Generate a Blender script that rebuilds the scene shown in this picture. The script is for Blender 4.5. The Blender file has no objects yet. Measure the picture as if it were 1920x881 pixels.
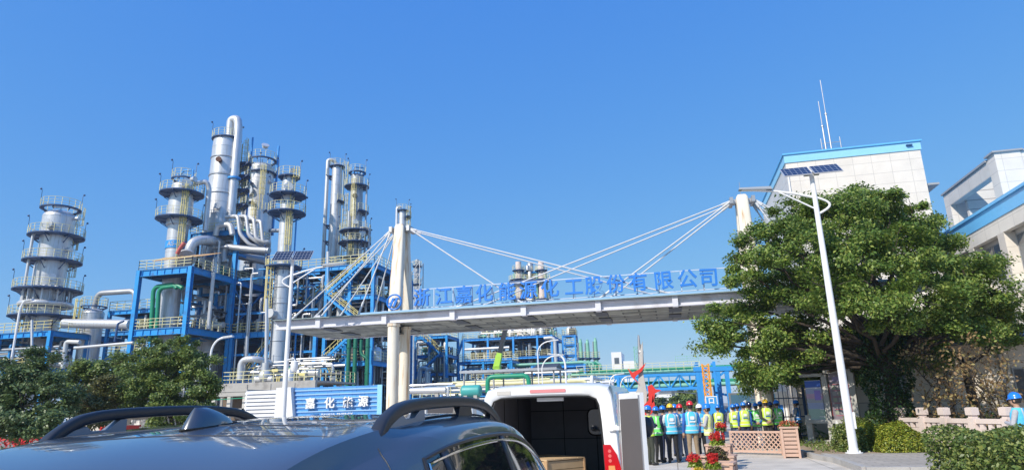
import bpy, bmesh, math, random
import numpy as np
from mathutils import Vector, Matrix
R = math.radians
PI = math.pi
rng = random.Random(7)
nrng = np.random.default_rng(7)
scene = bpy.context.scene
COL = scene.collection

# ------------------------------------------------------------------ camera
# World axes follow the site: +X along the bridge, +Y into the plant, +Z up.
FOC, PITCH, ROLL, CAMZ, YAW = 1221.0, R(14.9), R(1.6), 1.78, R(13.0)
def _rz(v, a):
    return Vector((v[0]*math.cos(a)-v[1]*math.sin(a), v[0]*math.sin(a)+v[1]*math.cos(a), v[2]))
_F = Vector((0, math.cos(PITCH), math.sin(PITCH)))
_U = Vector((0, -math.sin(PITCH), math.cos(PITCH)))
_R = Vector((1, 0, 0))
CR = _rz(_R*math.cos(ROLL)-_U*math.sin(ROLL), YAW)
CU = _rz(_U*math.cos(ROLL)+_R*math.sin(ROLL), YAW)
CF = _rz(_F, YAW)
CH = _rz((0, 1, 0), YAW)
CC = Vector((0, 0, CAMZ))
camd = bpy.data.cameras.new('camera')
cam = bpy.data.objects.new('camera', camd)
COL.objects.link(cam)
cam.matrix_world = Matrix(((CR.x, CU.x, -CF.x, CC.x), (CR.y, CU.y, -CF.y, CC.y), (CR.z, CU.z, -CF.z, CC.z), (0, 0, 0, 1)))
camd.sensor_fit = 'HORIZONTAL'
camd.sensor_width = 36.0
camd.lens = 36.0*FOC/1920.0
camd.clip_start = 0.05
camd.clip_end = 6000
scene.camera = cam
# reading sizes off the photograph: a pixel becomes a direction, a chosen plane makes it a place
def ray(x, y):
    return CF*FOC + CR*(x-960) + CU*(440.5-y)
def atv(x, y, v):
    d = ray(x, y); return CC + d*(v/d.y)
def atx(x, y, X):
    d = ray(x, y); return CC + d*(X/d.x)
def atd(x, y, D):
    d = ray(x, y); return CC + d*(D/d.dot(CH))
def gr(x, y, z=0.0):
    d = ray(x, y); return CC + d*((z-CC.z)/d.z)
def mpp(p):   # metres per photo pixel at a place
    return (Vector(p)-CC).dot(CF)/FOC

# ------------------------------------------------------------------ sky, sun, exposure
SUN_TO = Vector((-0.42, -0.71, 0.65)).normalized()
sun_el = math.asin(SUN_TO.z)
sun_az = math.atan2(SUN_TO.x, SUN_TO.y)
world = bpy.data.worlds.new('World'); scene.world = world
world.use_nodes = True
wn = world.node_tree.nodes; wl = world.node_tree.links
wn.clear()
wo = wn.new('ShaderNodeOutputWorld'); wb = wn.new('ShaderNodeBackground'); sk = wn.new('ShaderNodeTexSky')
sk.sky_type = 'NISHITA'; sk.sun_disc = False
sk.sun_elevation = sun_el; sk.sun_rotation = sun_az
sk.altitude = 0; sk.air_density = 1.0; sk.dust_density = 0.35; sk.ozone_density = 3.0
wb.inputs['Strength'].default_value = 0.13
# the phone's rendering of the clear sky: deeper blue overhead, less glare at the horizon
sp_ = wn.new('ShaderNodeSeparateColor'); cb_ = wn.new('ShaderNodeCombineColor')
wl.new(sk.outputs[0], sp_.inputs[0])
for ch, g, a in (('Red', 0.92, 0.67), ('Green', 0.55, 1.71), ('Blue', 0.107, 5.43)):
    pw_ = wn.new('ShaderNodeMath'); pw_.operation = 'POWER'; pw_.inputs[1].default_value = g
    mu_ = wn.new('ShaderNodeMath'); mu_.operation = 'MULTIPLY'; mu_.inputs[1].default_value = a
    wl.new(sp_.outputs[ch], pw_.inputs[0]); wl.new(pw_.outputs[0], mu_.inputs[0]); wl.new(mu_.outputs[0], cb_.inputs[ch])
wl.new(cb_.outputs[0], wb.inputs[0]); wl.new(wb.outputs[0], wo.inputs[0])
sl = bpy.data.lights.new('sun', 'SUN'); sl.energy = 5.0; sl.angle = R(0.53); sl.color = (1.0, 0.93, 0.82)
so = bpy.data.objects.new('sun', sl); COL.objects.link(so)
so.rotation_euler = SUN_TO.to_track_quat('Z', 'Y').to_euler()
so.location = (-30, -40, 60)
vs = scene.view_settings
scene.display_settings.display_device = 'sRGB'
vs.view_transform = 'Standard'; vs.look = 'None'; vs.exposure = 0.0; vs.gamma = 1.0
vs.use_curve_mapping = False
scene.render.engine = 'CYCLES'
cy = scene.cycles
cy.max_bounces = 6; cy.diffuse_bounces = 3; cy.glossy_bounces = 3; cy.transmission_bounces = 4; cy.transparent_max_bounces = 6
cy.caustics_reflective = False; cy.caustics_refractive = False
cy.use_denoising = True
try: cy.denoiser = 'OPENIMAGEDENOISE'
except Exception: pass

# ------------------------------------------------------------------ materials
MATS = {}
def mat(name, col, rough=0.6, metal=0.0, var=0.12, scale=3.0, bump=0.0, bscale=40.0, coat=0.0, spec=None, island=0.0, streak=None, dirt=None, trans=0.0):
    """procedural paint/metal/stone: colour mottled by noise, optional streaks and bump"""
    if name in MATS: return MATS[name]
    m = bpy.data.materials.new(name); MATS[name] = m
    m.use_nodes = True
    nt = m.node_tree; N = nt.nodes; L = nt.links
    b = N['Principled BSDF']
    b.inputs['Roughness'].default_value = rough
    b.inputs['Metallic'].default_value = metal
    if spec is not None: b.inputs['Specular IOR Level'].default_value = spec
    if coat: b.inputs['Coat Weight'].default_value = coat; b.inputs['Coat Roughness'].default_value = 0.04
    tc = N.new('ShaderNodeTexCoord')
    no = N.new('ShaderNodeTexNoise'); no.inputs['Scale'].default_value = scale; no.inputs['Detail'].default_value = 5
    L.new(tc.outputs['Object'], no.inputs['Vector'])
    mx = N.new('ShaderNodeMix'); mx.data_type = 'RGBA'
    c = Vector(col)
    mx.inputs['A'].default_value = (*[max(0, x*(1-var)) for x in c], 1)
    mx.inputs['B'].default_value = (*[min(1, x*(1+var)) for x in c], 1)
    L.new(no.outputs['Fac'], mx.inputs['Factor'])
    out = mx.outputs['Result']
    if island:
        ge = N.new('ShaderNodeNewGeometry')
        hs = N.new('ShaderNodeHueSaturation')
        mr = N.new('ShaderNodeMapRange'); mr.inputs['To Min'].default_value = 1-island; mr.inputs['To Max'].default_value = 1+island
        L.new(ge.outputs['Random Per Island'], mr.inputs['Value'])
        L.new(mr.outputs[0], hs.inputs['Value']); L.new(out, hs.inputs['Color'])
        out = hs.outputs['Color']
    if streak or dirt:
        mp = N.new('ShaderNodeMapping'); mp.inputs['Scale'].default_value = (6, 6, 0.5) if streak else (1.2, 1.2, 1.2)
        n2 = N.new('ShaderNodeTexNoise'); n2.inputs['Scale'].default_value = 1.0; n2.inputs['Detail'].default_value = 6
        L.new(tc.outputs['Object'], mp.inputs['Vector']); L.new(mp.outputs[0], n2.inputs['Vector'])
        cr = N.new('ShaderNodeValToRGB'); cr.color_ramp.elements[0].position = 0.53; cr.color_ramp.elements[1].position = 0.72
        L.new(n2.outputs['Fac'], cr.inputs[0])
        m2 = N.new('ShaderNodeMix'); m2.data_type = 'RGBA'
        L.new(cr.outputs[0], m2.inputs['Factor']); L.new(out, m2.inputs['A'])
        m2.inputs['B'].default_value = (*(streak or dirt), 1)
        out = m2.outputs['Result']
    L.new(out, b.inputs['Base Color'])
    if bump:
        n3 = N.new('ShaderNodeTexNoise'); n3.inputs['Scale'].default_value = bscale; n3.inputs['Detail'].default_value = 4
        L.new(tc.outputs['Object'], n3.inputs['Vector'])
        bp = N.new('ShaderNodeBump'); bp.inputs['Strength'].default_value = bump; bp.inputs['Distance'].default_value = 0.05
        L.new(n3.outputs['Fac'], bp.inputs['Height']); L.new(bp.outputs[0], b.inputs['Normal'])
    if trans:
        tr = N.new('ShaderNodeBsdfTranslucent'); L.new(out, tr.inputs['Color'])
        ms = N.new('ShaderNodeMixShader'); ms.inputs[0].default_value = trans
        o = N['Material Output']
        L.new(b.outputs[0], ms.inputs[1]); L.new(tr.outputs[0], ms.inputs[2]); L.new(ms.outputs[0], o.inputs[0])
    return m

def brickmat(name, col, mortar, bw, bh, ms=0.01, rough=0.5, plane='XZ', off=0.5, var=0.06, bump=0.3, metal=0.0, stain=0.06):
    """panels, boards or tiles laid on a vertical (XZ / YZ) or level (XY) face"""
    if name in MATS: return MATS[name]
    m = bpy.data.materials.new(name); MATS[name] = m; m.use_nodes = True
    N = m.node_tree.nodes; L = m.node_tree.links; b = N['Principled BSDF']
    b.inputs['Roughness'].default_value = rough; b.inputs['Metallic'].default_value = metal
    tc = N.new('ShaderNodeTexCoord'); sp = N.new('ShaderNodeSeparateXYZ'); cb = N.new('ShaderNodeCombineXYZ')
    L.new(tc.outputs['Object'], sp.inputs[0])
    a, c = {'XZ': ('X', 'Z'), 'YZ': ('Y', 'Z'), 'XY': ('X', 'Y')}[plane]
    L.new(sp.outputs[a], cb.inputs['X']); L.new(sp.outputs[c], cb.inputs['Y'])
    br = N.new('ShaderNodeTexBrick')
    br.offset = off; br.inputs['Scale'].default_value = 1.0
    br.inputs['Brick Width'].default_value = bw; br.inputs['Row Height'].default_value = bh
    br.inputs['Mortar Size'].default_value = ms; br.inputs['Mortar Smooth'].default_value = 0.1
    cl = Vector(col)
    br.inputs['Color1'].default_value = (*(cl*(1-var)), 1); br.inputs['Color2'].default_value = (*[min(1, x*(1+var)) for x in cl], 1)
    br.inputs['Mortar'].default_value = (*mortar, 1)
    L.new(cb.outputs[0], br.inputs['Vector'])
    no = N.new('ShaderNodeTexNoise'); no.inputs['Scale'].default_value = 1.3; no.inputs['Detail'].default_value = 6
    L.new(tc.outputs['Object'], no.inputs['Vector'])
    mr = N.new('ShaderNodeMapRange'); mr.inputs['From Min'].default_value = 0.3; mr.inputs['From Max'].default_value = 0.7; mr.inputs['To Min'].default_value = 1-stain*1.3; mr.inputs['To Max'].default_value = 1+stain*0.5
    L.new(no.outputs['Fac'], mr.inputs['Value'])
    mx = N.new('ShaderNodeMix'); mx.data_type = 'RGBA'; mx.blend_type = 'MULTIPLY'; mx.inputs['Factor'].default_value = 1
    L.new(br.outputs['Color'], mx.inputs['A']); L.new(mr.outputs[0], mx.inputs['B'])
    L.new(mx.outputs['Result'], b.inputs['Base Color'])
    bp = N.new('ShaderNodeBump'); bp.inputs['Strength'].default_value = bump; bp.inputs['Distance'].default_value = 0.02; bp.invert = True
    L.new(br.outputs['Fac'], bp.inputs['Height']); L.new(bp.outputs[0], b.inputs['Normal'])
    return m

M_blue = mat('blue_steel_paint', (0.016, 0.29, 0.68), 0.45, var=0.2, scale=0.8, dirt=(0.04, 0.17, 0.42))
M_blue2 = mat('bright_and_hazed_blue_paint', (0.035, 0.30, 0.74), 0.45, var=0.12, scale=1.5)  # bright blue paint; on the distant frames its lighter tone imitates haze
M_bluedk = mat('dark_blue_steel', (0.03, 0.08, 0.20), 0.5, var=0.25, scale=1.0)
M_yel = mat('yellow_rail_paint', (0.74, 0.64, 0.26), 0.5, var=0.12)
M_yel2 = mat('pale_yellow_rail_paint', (0.76, 0.71, 0.40), 0.5, var=0.12)
M_grate = mat('grating_steel', (0.10, 0.13, 0.18), 0.6, var=0.25)
M_alu = mat('aluminium_cladding', (0.66, 0.67, 0.69), 0.36, 0.45, var=0.16, scale=0.7, bump=0.1, bscale=5, streak=(0.50, 0.47, 0.44))
M_alud = mat('dull_aluminium', (0.40, 0.42, 0.45), 0.45, 0.5, var=0.2, scale=1.2)
M_white = mat('white_paint', (0.80, 0.80, 0.80), 0.45, var=0.05)
M_pipe = mat('pale_pipe_cladding', (0.62, 0.62, 0.62), 0.4, 0.35, var=0.15, scale=1.5)
M_dkgreen = mat('dark_green_pipe_paint', (0.01, 0.15, 0.09), 0.45, var=0.2)
M_green = mat('green_pipe_paint', (0.015, 0.27, 0.15), 0.4, var=0.15)
M_teal = mat('teal_equipment_paint', (0.06, 0.36, 0.34), 0.45, var=0.15)
M_palegreen = mat('pale_green_paint', (0.22, 0.50, 0.38), 0.5, var=0.2)
M_dark = mat('dark_equipment', (0.06, 0.065, 0.075), 0.55, var=0.4, scale=1.0)
M_conc = mat('concrete', (0.42, 0.40, 0.37), 0.85, var=0.18, scale=1.5, bump=0.2, bscale=30, dirt=(0.28, 0.26, 0.24))
M_concl = mat('pale_concrete', (0.55, 0.52, 0.47), 0.8, var=0.14, scale=1.0, bump=0.1)
M_black = mat('black_plastic', (0.026, 0.029, 0.038), 0.36, var=0.1, bump=0.05, bscale=300)
M_rubber = mat('black_rubber', (0.015, 0.015, 0.015), 0.8)
M_red = mat('red_paint', (0.62, 0.03, 0.02), 0.4, var=0.1)
M_chrome = mat('bright_trim', (0.8, 0.8, 0.82), 0.12, 1.0, var=0.02)
M_steel = mat('bare_steel', (0.45, 0.45, 0.46), 0.4, 0.7, var=0.15)
M_bark = mat('bark', (0.055, 0.042, 0.03), 0.9, var=0.4, scale=6, bump=0.6, bscale=18)
M_letter = mat('blue_letter_enamel', (0.025, 0.20, 0.66), 0.4, var=0.08)
M_glasswin = mat('window_glass', (0.10, 0.12, 0.14), 0.06, var=0.3, scale=0.6, spec=0.8, coat=0.4)
M_glassdk = mat('dark_glass', (0.012, 0.015, 0.018), 0.03, var=0.1, spec=0.9, coat=0.5)
M_wood = mat('wood', (0.52, 0.33, 0.18), 0.7, var=0.25, scale=5, bump=0.1)
M_pinkwood = mat('pinkish_wood_paint', (0.56, 0.37, 0.28), 0.65, var=0.15, scale=5)

# ------------------------------------------------------------------ mesh building
class MB:
    def __init__(s): s.v = []; s.f = []; s.mi = []; s.sm = []; s.cur = 0
    def add(s, vs, fs, smooth=False, m=None):
        o = len(s.v); s.v.extend([tuple(p) for p in vs])
        for f in fs:
            s.f.append(tuple(i+o for i in f)); s.mi.append(s.cur if m is None else m); s.sm.append(smooth)
        return s
    def box(s, x0, x1, y0, y1, z0, z1, m=None):
        if x1 < x0: x0, x1 = x1, x0
        if y1 < y0: y0, y1 = y1, y0
        if z1 < z0: z0, z1 = z1, z0
        v = [(x0,y0,z0),(x1,y0,z0),(x1,y1,z0),(x0,y1,z0),(x0,y0,z1),(x1,y0,z1),(x1,y1,z1),(x0,y1,z1)]
        return s.add(v, [(3,2,1,0),(4,5,6,7),(0,1,5,4),(1,2,6,5),(2,3,7,6),(3,0,4,7)], m=m)
    def bx(s, c, d, rz=0.0, m=None):
        h = [x/2 for x in d]; ca, sa = math.cos(rz), math.sin(rz); v = []
        for z in (-h[2], h[2]):
            for x, y in ((-h[0],-h[1]),(h[0],-h[1]),(h[0],h[1]),(-h[0],h[1])):
                v.append((c[0]+x*ca-y*sa, c[1]+x*sa+y*ca, c[2]+z))
        return s.add(v, [(3,2,1,0),(4,5,6,7),(0,1,5,4),(1,2,6,5),(2,3,7,6),(3,0,4,7)], m=m)
    def bar(s, p, q, w=0.05, h=None, m=None, up=(0,0,1)):
        p = Vector(p); q = Vector(q); h = h or w
        d = (q-p)
        if d.length < 1e-6: return s
        d.normalize(); u = Vector(up)
        if abs(d.dot(u)) > 0.98: u = Vector((0, 1, 0))
        a = d.cross(u).normalized(); b = a.cross(d).normalized()
        v = []
        for c in (p, q):
            for i, j in ((-1,-1),(1,-1),(1,1),(-1,1)): v.append(c + a*(i*w/2) + b*(j*h/2))
        return s.add(v, [(3,2,1,0),(4,5,6,7),(0,1,5,4),(1,2,6,5),(2,3,7,6),(3,0,4,7)], m=m)
    def ibeam(s, p, q, w, h, t=0.03, m=None):
        """an I section: two flanges and a web between two points"""
        p = Vector(p); q = Vector(q); d = (q-p).normalized()
        u = Vector((0, 0, 1))
        if abs(d.dot(u)) > 0.98: u = Vector((0, 1, 0))
        a = d.cross(u).normalized(); b = a.cross(d).normalized()
        s.bar(p+b*(h/2-t/2), q+b*(h/2-t/2), w, t, m, up=b); s.bar(p-b*(h/2-t/2), q-b*(h/2-t/2), w, t, m, up=b)
        s.bar(p, q, t, h-2*t, m, up=b)
        return s
    def tube(s, pts, r, n=8, m=None, closed=False, cap=True):
        pts = [Vector(p) for p in pts]; k = len(pts)
        rr = r if isinstance(r, (list, tuple)) else [r]*k
        v = []; prev = None
        for i, p in enumerate(pts):
            if closed: d = pts[(i+1) % k]-pts[i-1]
            else: d = pts[min(i+1, k-1)]-pts[max(i-1, 0)]
            if d.length < 1e-9: d = Vector((0, 0, 1))
            d.normalize()
            if prev is None:
                u = Vector((0, 0, 1)) if abs(d.z) < 0.95 else Vector((1, 0, 0))
                a = d.cross(u).normalized()
            else:
                a = (prev - d*prev.dot(d))
                a = a.normalized() if a.length > 1e-6 else d.orthogonal().normalized()
            prev = a; b = d.cross(a)
            for j in range(n):
                t = 2*PI*j/n
                v.append(p + (a*math.cos(t)+b*math.sin(t))*rr[i])
        f = []
        for i in range(k if closed else k-1):
            for j in range(n):
                i2 = (i+1) % k
                f.append((i*n+j, i2*n+j, i2*n+(j+1) % n, i*n+(j+1) % n)[::-1])
        if cap and not closed:
            f.append(tuple(range(n))); f.append(tuple((k-1)*n+j for j in range(n-1, -1, -1)))
        return s.add(v, f, smooth=n > 5, m=m)
    def pipe(s, pts, r, n=10, bend=None, m=None):
        """a pipe with rounded elbows"""
        pts = [Vector(p) for p in pts]; out = [pts[0]]; bend = bend or r*2.5
        for i in range(1, len(pts)-1):
            a, b, c = pts[i-1], pts[i], pts[i+1]
            u = (a-b); w = (c-b); k = min(bend, u.length*0.45, w.length*0.45)
            p0 = b+u.normalized()*k; p1 = b+w.normalized()*k
            for t in (0, 0.2, 0.4, 0.6, 0.8, 1):
                out.append(p0*(1-t)**2 + b*2*t*(1-t) + p1*t*t)
        out.append(pts[-1])
        return s.tube(out, r, n, m)
    def lathe(s, c, prof, n=28, m=None, a0=0.0, a1=2*PI):
        """prof: list of (r, z) from bottom to top"""
        full = abs(a1-a0-2*PI) < 1e-6; k = n if full else n+1
        v = []
        for r, z in prof:
            for j in range(k):
                t = a0+(a1-a0)*j/n
                v.append((c[0]+r*math.cos(t), c[1]+r*math.sin(t), c[2]+z))
        f = []
        for i in range(len(prof)-1):
            for j in range(n):
                j2 = (j+1) % k
                f.append((i*k+j, i*k+j2, (i+1)*k+j2, (i+1)*k+j))
        return s.add(v, f, smooth=True, m=m)
    def disc(s, c, r, n=24, nrm=(0,0,1), m=None, t=0.0):
        d = Vector(nrm).normalized(); a = d.orthogonal().normalized(); b = d.cross(a); c = Vector(c)
        if t: return s.tube([c-d*t/2, c+d*t/2], r, n, m)
        return s.add([c+(a*math.cos(2*PI*j/n)+b*math.sin(2*PI*j/n))*r for j in range(n)], [tuple(range(n))], m=m)
    def sphere(s, c, r, n=12, m=None, sc=(1,1,1)):
        k = max(4, n//2); v = []; 
        for i in range(k+1):
            t = PI*i/k
            for j in range(n):
                p = 2*PI*j/n
                v.append((c[0]+r*sc[0]*math.sin(t)*math.cos(p), c[1]+r*sc[1]*math.sin(t)*math.sin(p), c[2]-r*sc[2]*math.cos(t)))
        f = [(i*n+j, i*n+(j+1) % n, (i+1)*n+(j+1) % n, (i+1)*n+j) for i in range(k) for j in range(n)]
        return s.add(v, f, smooth=True, m=m)
    def prism(s, poly, ax, lo, hi, m=None):
        """extrude a 2-D outline along axis ax ('x','y','z')"""
        def P(u, w, t): return {'x': (t, u, w), 'y': (u, t, w), 'z': (u, w, t)}[ax]
        n = len(poly)
        v = [P(u, w, lo) for u, w in poly]+[P(u, w, hi) for u, w in poly]
        f = [(i, (i+1) % n, n+(i+1) % n, n+i) for i in range(n)] + [tuple(range(n-1, -1, -1)), tuple(range(n, 2*n))]
        return s.add(v, f, m=m)
    def xf(s, M):
        s.v = [tuple(M @ Vector(p)) for p in s.v]; return s
    def join(s, o, M=None):
        vs = o.v if M is None else [tuple(M @ Vector(p)) for p in o.v]
        b = len(s.v); s.v.extend(vs)
        s.f.extend(tuple(i+b for i in f) for f in o.f); s.mi.extend(o.mi); s.sm.extend(o.sm); return s
    def build(s, name, mats, parent=None, local=False, fixn=True):
        me = bpy.data.meshes.new(name)
        off = Vector((0, 0, 0))
        if parent is not None and not local: off = world_origin(parent)
        v = [(p[0]-off.x, p[1]-off.y, p[2]-off.z) for p in s.v]
        me.from_pydata(v, [], s.f)
        mats = mats if isinstance(mats, (list, tuple)) else [mats]
        for m in mats: me.materials.append(m)
        if len(mats) > 1: me.polygons.foreach_set('material_index', s.mi)
        me.polygons.foreach_set('use_smooth', s.sm)
        if fixn:
            bm = bmesh.new(); bm.from_mesh(me); bmesh.ops.recalc_face_normals(bm, faces=bm.faces); bm.to_mesh(me); bm.free()
        if any(s.sm): me.set_sharp_from_angle(angle=R(38))
        me.update()
        o = bpy.data.objects.new(name, me); COL.objects.link(o)
        if parent is not None: o.parent = parent
        return o
ORG = {}
def world_origin(o):
    while o is not None:
        if o.name in ORG: return ORG[o.name]
        o = o.parent
    return Vector((0, 0, 0))
def tag(o, label, cat, group=None):
    o['label'] = label; o['category'] = cat
    if group: o['group'] = group
    return o
def thing(name, label, cat, loc=(0,0,0), rz=0.0, group=None):
    o = bpy.data.objects.new(name, None); COL.objects.link(o)
    o.empty_display_size = 0.2
    o.location = loc; o.rotation_euler = (0, 0, rz)
    ORG[o.name] = Vector(loc)
    return tag(o, label, cat, group)
def struct(name, mb, m):
    o = mb.build(name, m); o['kind'] = 'structure'; return o
def copy_thing(o, loc, label, rz=None, group=None):
    c = o.copy(); COL.objects.link(c); c.location = loc; ORG[c.name] = Vector(loc)
    if rz is not None: c.rotation_euler = (0, 0, rz)
    c['label'] = label
    if group: c['group'] = group
    for ch in list(o.children):
        d = ch.copy(); COL.objects.link(d); d.parent = c
        for g in ch.children:
            e = g.copy(); COL.objects.link(e); e.parent = d
    return c
def text_mb(txt, size, depth=0.0, bold=0.0, align='CENTER', space=1.0):
    """lettering turned into mesh, lying in XZ facing -Y, centred"""
    cu = bpy.data.curves.new('lettering', 'FONT')
    cu.body = txt; cu.size = size; cu.extrude = depth/2; cu.offset = bold; cu.align_x = align; cu.align_y = 'CENTER'; cu.space_character = space
    cu.resolution_u = 3
    o = bpy.data.objects.new('lettering', cu); COL.objects.link(o)
    dg = bpy.context.evaluated_depsgraph_get()
    me = bpy.data.meshes.new_from_object(o.evaluated_get(dg))
    mb = MB()
    mb.add([(p.co.x, -p.co.z, p.co.y) for p in me.vertices], [tuple(p.vertices) for p in me.polygons])
    bpy.data.objects.remove(o); bpy.data.curves.remove(cu); bpy.data.meshes.remove(me)
    return mb
def arc(c, r, a0, a1, z, n=24):
    return [Vector((c[0]+r*math.cos(a0+(a1-a0)*i/n), c[1]+r*math.sin(a0+(a1-a0)*i/n), z)) for i in range(n+1)]
# ================================================================== SETTING: ground, plaza, planting bed
M_ground = mat('packed_ground', (0.30, 0.28, 0.25), 0.9, var=0.25, scale=0.2, bump=0.2, bscale=8)
struct('ground', MB().add([(-2500,-2500,0),(2500,-2500,0),(2500,3500,0),(-2500,3500,0)], [(0,1,2,3)]), M_ground)
M_plaza = brickmat('plaza_slabs', (0.60, 0.545, 0.47), (0.36, 0.32, 0.27), 4.0, 4.0, 0.02, 0.85, 'XY', 0.0, 0.06, 0.2, stain=0.16)
struct('plaza', MB().add([(-40,-14,.004),(24,-14,.004),(24,60,.004),(-40,60,.004)], [(0,1,2,3)]), M_plaza)
M_asph = mat('asphalt', (0.055, 0.055, 0.057), 0.85, var=0.25, scale=6, bump=0.3, bscale=120)
struct('avenue', MB().add([(3.0,69,.006),(13,69,.006),(30,420,.006),(20,420,.006)], [(0,1,2,3)]), M_asph)
# raised planting bed with a stone kerb; its corner is rounded towards the plaza
M_soil = mat('dry_soil', (0.36, 0.27, 0.19), 0.95, var=0.35, scale=4, bump=0.6, bscale=25)
bed = [(4.55,21.4),(4.2,23.2),(4.15,25.5),(4.35,29.5),(4.9,34.0),(18,34.0),(18,21.4)]
struct('planting_bed', MB().prism([(x+0.12, y) for x, y in bed], 'z', 0.0, 0.12), M_soil)
kb = MB()
for a, b in zip(bed[:4], bed[1:5]):
    a = Vector((*a, 0.075)); b = Vector((*b, 0.075)); n = max(1, int((b-a).length/0.9))
    for i in range(n):
        kb.bar(a+(b-a)*(i/n+0.004), a+(b-a)*((i+1)/n-0.004), 0.16, 0.15)
struct('kerb', kb, M_conc)
M_pave = brickmat('paving_blocks', (0.40, 0.36, 0.31), (0.2, 0.18, 0.16), 0.6, 0.3, 0.012, 0.85, 'XY', 0.5, 0.1, 0.3)
struct('pavement', MB().prism([(4.62,18.6),(18,18.6),(18,23.25),(4.45,23.25)], 'z', 0.0, 0.145), M_pave)
kb = MB()
for i in range(14): kb.box(4.5+i*0.96, 5.45+i*0.96, 18.42, 18.6, 0, 0.16)
for i in range(5): kb.box(4.42, 4.6, 18.6+i*0.93, 19.52+i*0.93, 0, 0.16)
struct('kerb', kb, M_conc)

# ================================================================== cable-stayed gate bridge
BV = 31.0; BW = 5.4
M_cream = mat('weathered_cream_paint', (0.80, 0.74, 0.62), 0.6, var=0.08, scale=0.6, streak=(0.55, 0.33, 0.16), bump=0.03)
M_lav = mat('pale_bridge_paint', (0.66, 0.66, 0.72), 0.45, var=0.06, dirt=(0.52, 0.50, 0.52))
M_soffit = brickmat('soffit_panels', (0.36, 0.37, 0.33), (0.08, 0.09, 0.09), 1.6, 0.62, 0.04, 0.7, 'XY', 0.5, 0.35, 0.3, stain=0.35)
br = thing('gate_bridge', 'white cable-stayed gate bridge spanning the plant entrance with blue lettering on top', 'bridge', (-6, BV+BW/2, 0))
BX0, BX1 = atv(518, 606, BV).x, 11.0
BZ = atv(850, 599, BV).z           # underside of the edge beams
BD = BZ+0.50        # deck level
def edge_beam(y, s):
    b = MB()
    b.ibeam((BX0, y, BZ+0.20), (BX1, y, BZ+0.20), 0.26, 0.40, 0.035)
    b.box(BX0, BX1, y-0.19, y+0.19, BZ+0.415, BZ+0.445)
    return b
for y, s in ((BV, 1), (BV+BW, -1)):
    edge_beam(y, s).build('edge_beam', M_lav, br)
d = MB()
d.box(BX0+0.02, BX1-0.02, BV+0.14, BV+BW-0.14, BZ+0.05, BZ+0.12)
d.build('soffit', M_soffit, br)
d = MB()
d.box(BX0, BX1, BV-0.35, BV+BW+0.35, BD-0.04, BD)
d.build('deck', mat('deck_sheet', (0.24, 0.30, 0.30), 0.6, var=0.2), br)
bxs = [atv(p, 590, BV).x for p in (600, 723, 850, 983, 1123, 1268)]
bxs += [bxs[-1]+3.6, bxs[-1]+7.2]
for x in bxs:
    for y in (BV, BV+BW):
        d = MB(); d.box(x-0.13, x+0.13, y-0.22, y+0.22, BZ-0.03, BD+0.12); d.build('bracket', M_lav, br)
for x in bxs:
    for ya, yb in ((0.5, 2.0), (2.9, 4.2)):
        d = MB(); d.box(x-0.3, x+0.3, BV+ya, BV+yb, BZ+0.0, BZ+0.045); d.build('cross_beam', M_dark, br)
PV = 1.75          # the pylon legs stand under the front half of the deck
def pylon(x, ztop):
    yc = BV+PV/2
    zb = BD
    for s, y0 in ((-1, BV+0.15), (1, BV+PV-0.15)):
        # tapering flat blade leaning in to the top
        b = MB(); sec = 9
        prof = [(zb, y0, 0.70, 0.42), (zb+1.6, y0+(yc+s*0.36-y0)*0.34, 0.66, 0.44), (ztop-1.0, y0+(yc+s*0.30-y0)*0.9, 0.58, 0.46), (ztop-0.12, yc+s*0.27, 0.55, 0.44), (ztop, yc+s*0.26, 0.40, 0.36)]
        rings = []
        for z, yy, w, dd in prof:
            ring = []
            for i in range(20):
                t = 2*PI*i/20; c, n = math.cos(t), math.sin(t)
                e = 0.45
                ring.append((x+math.copysign(abs(c)**e, c)*w/2, yy+math.copysign(abs(n)**e, n)*dd/2, z))
            rings.append(ring)
        v = [p for r in rings for p in r]
        f = [(i*20+j, i*20+(j+1) % 20, (i+1)*20+(j+1) % 20, (i+1)*20+j) for i in range(len(rings)-1) for j in range(20)]
        f.append(tuple(range((len(rings)-1)*20, len(rings)*20))); f.append(tuple(range(19, -1, -1)))
        b.add(v, f, True)
        o = b.build('pylon_blade', M_cream, br)
    for y in (BV+0.12, BV+PV-0.12):
        c = MB()
        c.lathe((x-0.06, y, 0), [(0.0,0.0),(0.42,0.0),(0.42,0.25),(0.29,0.26),(0.29,BZ-0.16),(0.34,BZ-0.15),(0.34,BZ-0.02)], 28)
        c.build('leg', M_cream, br)
    c = MB(); c.ibeam((x-0.15, BV+0.3, BZ-0.22), (x-0.15, BV+PV-0.3, BZ-0.22), 0.3, 0.4)
    c.build('cap_beam', M_dark, br)
    h = MB(); h.bx((x, yc, ztop-0.25), (1.0, 0.30, 0.22))
    for s in (-1, 1): h.bx((x+s*0.5, yc, ztop-0.25), (0.16, 0.9, 0.3))
    h.build('cable_head', M_steel, br)
    m = MB(); m.tube([(x, yc, ztop-0.05), (x, yc, ztop+0.75)], 0.012, 5)
    m.build('lightning_rod', M_steel, br)
xl = atv(741, 585, BV+.15).x; xr = atv(1393, 400, BV+PV/2).x
zl = atv(753, 424, BV+PV/2).z; zr_ = atv(1392, 369, BV+PV/2).z
pylon(xl, zl); pylon(xr, zr_)
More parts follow.
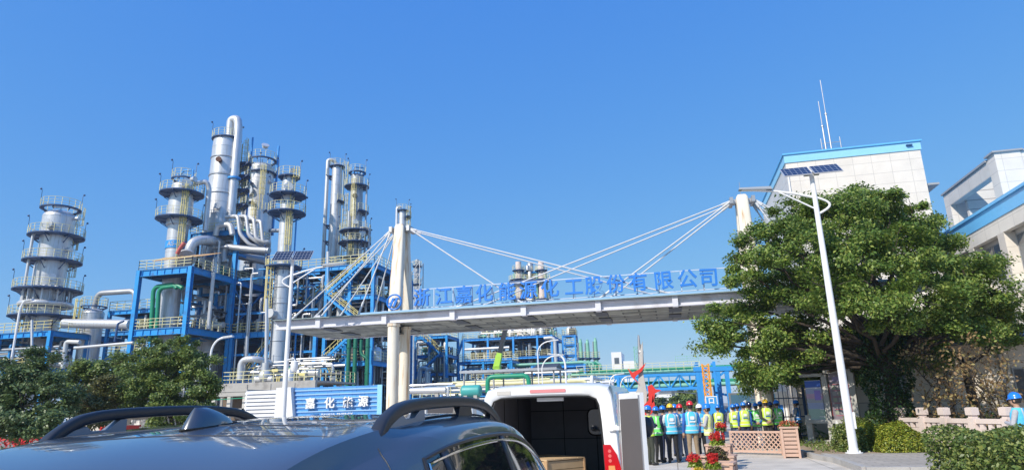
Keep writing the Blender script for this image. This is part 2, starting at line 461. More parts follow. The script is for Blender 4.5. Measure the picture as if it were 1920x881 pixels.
def cable(x0, z0, x1, y1):
    s = 1 if x1 > x0 else -1; yc = BV+PV/2
    q = Vector((x1, y1, BD+0.05)); p = Vector((x0+s*0.5, yc+(0.3 if y1 > yc else -0.3), z0-0.25))
    b = MB(); b.tube([p, q], 0.034, 8)
    u = (p-q).normalized(); b.tube([q, q+u*0.7], 0.055, 8); b.tube([p, p-u*0.5], 0.055, 8)
    b.build('stay_cable', mat('cable_sheath', (0.60, 0.61, 0.63), 0.5, var=0.15), br)
for y in (BV, BV+PV):
    for x in (bxs[3], bxs[5]): cable(xl, zl, x, y)
    for x in (atv(548, 598, BV).x, bxs[0]+0.05, bxs[0]+2.2): cable(xl, zl, x, y)
    for x in (bxs[4], bxs[2]): cable(xr, zr_, x, y)
    for x in (xr+2.6, xr+4.6, xr+6.2): cable(xr, zr_, x, y)
# sign frame and lettering on the front edge of the deck
fz0, fz1 = atv(835, 574, BV).z, atv(835, 539, BV).z
d = MB(); d.box(BX0+5.0, BX1, BV-0.30, BV-0.26, BD+0.005, BD+0.09); d.build('fascia', mat('pale_blue_fascia', (0.30, 0.50, 0.74), 0.4), br)
fx0, fx1 = atv(778, 560, BV).x, atv(1362, 520, BV).x
sf = MB()
for z in (fz0, fz1): sf.box(fx0, fx1, BV+0.02, BV+0.06, z-0.02, z+0.02)
n = 15
for i in range(n+1):
    x = fx0+(fx1-fx0)*i/n
    sf.box(x-0.018, x+0.018, BV+0.02, BV+0.06, BD, fz1)
    if i % 2 == 0: sf.bar((x, BV+0.05, fz1-0.1), (x, BV+0.9, BD), 0.03)
sf.build('sign_frame', mat('sign_frame_paint', (0.55, 0.62, 0.72), 0.5), br)
chars = '浙江嘉化能源化工股份有限公司'
cxs = [791, 832, 870, 908, 951, 991, 1031, 1076, 1114, 1155, 1197, 1244, 1289, 1329]
for ch, px in zip(chars, cxs):
    t = text_mb(ch, 0.92, 0.12, 0.014)
    p = atv(px, 560-(px-791)*38/538, BV-0.08)
    M = Matrix.Translation((p.x, BV-0.08, p.z)) @ Matrix.Rotation(R(rng.uniform(-2, 2)), 4, 'Y')
    t.xf(M).build('letter', M_letter, br)
# round emblem before the left pylon
p = atv(739, 566, BV-0.2); er = 0.38
e = MB(); e.tube([(p.x+er*math.cos(2*PI*i/40), BV-0.2, p.z+er*math.sin(2*PI*i/40)) for i in range(40)], 0.045, 8, closed=True)
for k in (-1, 1):
    for dx in (-0.10, 0.10):
        e.prism([(p.x+dx-0.17, p.z-0.22), (p.x+dx-0.05, p.z-0.22), (p.x+dx+0.12, p.z+0.20), (p.x+dx+0.0, p.z+0.20)], 'y', BV-0.23-0.004*k, BV-0.17+0.002*k) if k > 0 else None
e.prism([(p.x-0.02, p.z-0.22), (p.x+0.10, p.z-0.10), (p.x+0.06, p.z-0.02), (p.x-0.05, p.z-0.12)], 'y', BV-0.225, BV-0.165)
e.prism([(p.x-0.30, p.z-0.06), (p.x-0.20, p.z-0.20), (p.x-0.14, p.z-0.18), (p.x-0.22, p.z+0.0)], 'y', BV-0.222, BV-0.168)
e.build('emblem', M_letter, br)
e = MB(); e.bar((p.x, BV-0.19, p.z-0.36), (p.x, BV-0.19, BD), 0.05); e.bar((p.x, BV-0.16, p.z), (p.x, BV+0.2, p.z), 0.05)
e.build('emblem_post', M_steel, br)

# ================================================================== buildings on the right
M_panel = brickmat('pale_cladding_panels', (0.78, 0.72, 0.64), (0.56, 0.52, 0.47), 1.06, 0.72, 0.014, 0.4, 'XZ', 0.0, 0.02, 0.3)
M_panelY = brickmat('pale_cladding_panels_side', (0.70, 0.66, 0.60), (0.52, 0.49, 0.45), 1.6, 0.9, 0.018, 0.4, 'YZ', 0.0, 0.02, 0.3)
M_board = brickmat('pale_board_cladding', (0.72, 0.68, 0.61), (0.36, 0.33, 0.30), 6.0, 0.62, 0.03, 0.5, 'XZ', 0.0, 0.02, 0.3)
M_sky = mat('sky_blue_trim_paint', (0.14, 0.46, 0.80), 0.35, var=0.06)
M_pale_sky = mat('pale_blue_trim_paint', (0.30, 0.62, 0.84), 0.35, var=0.06)
M_mull = mat('window_frame_grey', (0.35, 0.36, 0.37), 0.4)
def window(par, x0, x1, y, z0, z1, nx=2, face='-y', rec=0.12):
    """frame with recessed panes; face -y means in an XZ wall, -x in a YZ wall"""
    fr = MB(); gl = MB()
    def bx(mb, a0, a1, d0, d1, c0, c1):
        if face == '-y': mb.box(a0, a1, y+d0, y+d1, c0, c1)
        else: mb.box(y+d0, y+d1, a0, a1, c0, c1)
    t = 0.06
    bx(fr, x0, x1, -0.02, 0.05, z0, z0+t); bx(fr, x0, x1, -0.02, 0.05, z1-t, z1)
    for i in range(nx+1):
        x = x0+(x1-x0-t)*i/nx
        bx(fr, x, x+t, -0.021, 0.051, z0+t, z1-t)
    o = fr.build('window', M_mull, par)
    bx(gl, x0+0.01, x1-0.01, -0.006, 0.012, z0+0.01, z1-0.01)
    gl.build('pane', M_glasswin, o)
    return o
# tall office block
ob = thing('office_block', 'tall cream panelled block with pale blue roof edge standing behind the large tree', 'building', (12.2, 46, 0))
X0, X1, Y0, Y1, H0 = 8.31, 16.05, 42.0, 53.0, 17.0
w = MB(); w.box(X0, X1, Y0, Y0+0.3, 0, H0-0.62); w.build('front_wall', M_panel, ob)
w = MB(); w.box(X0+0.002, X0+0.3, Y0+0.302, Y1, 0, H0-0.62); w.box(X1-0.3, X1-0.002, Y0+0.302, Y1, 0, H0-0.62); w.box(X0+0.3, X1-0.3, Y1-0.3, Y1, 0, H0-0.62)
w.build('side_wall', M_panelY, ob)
w = MB(); w.box(X0-0.06, X1+0.06, Y0-0.06, Y1+0.06, H0-0.62, H0-0.1); w.build('parapet_band', M_pale_sky, ob)
w = MB(); w.box(X0-0.14, X1+0.14, Y0-0.14, Y1+0.14, H0-0.1, H0); w.build('coping', M_sky, ob)
p = atv(1639, 364, Y0)
window(ob, p.x-0.26, p.x+0.26, Y0-0.02, p.z-0.75, p.z+0.25, 1)
w = MB(); p = atv(1743, 342, Y0); w.box(X1, X1+0.75, Y0+0.2, Y0+2.2, p.z-0.1, p.z+0.02); w.build('canopy', M_mull, ob)
w = MB(); p = atv(1707, 273, Y0); w.box(p.x-0.28, p.x+0.05, Y0-0.2, Y0-0.061, p.z-0.05, p.z+0.03); w.build('floodlight', M_bluedk, ob)
w = MB(); w.tube([(X0+0.05, Y0-0.06, 3), (X0+0.05, Y0-0.06, atv(1475, 318, Y0).z)], 0.05, 8); w.build('downpipe', M_white, ob)
# antennas on its roof, each a mast of its own
def antenna(px0, py0, px1, py1, label, r, arms):
    b = atv(px0, py0, Y0+1.5); t = atv(px1, py1, Y0+1.5)
    a = thing('radio_antenna', label, 'antenna', (b.x, Y0+1.5, H0), group='radio antennas on the office roof')
    h = t.z-H0
    m = MB(); m.tube([(b.x, Y0+1.5, H0-0.05), (b.x, Y0+1.5, H0+h*0.55)], r, 8); m.tube([(b.x, Y0+1.5, H0+h*0.55), (b.x, Y0+1.5, H0+h)], r*0.5, 6)
    m.tube([(b.x, Y0+1.5, H0+h*0.54), (b.x, Y0+1.5, H0+h*0.56)], r*1.7, 8)
    m.build('mast', M_steel, a)
    if arms:
        m = MB()
        for i, z in enumerate((0.55, 1.0)):
            m.bar((b.x-0.55, Y0+1.5, H0+z), (b.x+0.6, Y0+1.5, H0+z), 0.035)
        for x in (-0.55, 0.6): m.tube([(b.x+x, Y0+1.5, H0+0.3), (b.x+x, Y0+1.5, H0+1.35)], 0.03, 6)
        m.bar((b.x-0.55, Y0+1.5, H0+0.5), (b.x, Y0+1.5, H0), 0.03); m.bar((b.x+0.6, Y0+1.5, H0+0.5), (b.x, Y0+1.5, H0), 0.03)
        m.build('dipole', M_steel, a)
        m = MB()
        for dx, dy in ((-2.2, 0.3), (3.4, 0.5), (0.4, 2.4)): m.tube([(b.x, Y0+1.5, H0+0.9), (b.x+dx, Y0+1.5+dy, H0+0.02)], 0.010, 4)
        m.build('guy_wire', M_steel, a)
antenna(1559, 279, 1543, 150, 'tall thin radio mast with side dipoles and guy wires on office roof', 0.05, True)
antenna(1546, 262, 1538, 190, 'shorter white whip antenna beside the guyed mast on office roof', 0.055, False)

# long wing with blue roof band, seen along its left face
wg = thing('office_wing', 'cream wing with bright blue roof band and recessed windows at the right edge', 'building', (18, 36, 0))
WX, WY0, WY1, WZ = 18.0, 24.0, 50.0, 11.93
c = MB(); c.box(WX-0.16, 34, WY0-0.16, WY1, WZ-0.16, WZ); c.build('roof_edge', M_sky, wg)
c = MB(); c.box(WX-0.05, 33.9, WY0-0.05, WY1-0.1, WZ-0.92, WZ-0.16); c.build('roof_band', M_sky, wg)
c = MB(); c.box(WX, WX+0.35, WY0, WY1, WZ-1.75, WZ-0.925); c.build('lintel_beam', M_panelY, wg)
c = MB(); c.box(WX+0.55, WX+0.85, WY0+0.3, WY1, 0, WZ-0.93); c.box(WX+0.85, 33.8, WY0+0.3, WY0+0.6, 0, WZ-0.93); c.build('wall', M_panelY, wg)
k = 0
for yc in np.arange(WY0+0.35, WY1, 3.72):
    c = MB(); c.box(WX+0.003, WX+0.54, yc-0.35, yc+0.35, 0, WZ-1.755); c.build('pier', M_panel, wg)
    if yc+3.3 < WY1:
        for z in (1.0, 4.6, 7.9): window(wg, yc+0.42, yc+3.30, WX+0.53, z, z+2.1, 3, '-x')
for z in (3.6, 7.2):
    c = MB(); c.box(WX+0.05, WX+0.5, WY0, WY1, z-0.25, z+0.25); c.build('spandrel', M_panelY, wg)
# upper block behind the wing: cream frame with louvred recess
ub = thing('roof_block', 'cream upper block with an open framed corner rising behind the blue roof band', 'building', (20, 42, 0))
UX, UY, UZ, UY2, UX2 = 19.64, 41.48, 15.62, 49.2, 32.0
c = MB(); c.box(UX, UX+1.35, UY, UY+0.9, 0, UZ-0.1); c.build('corner_pier', M_panel, ub)
c = MB(); c.box(UX+0.002, UX+0.5, UY+0.9, UY2, UZ-1.25, UZ-0.3); c.build('side_beam', M_panelY, ub)
c = MB(); c.box(UX, UX+1.0, UY2-0.8, UY2, 0, UZ-0.3); c.build('rear_pier', M_panel, ub)
c = MB(); c.box(UX+1.35, UX2, UY+0.05, UY+0.6, UZ-1.3, UZ-0.12); c.build('front_beam', M_panel, ub)
c = MB(); c.box(UX-0.12, UX+1.45, UY-0.12, UY+1.0, UZ-0.1, UZ); c.box(UX+1.45, UX2, UY-0.05, UY+0.8, UZ-0.12, UZ-0.02)
c.box(UX-0.10, UX+0.7, UY+1.0, UY2+0.1, UZ-0.3, UZ-0.18); c.build('coping', M_mull, ub)
c = MB(); c.box(UX+0.5, UX2, UY+5.6, UY+5.9, 0, UZ-0.08); c.build('louvred_wall', M_board, ub)
c = MB(); c.box(UX+1.5, UX2, UY+1.6, UY+1.9, 0, UZ-0.3); c.build('recessed_wall', M_board, ub)
c = MB(); c.box(UX+2.6, UX+2.85, UY+0.1, UY+0.35, 9, UZ-1.3); c.build('rusty_post', mat('rusty_steel', (0.16, 0.07, 0.04), 0.8, var=0.4), ub)
# single-storey annex under the tree
an = thing('annex', 'low cream single storey annex with blue ribbed eave in the shade of the tree', 'building', (12, 33, 0))
AX0, AX1, AY, AZ = 5.6, 17.9, 33.0, 4.45
M_annex = brickmat('annex_panels', (0.72, 0.64, 0.53), (0.40, 0.34, 0.28), 2.4, 1.6, 0.02, 0.6, 'XZ', 0.0, 0.03, 0.3)
c = MB(); c.box(AX0, AX1, AY, AY+0.3, 0, AZ-0.5); c.box(AX0, AX0+0.3, AY+0.3, AY+7, 0, AZ-0.5); c.build('wall', M_annex, an)
c = MB()
for i in range(4): c.box(AX0-0.35, AX1+0.0, AY-0.45+i*0.02, AY+7.2, AZ-0.5+i*0.15, AZ-0.5+i*0.15+0.12)
c.build('ribbed_eave', M_bluedk, an)
c = MB(); c.box(AX0-0.3, AX1, AY-0.3, AY+7.1, AZ+0.11, AZ+0.2); c.build('roof', M_concl, an)
p = atv(1672, 700, AY)
window(an, p.x-0.55, p.x+0.55, AY-0.03, p.z-0.75, p.z+0.35, 2)
p = atv(1742, 690, AY)
window(an, 14.4, 15.8, AY-0.03, 1.5, 2.9, 3)
for x in (11.9, 14.0):
    c = MB(); c.tube([(x, AY-0.08, 0), (x, AY-0.08, AZ-0.5)], 0.05, 8); c.build('downpipe', M_mull, an)
# ================================================================== process plant builders
def ringrail(c, r, z, a0, a1, h=1.1, mb=None, t=0.045, full=False):
    mb = mb or MB(); n = max(6, int(abs(a1-a0)*r/0.5))
    for k, zz in enumerate((z+h, z+h*0.66, z+h*0.33)):
        mb.tube(arc(c, r, a0, a1, zz, n), t*0.5 if k else t*0.6, 4, closed=False)
    m = max(4, int(abs(a1-a0)*r/0.75))
    for i in range(m+1):
        a = a0+(a1-a0)*i/m
        x, y = c[0]+r*math.cos(a), c[1]+r*math.sin(a)
        mb.bar((x, y, z), (x, y, z+h), t)
    return mb
def platform(par, c, z, ri, ro, toward, rel0=-180, rel1=180, mrail=None, lamp=True, brackets=True):
    a0, a1 = toward+R(rel0), toward+R(rel1)
    n = max(8, int(abs(a1-a0)*ro/0.45))
    mb = MB()
    mb.lathe((c[0], c[1], 0), [(ri, z+0.02), (ro, z+0.02), (ro, z+0.15), (ro-0.03, z+0.15), (ro-0.03, z+0.08), (ri, z+0.08)], n, a0=a0, a1=a1)
    if brackets:
        for i in range(max(3, int(abs(a1-a0)/R(50)))+1):
            a = a0+(a1-a0)*i/max(3, int(abs(a1-a0)/R(50)))
            u = Vector((math.cos(a), math.sin(a), 0)); cc = Vector((c[0], c[1], 0))
            mb.bar(cc+u*ri+Vector((0,0,z-0.06)), cc+u*(ro-0.05)+Vector((0,0,z-0.06)), 0.08, 0.09)
            mb.bar(cc+u*(ri-0.05)+Vector((0,0,z-(ro-ri)*0.65)), cc+u*(ro-0.15)+Vector((0,0,z-0.1)), 0.08)
    o = mb.build('platform', M_bluedk, par)
    ringrail(c, ro-0.05, z+0.08, a0, a1).build('railing', mrail or M_yel2, o)
    if lamp:
        for a in (a0*0.75+a1*0.25 if rel1-rel0 < 359 else toward-R(100), a0*0.2+a1*0.8):
            m = MB(); x, y = c[0]+ro*math.cos(a), c[1]+ro*math.sin(a)
            m.tube([(x, y, z), (x, y, z+2.4), (x+0.12*math.cos(a), y+0.12*math.sin(a), z+2.6)], 0.035, 5)
            m.sphere((x+0.15*math.cos(a), y+0.15*math.sin(a), z+2.62), 0.14, 8)
            m.build('work_lamp', M_bluedk, o)
    return o
def ladder(par, c, r, a, z0, z1, cage=True, m=None):
    mb = MB(); u = Vector((math.cos(a), math.sin(a), 0)); w = Vector((-u.y, u.x, 0)); b = Vector((c[0], c[1], 0))+u*r
    for s in (-0.24, 0.24): mb.bar(b+w*s+Vector((0,0,z0)), b+w*s+Vector((0,0,z1)), 0.06)
    z = z0+0.3
    while z < z1:
        mb.bar(b-w*0.24+Vector((0,0,z)), b+w*0.24+Vector((0,0,z)), 0.035); z += 0.4
    if cage and z1-z0 > 2.6:
        z = z0+2.2
        while z < z1+0.9:
            mb.tube([b+u*(0.36-0.38*math.cos(t))+w*0.38*math.sin(t)+Vector((0,0,z)) for t in [R(d) for d in range(40, 321, 40)]], 0.03, 4)
            z += 0.85
        for t in (R(100), R(150), R(180), R(210), R(260)):
            q = b+u*(0.36-0.38*math.cos(t))+w*0.38*math.sin(t)
            mb.bar(q+Vector((0,0,z0+2.2)), q+Vector((0,0,z1+0.9)), 0.045)
    return mb.build('ladder', m or M_yel, par)
def nozzle(par, c, rsh, a, z, r, L=0.5, m=None, el=0.0):
    mb = MB(); u = Vector((math.cos(a)*math.cos(el), math.sin(a)*math.cos(el), math.sin(el))); p = Vector((c[0], c[1], z))+u*(rsh-0.1)
    mb.tube([p, p+u*(L+0.1)], r, 14); mb.tube([p+u*(L+0.08), p+u*(L+0.2)], r*1.25, 16)
    return mb.build('manhole', m or M_alu, par)
def shellprof(rz, dome=True, bands=1.6):
    """profile with shallow cladding seams; rz: list of (z, r) bottom to top"""
    prof = []
    for (z0, r0), (z1, r1) in zip(rz, rz[1:]):
        n = max(1, int((z1-z0)/bands))
        for i in range(n):
            za = z0+(z1-z0)*i/n; ra = r0+(r1-r0)*i/n; zb = z0+(z1-z0)*(i+1)/n; rb = r0+(r1-r0)*(i+1)/n
            prof += [(ra, za), (rb, zb-0.05), (rb+0.025, zb-0.045), (rb+0.025, zb-0.005), (rb, zb)]
    z, r = rz[-1]
    if dome:
        prof += [(r*math.cos(t), z+0.55*r*math.sin(t)) for t in [R(d) for d in (10, 25, 40, 55, 70, 82)]]+[(0.01, z+0.55*r)]
    else: prof += [(0.01, z)]
    return prof
class Tower:
    """a clad process column read off the photograph by its axis and sizes in photo pixels"""
    def __init__(s, label, bot, top, v, name='distillation_column', group=None):
        pb, pt = atv(*bot, v), atv(*top, v)
        s.x = (pb.x+pt.x)/2; s.y = v; s.c = (s.x, s.y); s.m = mpp((pb+pt)/2)/math.sqrt(1+(((bot[0]+top[0])/2-960)/1265)**2)   # wide lens stretches things near the frame's edge
        s.tw = math.atan2(-s.y, -s.x)
        s.o = thing(name, label, 'column', (s.x, s.y, 0), group=group)
    def z(s, py, px=None):
        # height of a photo row on this axis
        px = px if px is not None else 0
        lo, hi = 0.0, 80.0
        for _ in range(40):
            mid = (lo+hi)/2; q = Vector((s.x, s.y, mid))-CC
            yy = 440.5-FOC*q.dot(CU)/q.dot(CF)
            if yy > py: lo = mid
            else: hi = mid
        return lo
    def shell(s, spec, dome=True, m=None, name='shell'):
        """spec: (photo row, radius in px) bottom to top"""
        rz = [(0.0 if py is None else s.z(py), r*s.m) for py, r in spec]
        s.rz = rz
        MB().lathe((s.x, s.y, 0), shellprof(rz, dome), 32).build(name, m or M_alu, s.o)
    def rad(s, z):
        r = s.rz[0][1]
        for (z0, r0), (z1, r1) in zip(s.rz, s.rz[1:]):
            if z0 <= z <= z1: return r0+(r1-r0)*(z-z0)/max(1e-6, z1-z0)
        return s.rz[-1][1]
    def plat(s, py, rpx, rel0=-180, rel1=180, **k):
        z = s.z(py); return platform(s.o, s.c, z, min(s.rad(z)*0.98, rpx*s.m*0.8), rpx*s.m, s.tw, rel0, rel1, **k)
    def lad(s, py0, py1, rel, extra=0.25, **k):
        z0, z1 = s.z(py0), s.z(py1); ladder(s.o, s.c, max(s.rad(z0), s.rad(z1))+extra, s.tw+R(rel), z0, z1, **k)
    def noz(s, py, rel, rpx, L=0.6, **k):
        z = s.z(py); nozzle(s.o, s.c, s.rad(z), s.tw+R(rel), z, rpx*s.m, L, **k)
    def pol(s, rel, r, z):
        a = s.tw+R(rel); return Vector((s.x+r*math.cos(a), s.y+r*math.sin(a), z))
    def pipe(s, pts, rpx, m=None, n=12, bend=None):
        """pts: (rel angle, distance px, photo row)"""
        P = [s.pol(a, d*s.m, s.z(py)) for a, d, py in pts]
        MB().pipe(P, rpx*s.m, n, bend=bend).build('pipe', m or M_pipe, s.o)
def straight_rail(p, q, h=1.1, mb=None, t=0.05, step=1.1):
    mb = mb or MB(); p = Vector(p); q = Vector(q); L = (q-p).length; n = max(1, round(L/step))
    for k in (1.0, 0.66, 0.33): mb.bar(p+Vector((0,0,h*k)), q+Vector((0,0,h*k)), t)
    for i in range(n+1):
        a = p+(q-p)*i/n; mb.bar(a, a+Vector((0,0,h)), t)
    return mb
def frame(par, xs, ys, levels, z0=0.0, w=0.42, bh=0.6, m=None, decks=True, rail=True, railm=None, skip=None, tops=None, conc=0.0, mdeck=None, brace=False):
    """steel frame: every post, beam, deck and railing a part"""
    m = m or M_blue; skip = skip or set()
    top = max(levels)
    for i, x in enumerate(xs):
        for j, y in enumerate(ys):
            if (i, j) in skip: continue
            zt = (tops or {}).get((i, j), top)
            b = MB(); zl = z0
            if conc:
                b.box(x-w*0.62, x+w*0.62, y-w*0.62, y+w*0.62, z0, conc, m=1); zl = conc
            b.ibeam((x, y, zl), (x, y, zt), w, w, 0.05, m=0)
            b.build('post', [m, M_conc], par)
    for z in levels:
        for j, y in enumerate(ys):
            b = MB(); b.ibeam((xs[0]-w/2, y, z-bh/2), (xs[-1]+w/2, y, z-bh/2), 0.3, bh, 0.05)
            for i in range(int((xs[-1]-xs[0])/1.0)):
                b.bx((xs[0]+0.5+i*1.0, y, z-bh/2), (0.03, 0.26, bh-0.1))
            b.build('beam', m, par)
        for i, x in enumerate(xs):
            for ya, yb in zip(ys, ys[1:]):
                b = MB(); b.ibeam((x, ya+0.16, z-bh/2), (x, yb-0.16, z-bh/2), 0.3, bh*0.92, 0.05)
                b.build('beam', m, par)
        if decks:
            b = MB(); b.box(xs[0]-0.1, xs[-1]+0.1, ys[0]-0.1, ys[-1]+0.1, z+0.005, z+0.06)
            nj = int((ys[-1]-ys[0])/1.5)
            for k in range(nj):
                yy = ys[0]+(k+0.5)*(ys[-1]-ys[0])/nj; b.box(xs[0]+0.2, xs[-1]-0.2, yy-0.06, yy+0.06, z-0.25, z+0.004)
            o = b.build('deck', mdeck or M_grate, par)
            if rail:
                r = MB(); e = 0.08
                A, B2, C2, D2 = (xs[0]-e, ys[0]-e, z+.06), (xs[-1]+e, ys[0]-e, z+.06), (xs[-1]+e, ys[-1]+e, z+.06), (xs[0]-e, ys[-1]+e, z+.06)
                for p, q in ((A, B2), (B2, C2), (C2, D2), (D2, A)): straight_rail(p, q, mb=r)
                r.build('railing', railm or M_yel2, o)
    if brace:
        for (za, zb) in zip([z0]+list(levels), levels):
            b = MB(); b.bar((xs[0], ys[0], za+0.3), (xs[1], ys[0], zb-bh), 0.16); b.bar((xs[1], ys[0], za+0.3), (xs[0], ys[0], zb-bh), 0.16)
            b.build('brace', m, par)
def stair(par, p, q, w=0.9, m=None, rm=None):
    """a straight stair flight with stringers, treads and sloping railings"""
    p = Vector(p); q = Vector(q); d = (q-p); h = Vector((d.x, d.y, 0)).normalized(); s = Vector((-h.y, h.x, 0))*(w/2)
    b = MB(); b.bar(p+s, q+s, 0.06, 0.28); b.bar(p-s, q-s, 0.06, 0.28)
    n = max(3, int(abs(d.z)/0.25))
    for i in range(n): b.bx(p+d*((i+0.5)/n), (0.28, w-0.1, 0.04), math.atan2(h.y, h.x))
    o = b.build('stair', m or M_blue, par)
    r = MB()
    for e in (s, -s):
        for k in (1.0, 0.5): r.bar(p+e+Vector((0,0,k)), q+e+Vector((0,0,k)), 0.05)
        for i in range(6): a = p+e+d*(i/5); r.bar(a, a+Vector((0,0,1.0)), 0.05)
    r.build('stair_railing', rm or M_yel, o)
def vessel(label, c, r, L, ax='z', m=None, name='process_vessel', legs=True, z=0):
    o = thing(name, label, 'vessel', (c[0], c[1], z))
    prof = [(0.01, -L/2-r*0.5)]+[(r*math.sin(t), -L/2-r*0.5*math.cos(t)) for t in [R(d) for d in (20, 40, 60, 80)]]+[(r, -L/2), (r, L/2)]+[(r*math.cos(t), L/2+r*0.5*math.sin(t)) for t in [R(d) for d in (10, 30, 50, 70)]]+[(0.01, L/2+r*0.5)]
    b = MB(); b.lathe((0,0,0), prof, 24)
    M = Matrix.Translation(c)
    if ax == 'x': M = M @ Matrix.Rotation(PI/2, 4, 'Y')
    if ax == 'y': M = M @ Matrix.Rotation(PI/2, 4, 'X')
    b.xf(M).build('shell', m or M_alud, o)
    if legs:
        b = MB()
        if ax == 'z':
            for k in range(4):
                a = PI/4+k*PI/2; b.bar((c[0]+r*0.9*math.cos(a), c[1]+r*0.9*math.sin(a), z), (c[0]+r*0.9*math.cos(a), c[1]+r*0.9*math.sin(a), c[2]-L*0.3), 0.16)
        else:
            for k in (-0.32, 0.32):
                d = (k*L, 0) if ax == 'x' else (0, k*L)
                b.bx((c[0]+d[0], c[1]+d[1], (z+c[2]-r*0.6)/2), (0.3 if ax == 'x' else r*1.4, r*1.4 if ax == 'x' else 0.3, c[2]-r*0.6-z))
        b.build('support', M_conc if ax != 'z' else M_blue, o)
    return o
def random_pipes(par, x0, x1, y0, y1, z0, z1, n, mats, r=(0.05, 0.16), seed=1):
    """a tangle of orthogonal lines with elbows inside a bay, each line a part"""
    q = random.Random(seed)
    for _ in range(n):
        p = [q.uniform(x0, x1), q.uniform(y0, y1), q.uniform(z0, z1)]; pts = [tuple(p)]
        last = -1
        for _ in range(q.randint(2, 4)):
            ax = q.choice([a for a in (0, 1, 2, 2) if a != last]); last = ax
            p[ax] = q.uniform(*((x0, x1), (y0, y1), (z0, z1))[ax]); pts.append(tuple(p))
        pts = [pts[0]]+[b for a, b in zip(pts, pts[1:]) if (Vector(a)-Vector(b)).length > 0.25]
        if len(pts) < 2: continue
        MB().pipe(pts, q.uniform(*r), 8).build('pipe', q.choice(mats), par)
def equipment(par, x0, x1, y0, y1, z, n, seed=1, hmax=2.2):
    """pumps, drums and cabinets standing on a deck as parts of the structure's fit-out"""
    q = random.Random(seed)
    for _ in range(n):
        x, y = q.uniform(x0, x1), q.uniform(y0, y1); k = q.random()
        b = MB()
        if k < 0.4:
            r = q.uniform(0.3, 0.75); h = q.uniform(1.0, hmax)
            b.lathe((x, y, z), [(r*0.9, 0), (r, 0.05), (r, h), (r*0.7, h+r*0.4), (r*0.2, h+r*0.5), (r*0.2, h+r*0.8), (0.01, h+r*0.8)], 14)
            b.build('drum', q.choice([M_alu, M_alud, M_dark, M_pipe]), par)
        elif k < 0.7:
            r = q.uniform(0.25, 0.5); L = q.uniform(1.0, 2.6)
            b.tube([(x-L/2, y, z+r+0.5), (x+L/2, y, z+r+0.5)], r, 12); b.box(x-L*0.3, x-L*0.2, y-r*0.7, y+r*0.7, z, z+0.6); b.box(x+L*0.2, x+L*0.3, y-r*0.7, y+r*0.7, z, z+0.6)
            b.tube([(x, y, z+r+0.5), (x, y, z+2*r+0.9)], r*0.35, 10)
            b.build('exchanger', q.choice([M_alu, M_pipe, M_dark, M_teal]), par)
        else:
            w, d, h = q.uniform(0.5, 1.2), q.uniform(0.4, 0.9), q.uniform(0.8, 1.8)
            b.bx((x, y, z+h/2+0.1), (w, d, h)); b.bx((x, y, z+0.05), (w*1.1, d*1.1, 0.1)); b.tube([(x, y, z+h), (x, y, z+h+0.5)], 0.08, 8)
            b.build('cabinet', q.choice([M_conc, M_dark, M_white]), par)

# ------------------------------------------------------------------ far left column
t = Tower('wide silver column with five railed platforms standing alone at the far left', (79, 595), (117, 394), 65.0)
t.shell([(None, 30), (640, 30), (545, 30), (494, 31), (446, 32), (409, 33)], True)
t.plat(394, 41); t.plat(446, 56); t.plat(493, 58); t.plat(547, 67); t.plat(596, 67)
t.lad(493, 446, 120); t.lad(446, 394, 110); t.lad(547, 493, 105); t.lad(596, 547, -105); t.lad(660, 596, -80)
t.noz(430, -25, 9, 1.0); t.noz(524, 5, 6, 0.5); t.noz(470, 50, 5, 0.4); t.noz(410, 60, 4, 0.4)
b = MB(); z = t.z(572); b.tube(arc(t.c, 47*t.m, 0, 2*PI*35/36, z, 35), 6*t.m, 12, closed=True); b.build('ring_header', M_alu, t.o)
for k in range(20):
    a = 2*PI*k/20; b = MB(); r = 46*t.m
    x, y = t.x+r*math.cos(a), t.y+r*math.sin(a)
    b.pipe([(x, y, z), (x, y, t.z(545)), (t.x+28*t.m*math.cos(a), t.y+28*t.m*math.sin(a), t.z(538))], 2.2*t.m, 8); b.build('riser', M_alu if k % 2 else M_alud, t.o)
t.pipe([(-70, 46, 660), (-70, 46, 446), (-70, 36, 440)], 3.0)
t.pipe([(-50, 40, 680), (-50, 40, 500), (-50, 28, 494)], 2.0)
t.pipe([(-35, 36, 680), (-35, 36, 560), (-35, 26, 556)], 1.6)
t.pipe([(-20, 34, 396), (-20, 10, 390), (60, 20, 388), (60, 36, 394)], 2.6)
# small drum with a duct beside it
t = Tower('squat silver drum with a bent duct between the far left column and the blue frame', (172, 600), (178, 572), 66.0, 'condenser_drum')
t.shell([(None, 22), (640, 22), (588, 22)], True)
t.plat(577, 26, lamp=False); t.lad(640, 577, -60)
p0 = t.pol(0, 0, t.z(580)); q = atv(252, 566, 66.0)
MB().pipe([p0, (p0.x+0.3, p0.y, t.z(550)), (q.x, q.y, t.z(551)), (q.x+0.1, q.y, q.z-0.6)], 6*t.m, 14).build('duct', M_alud, t.o)
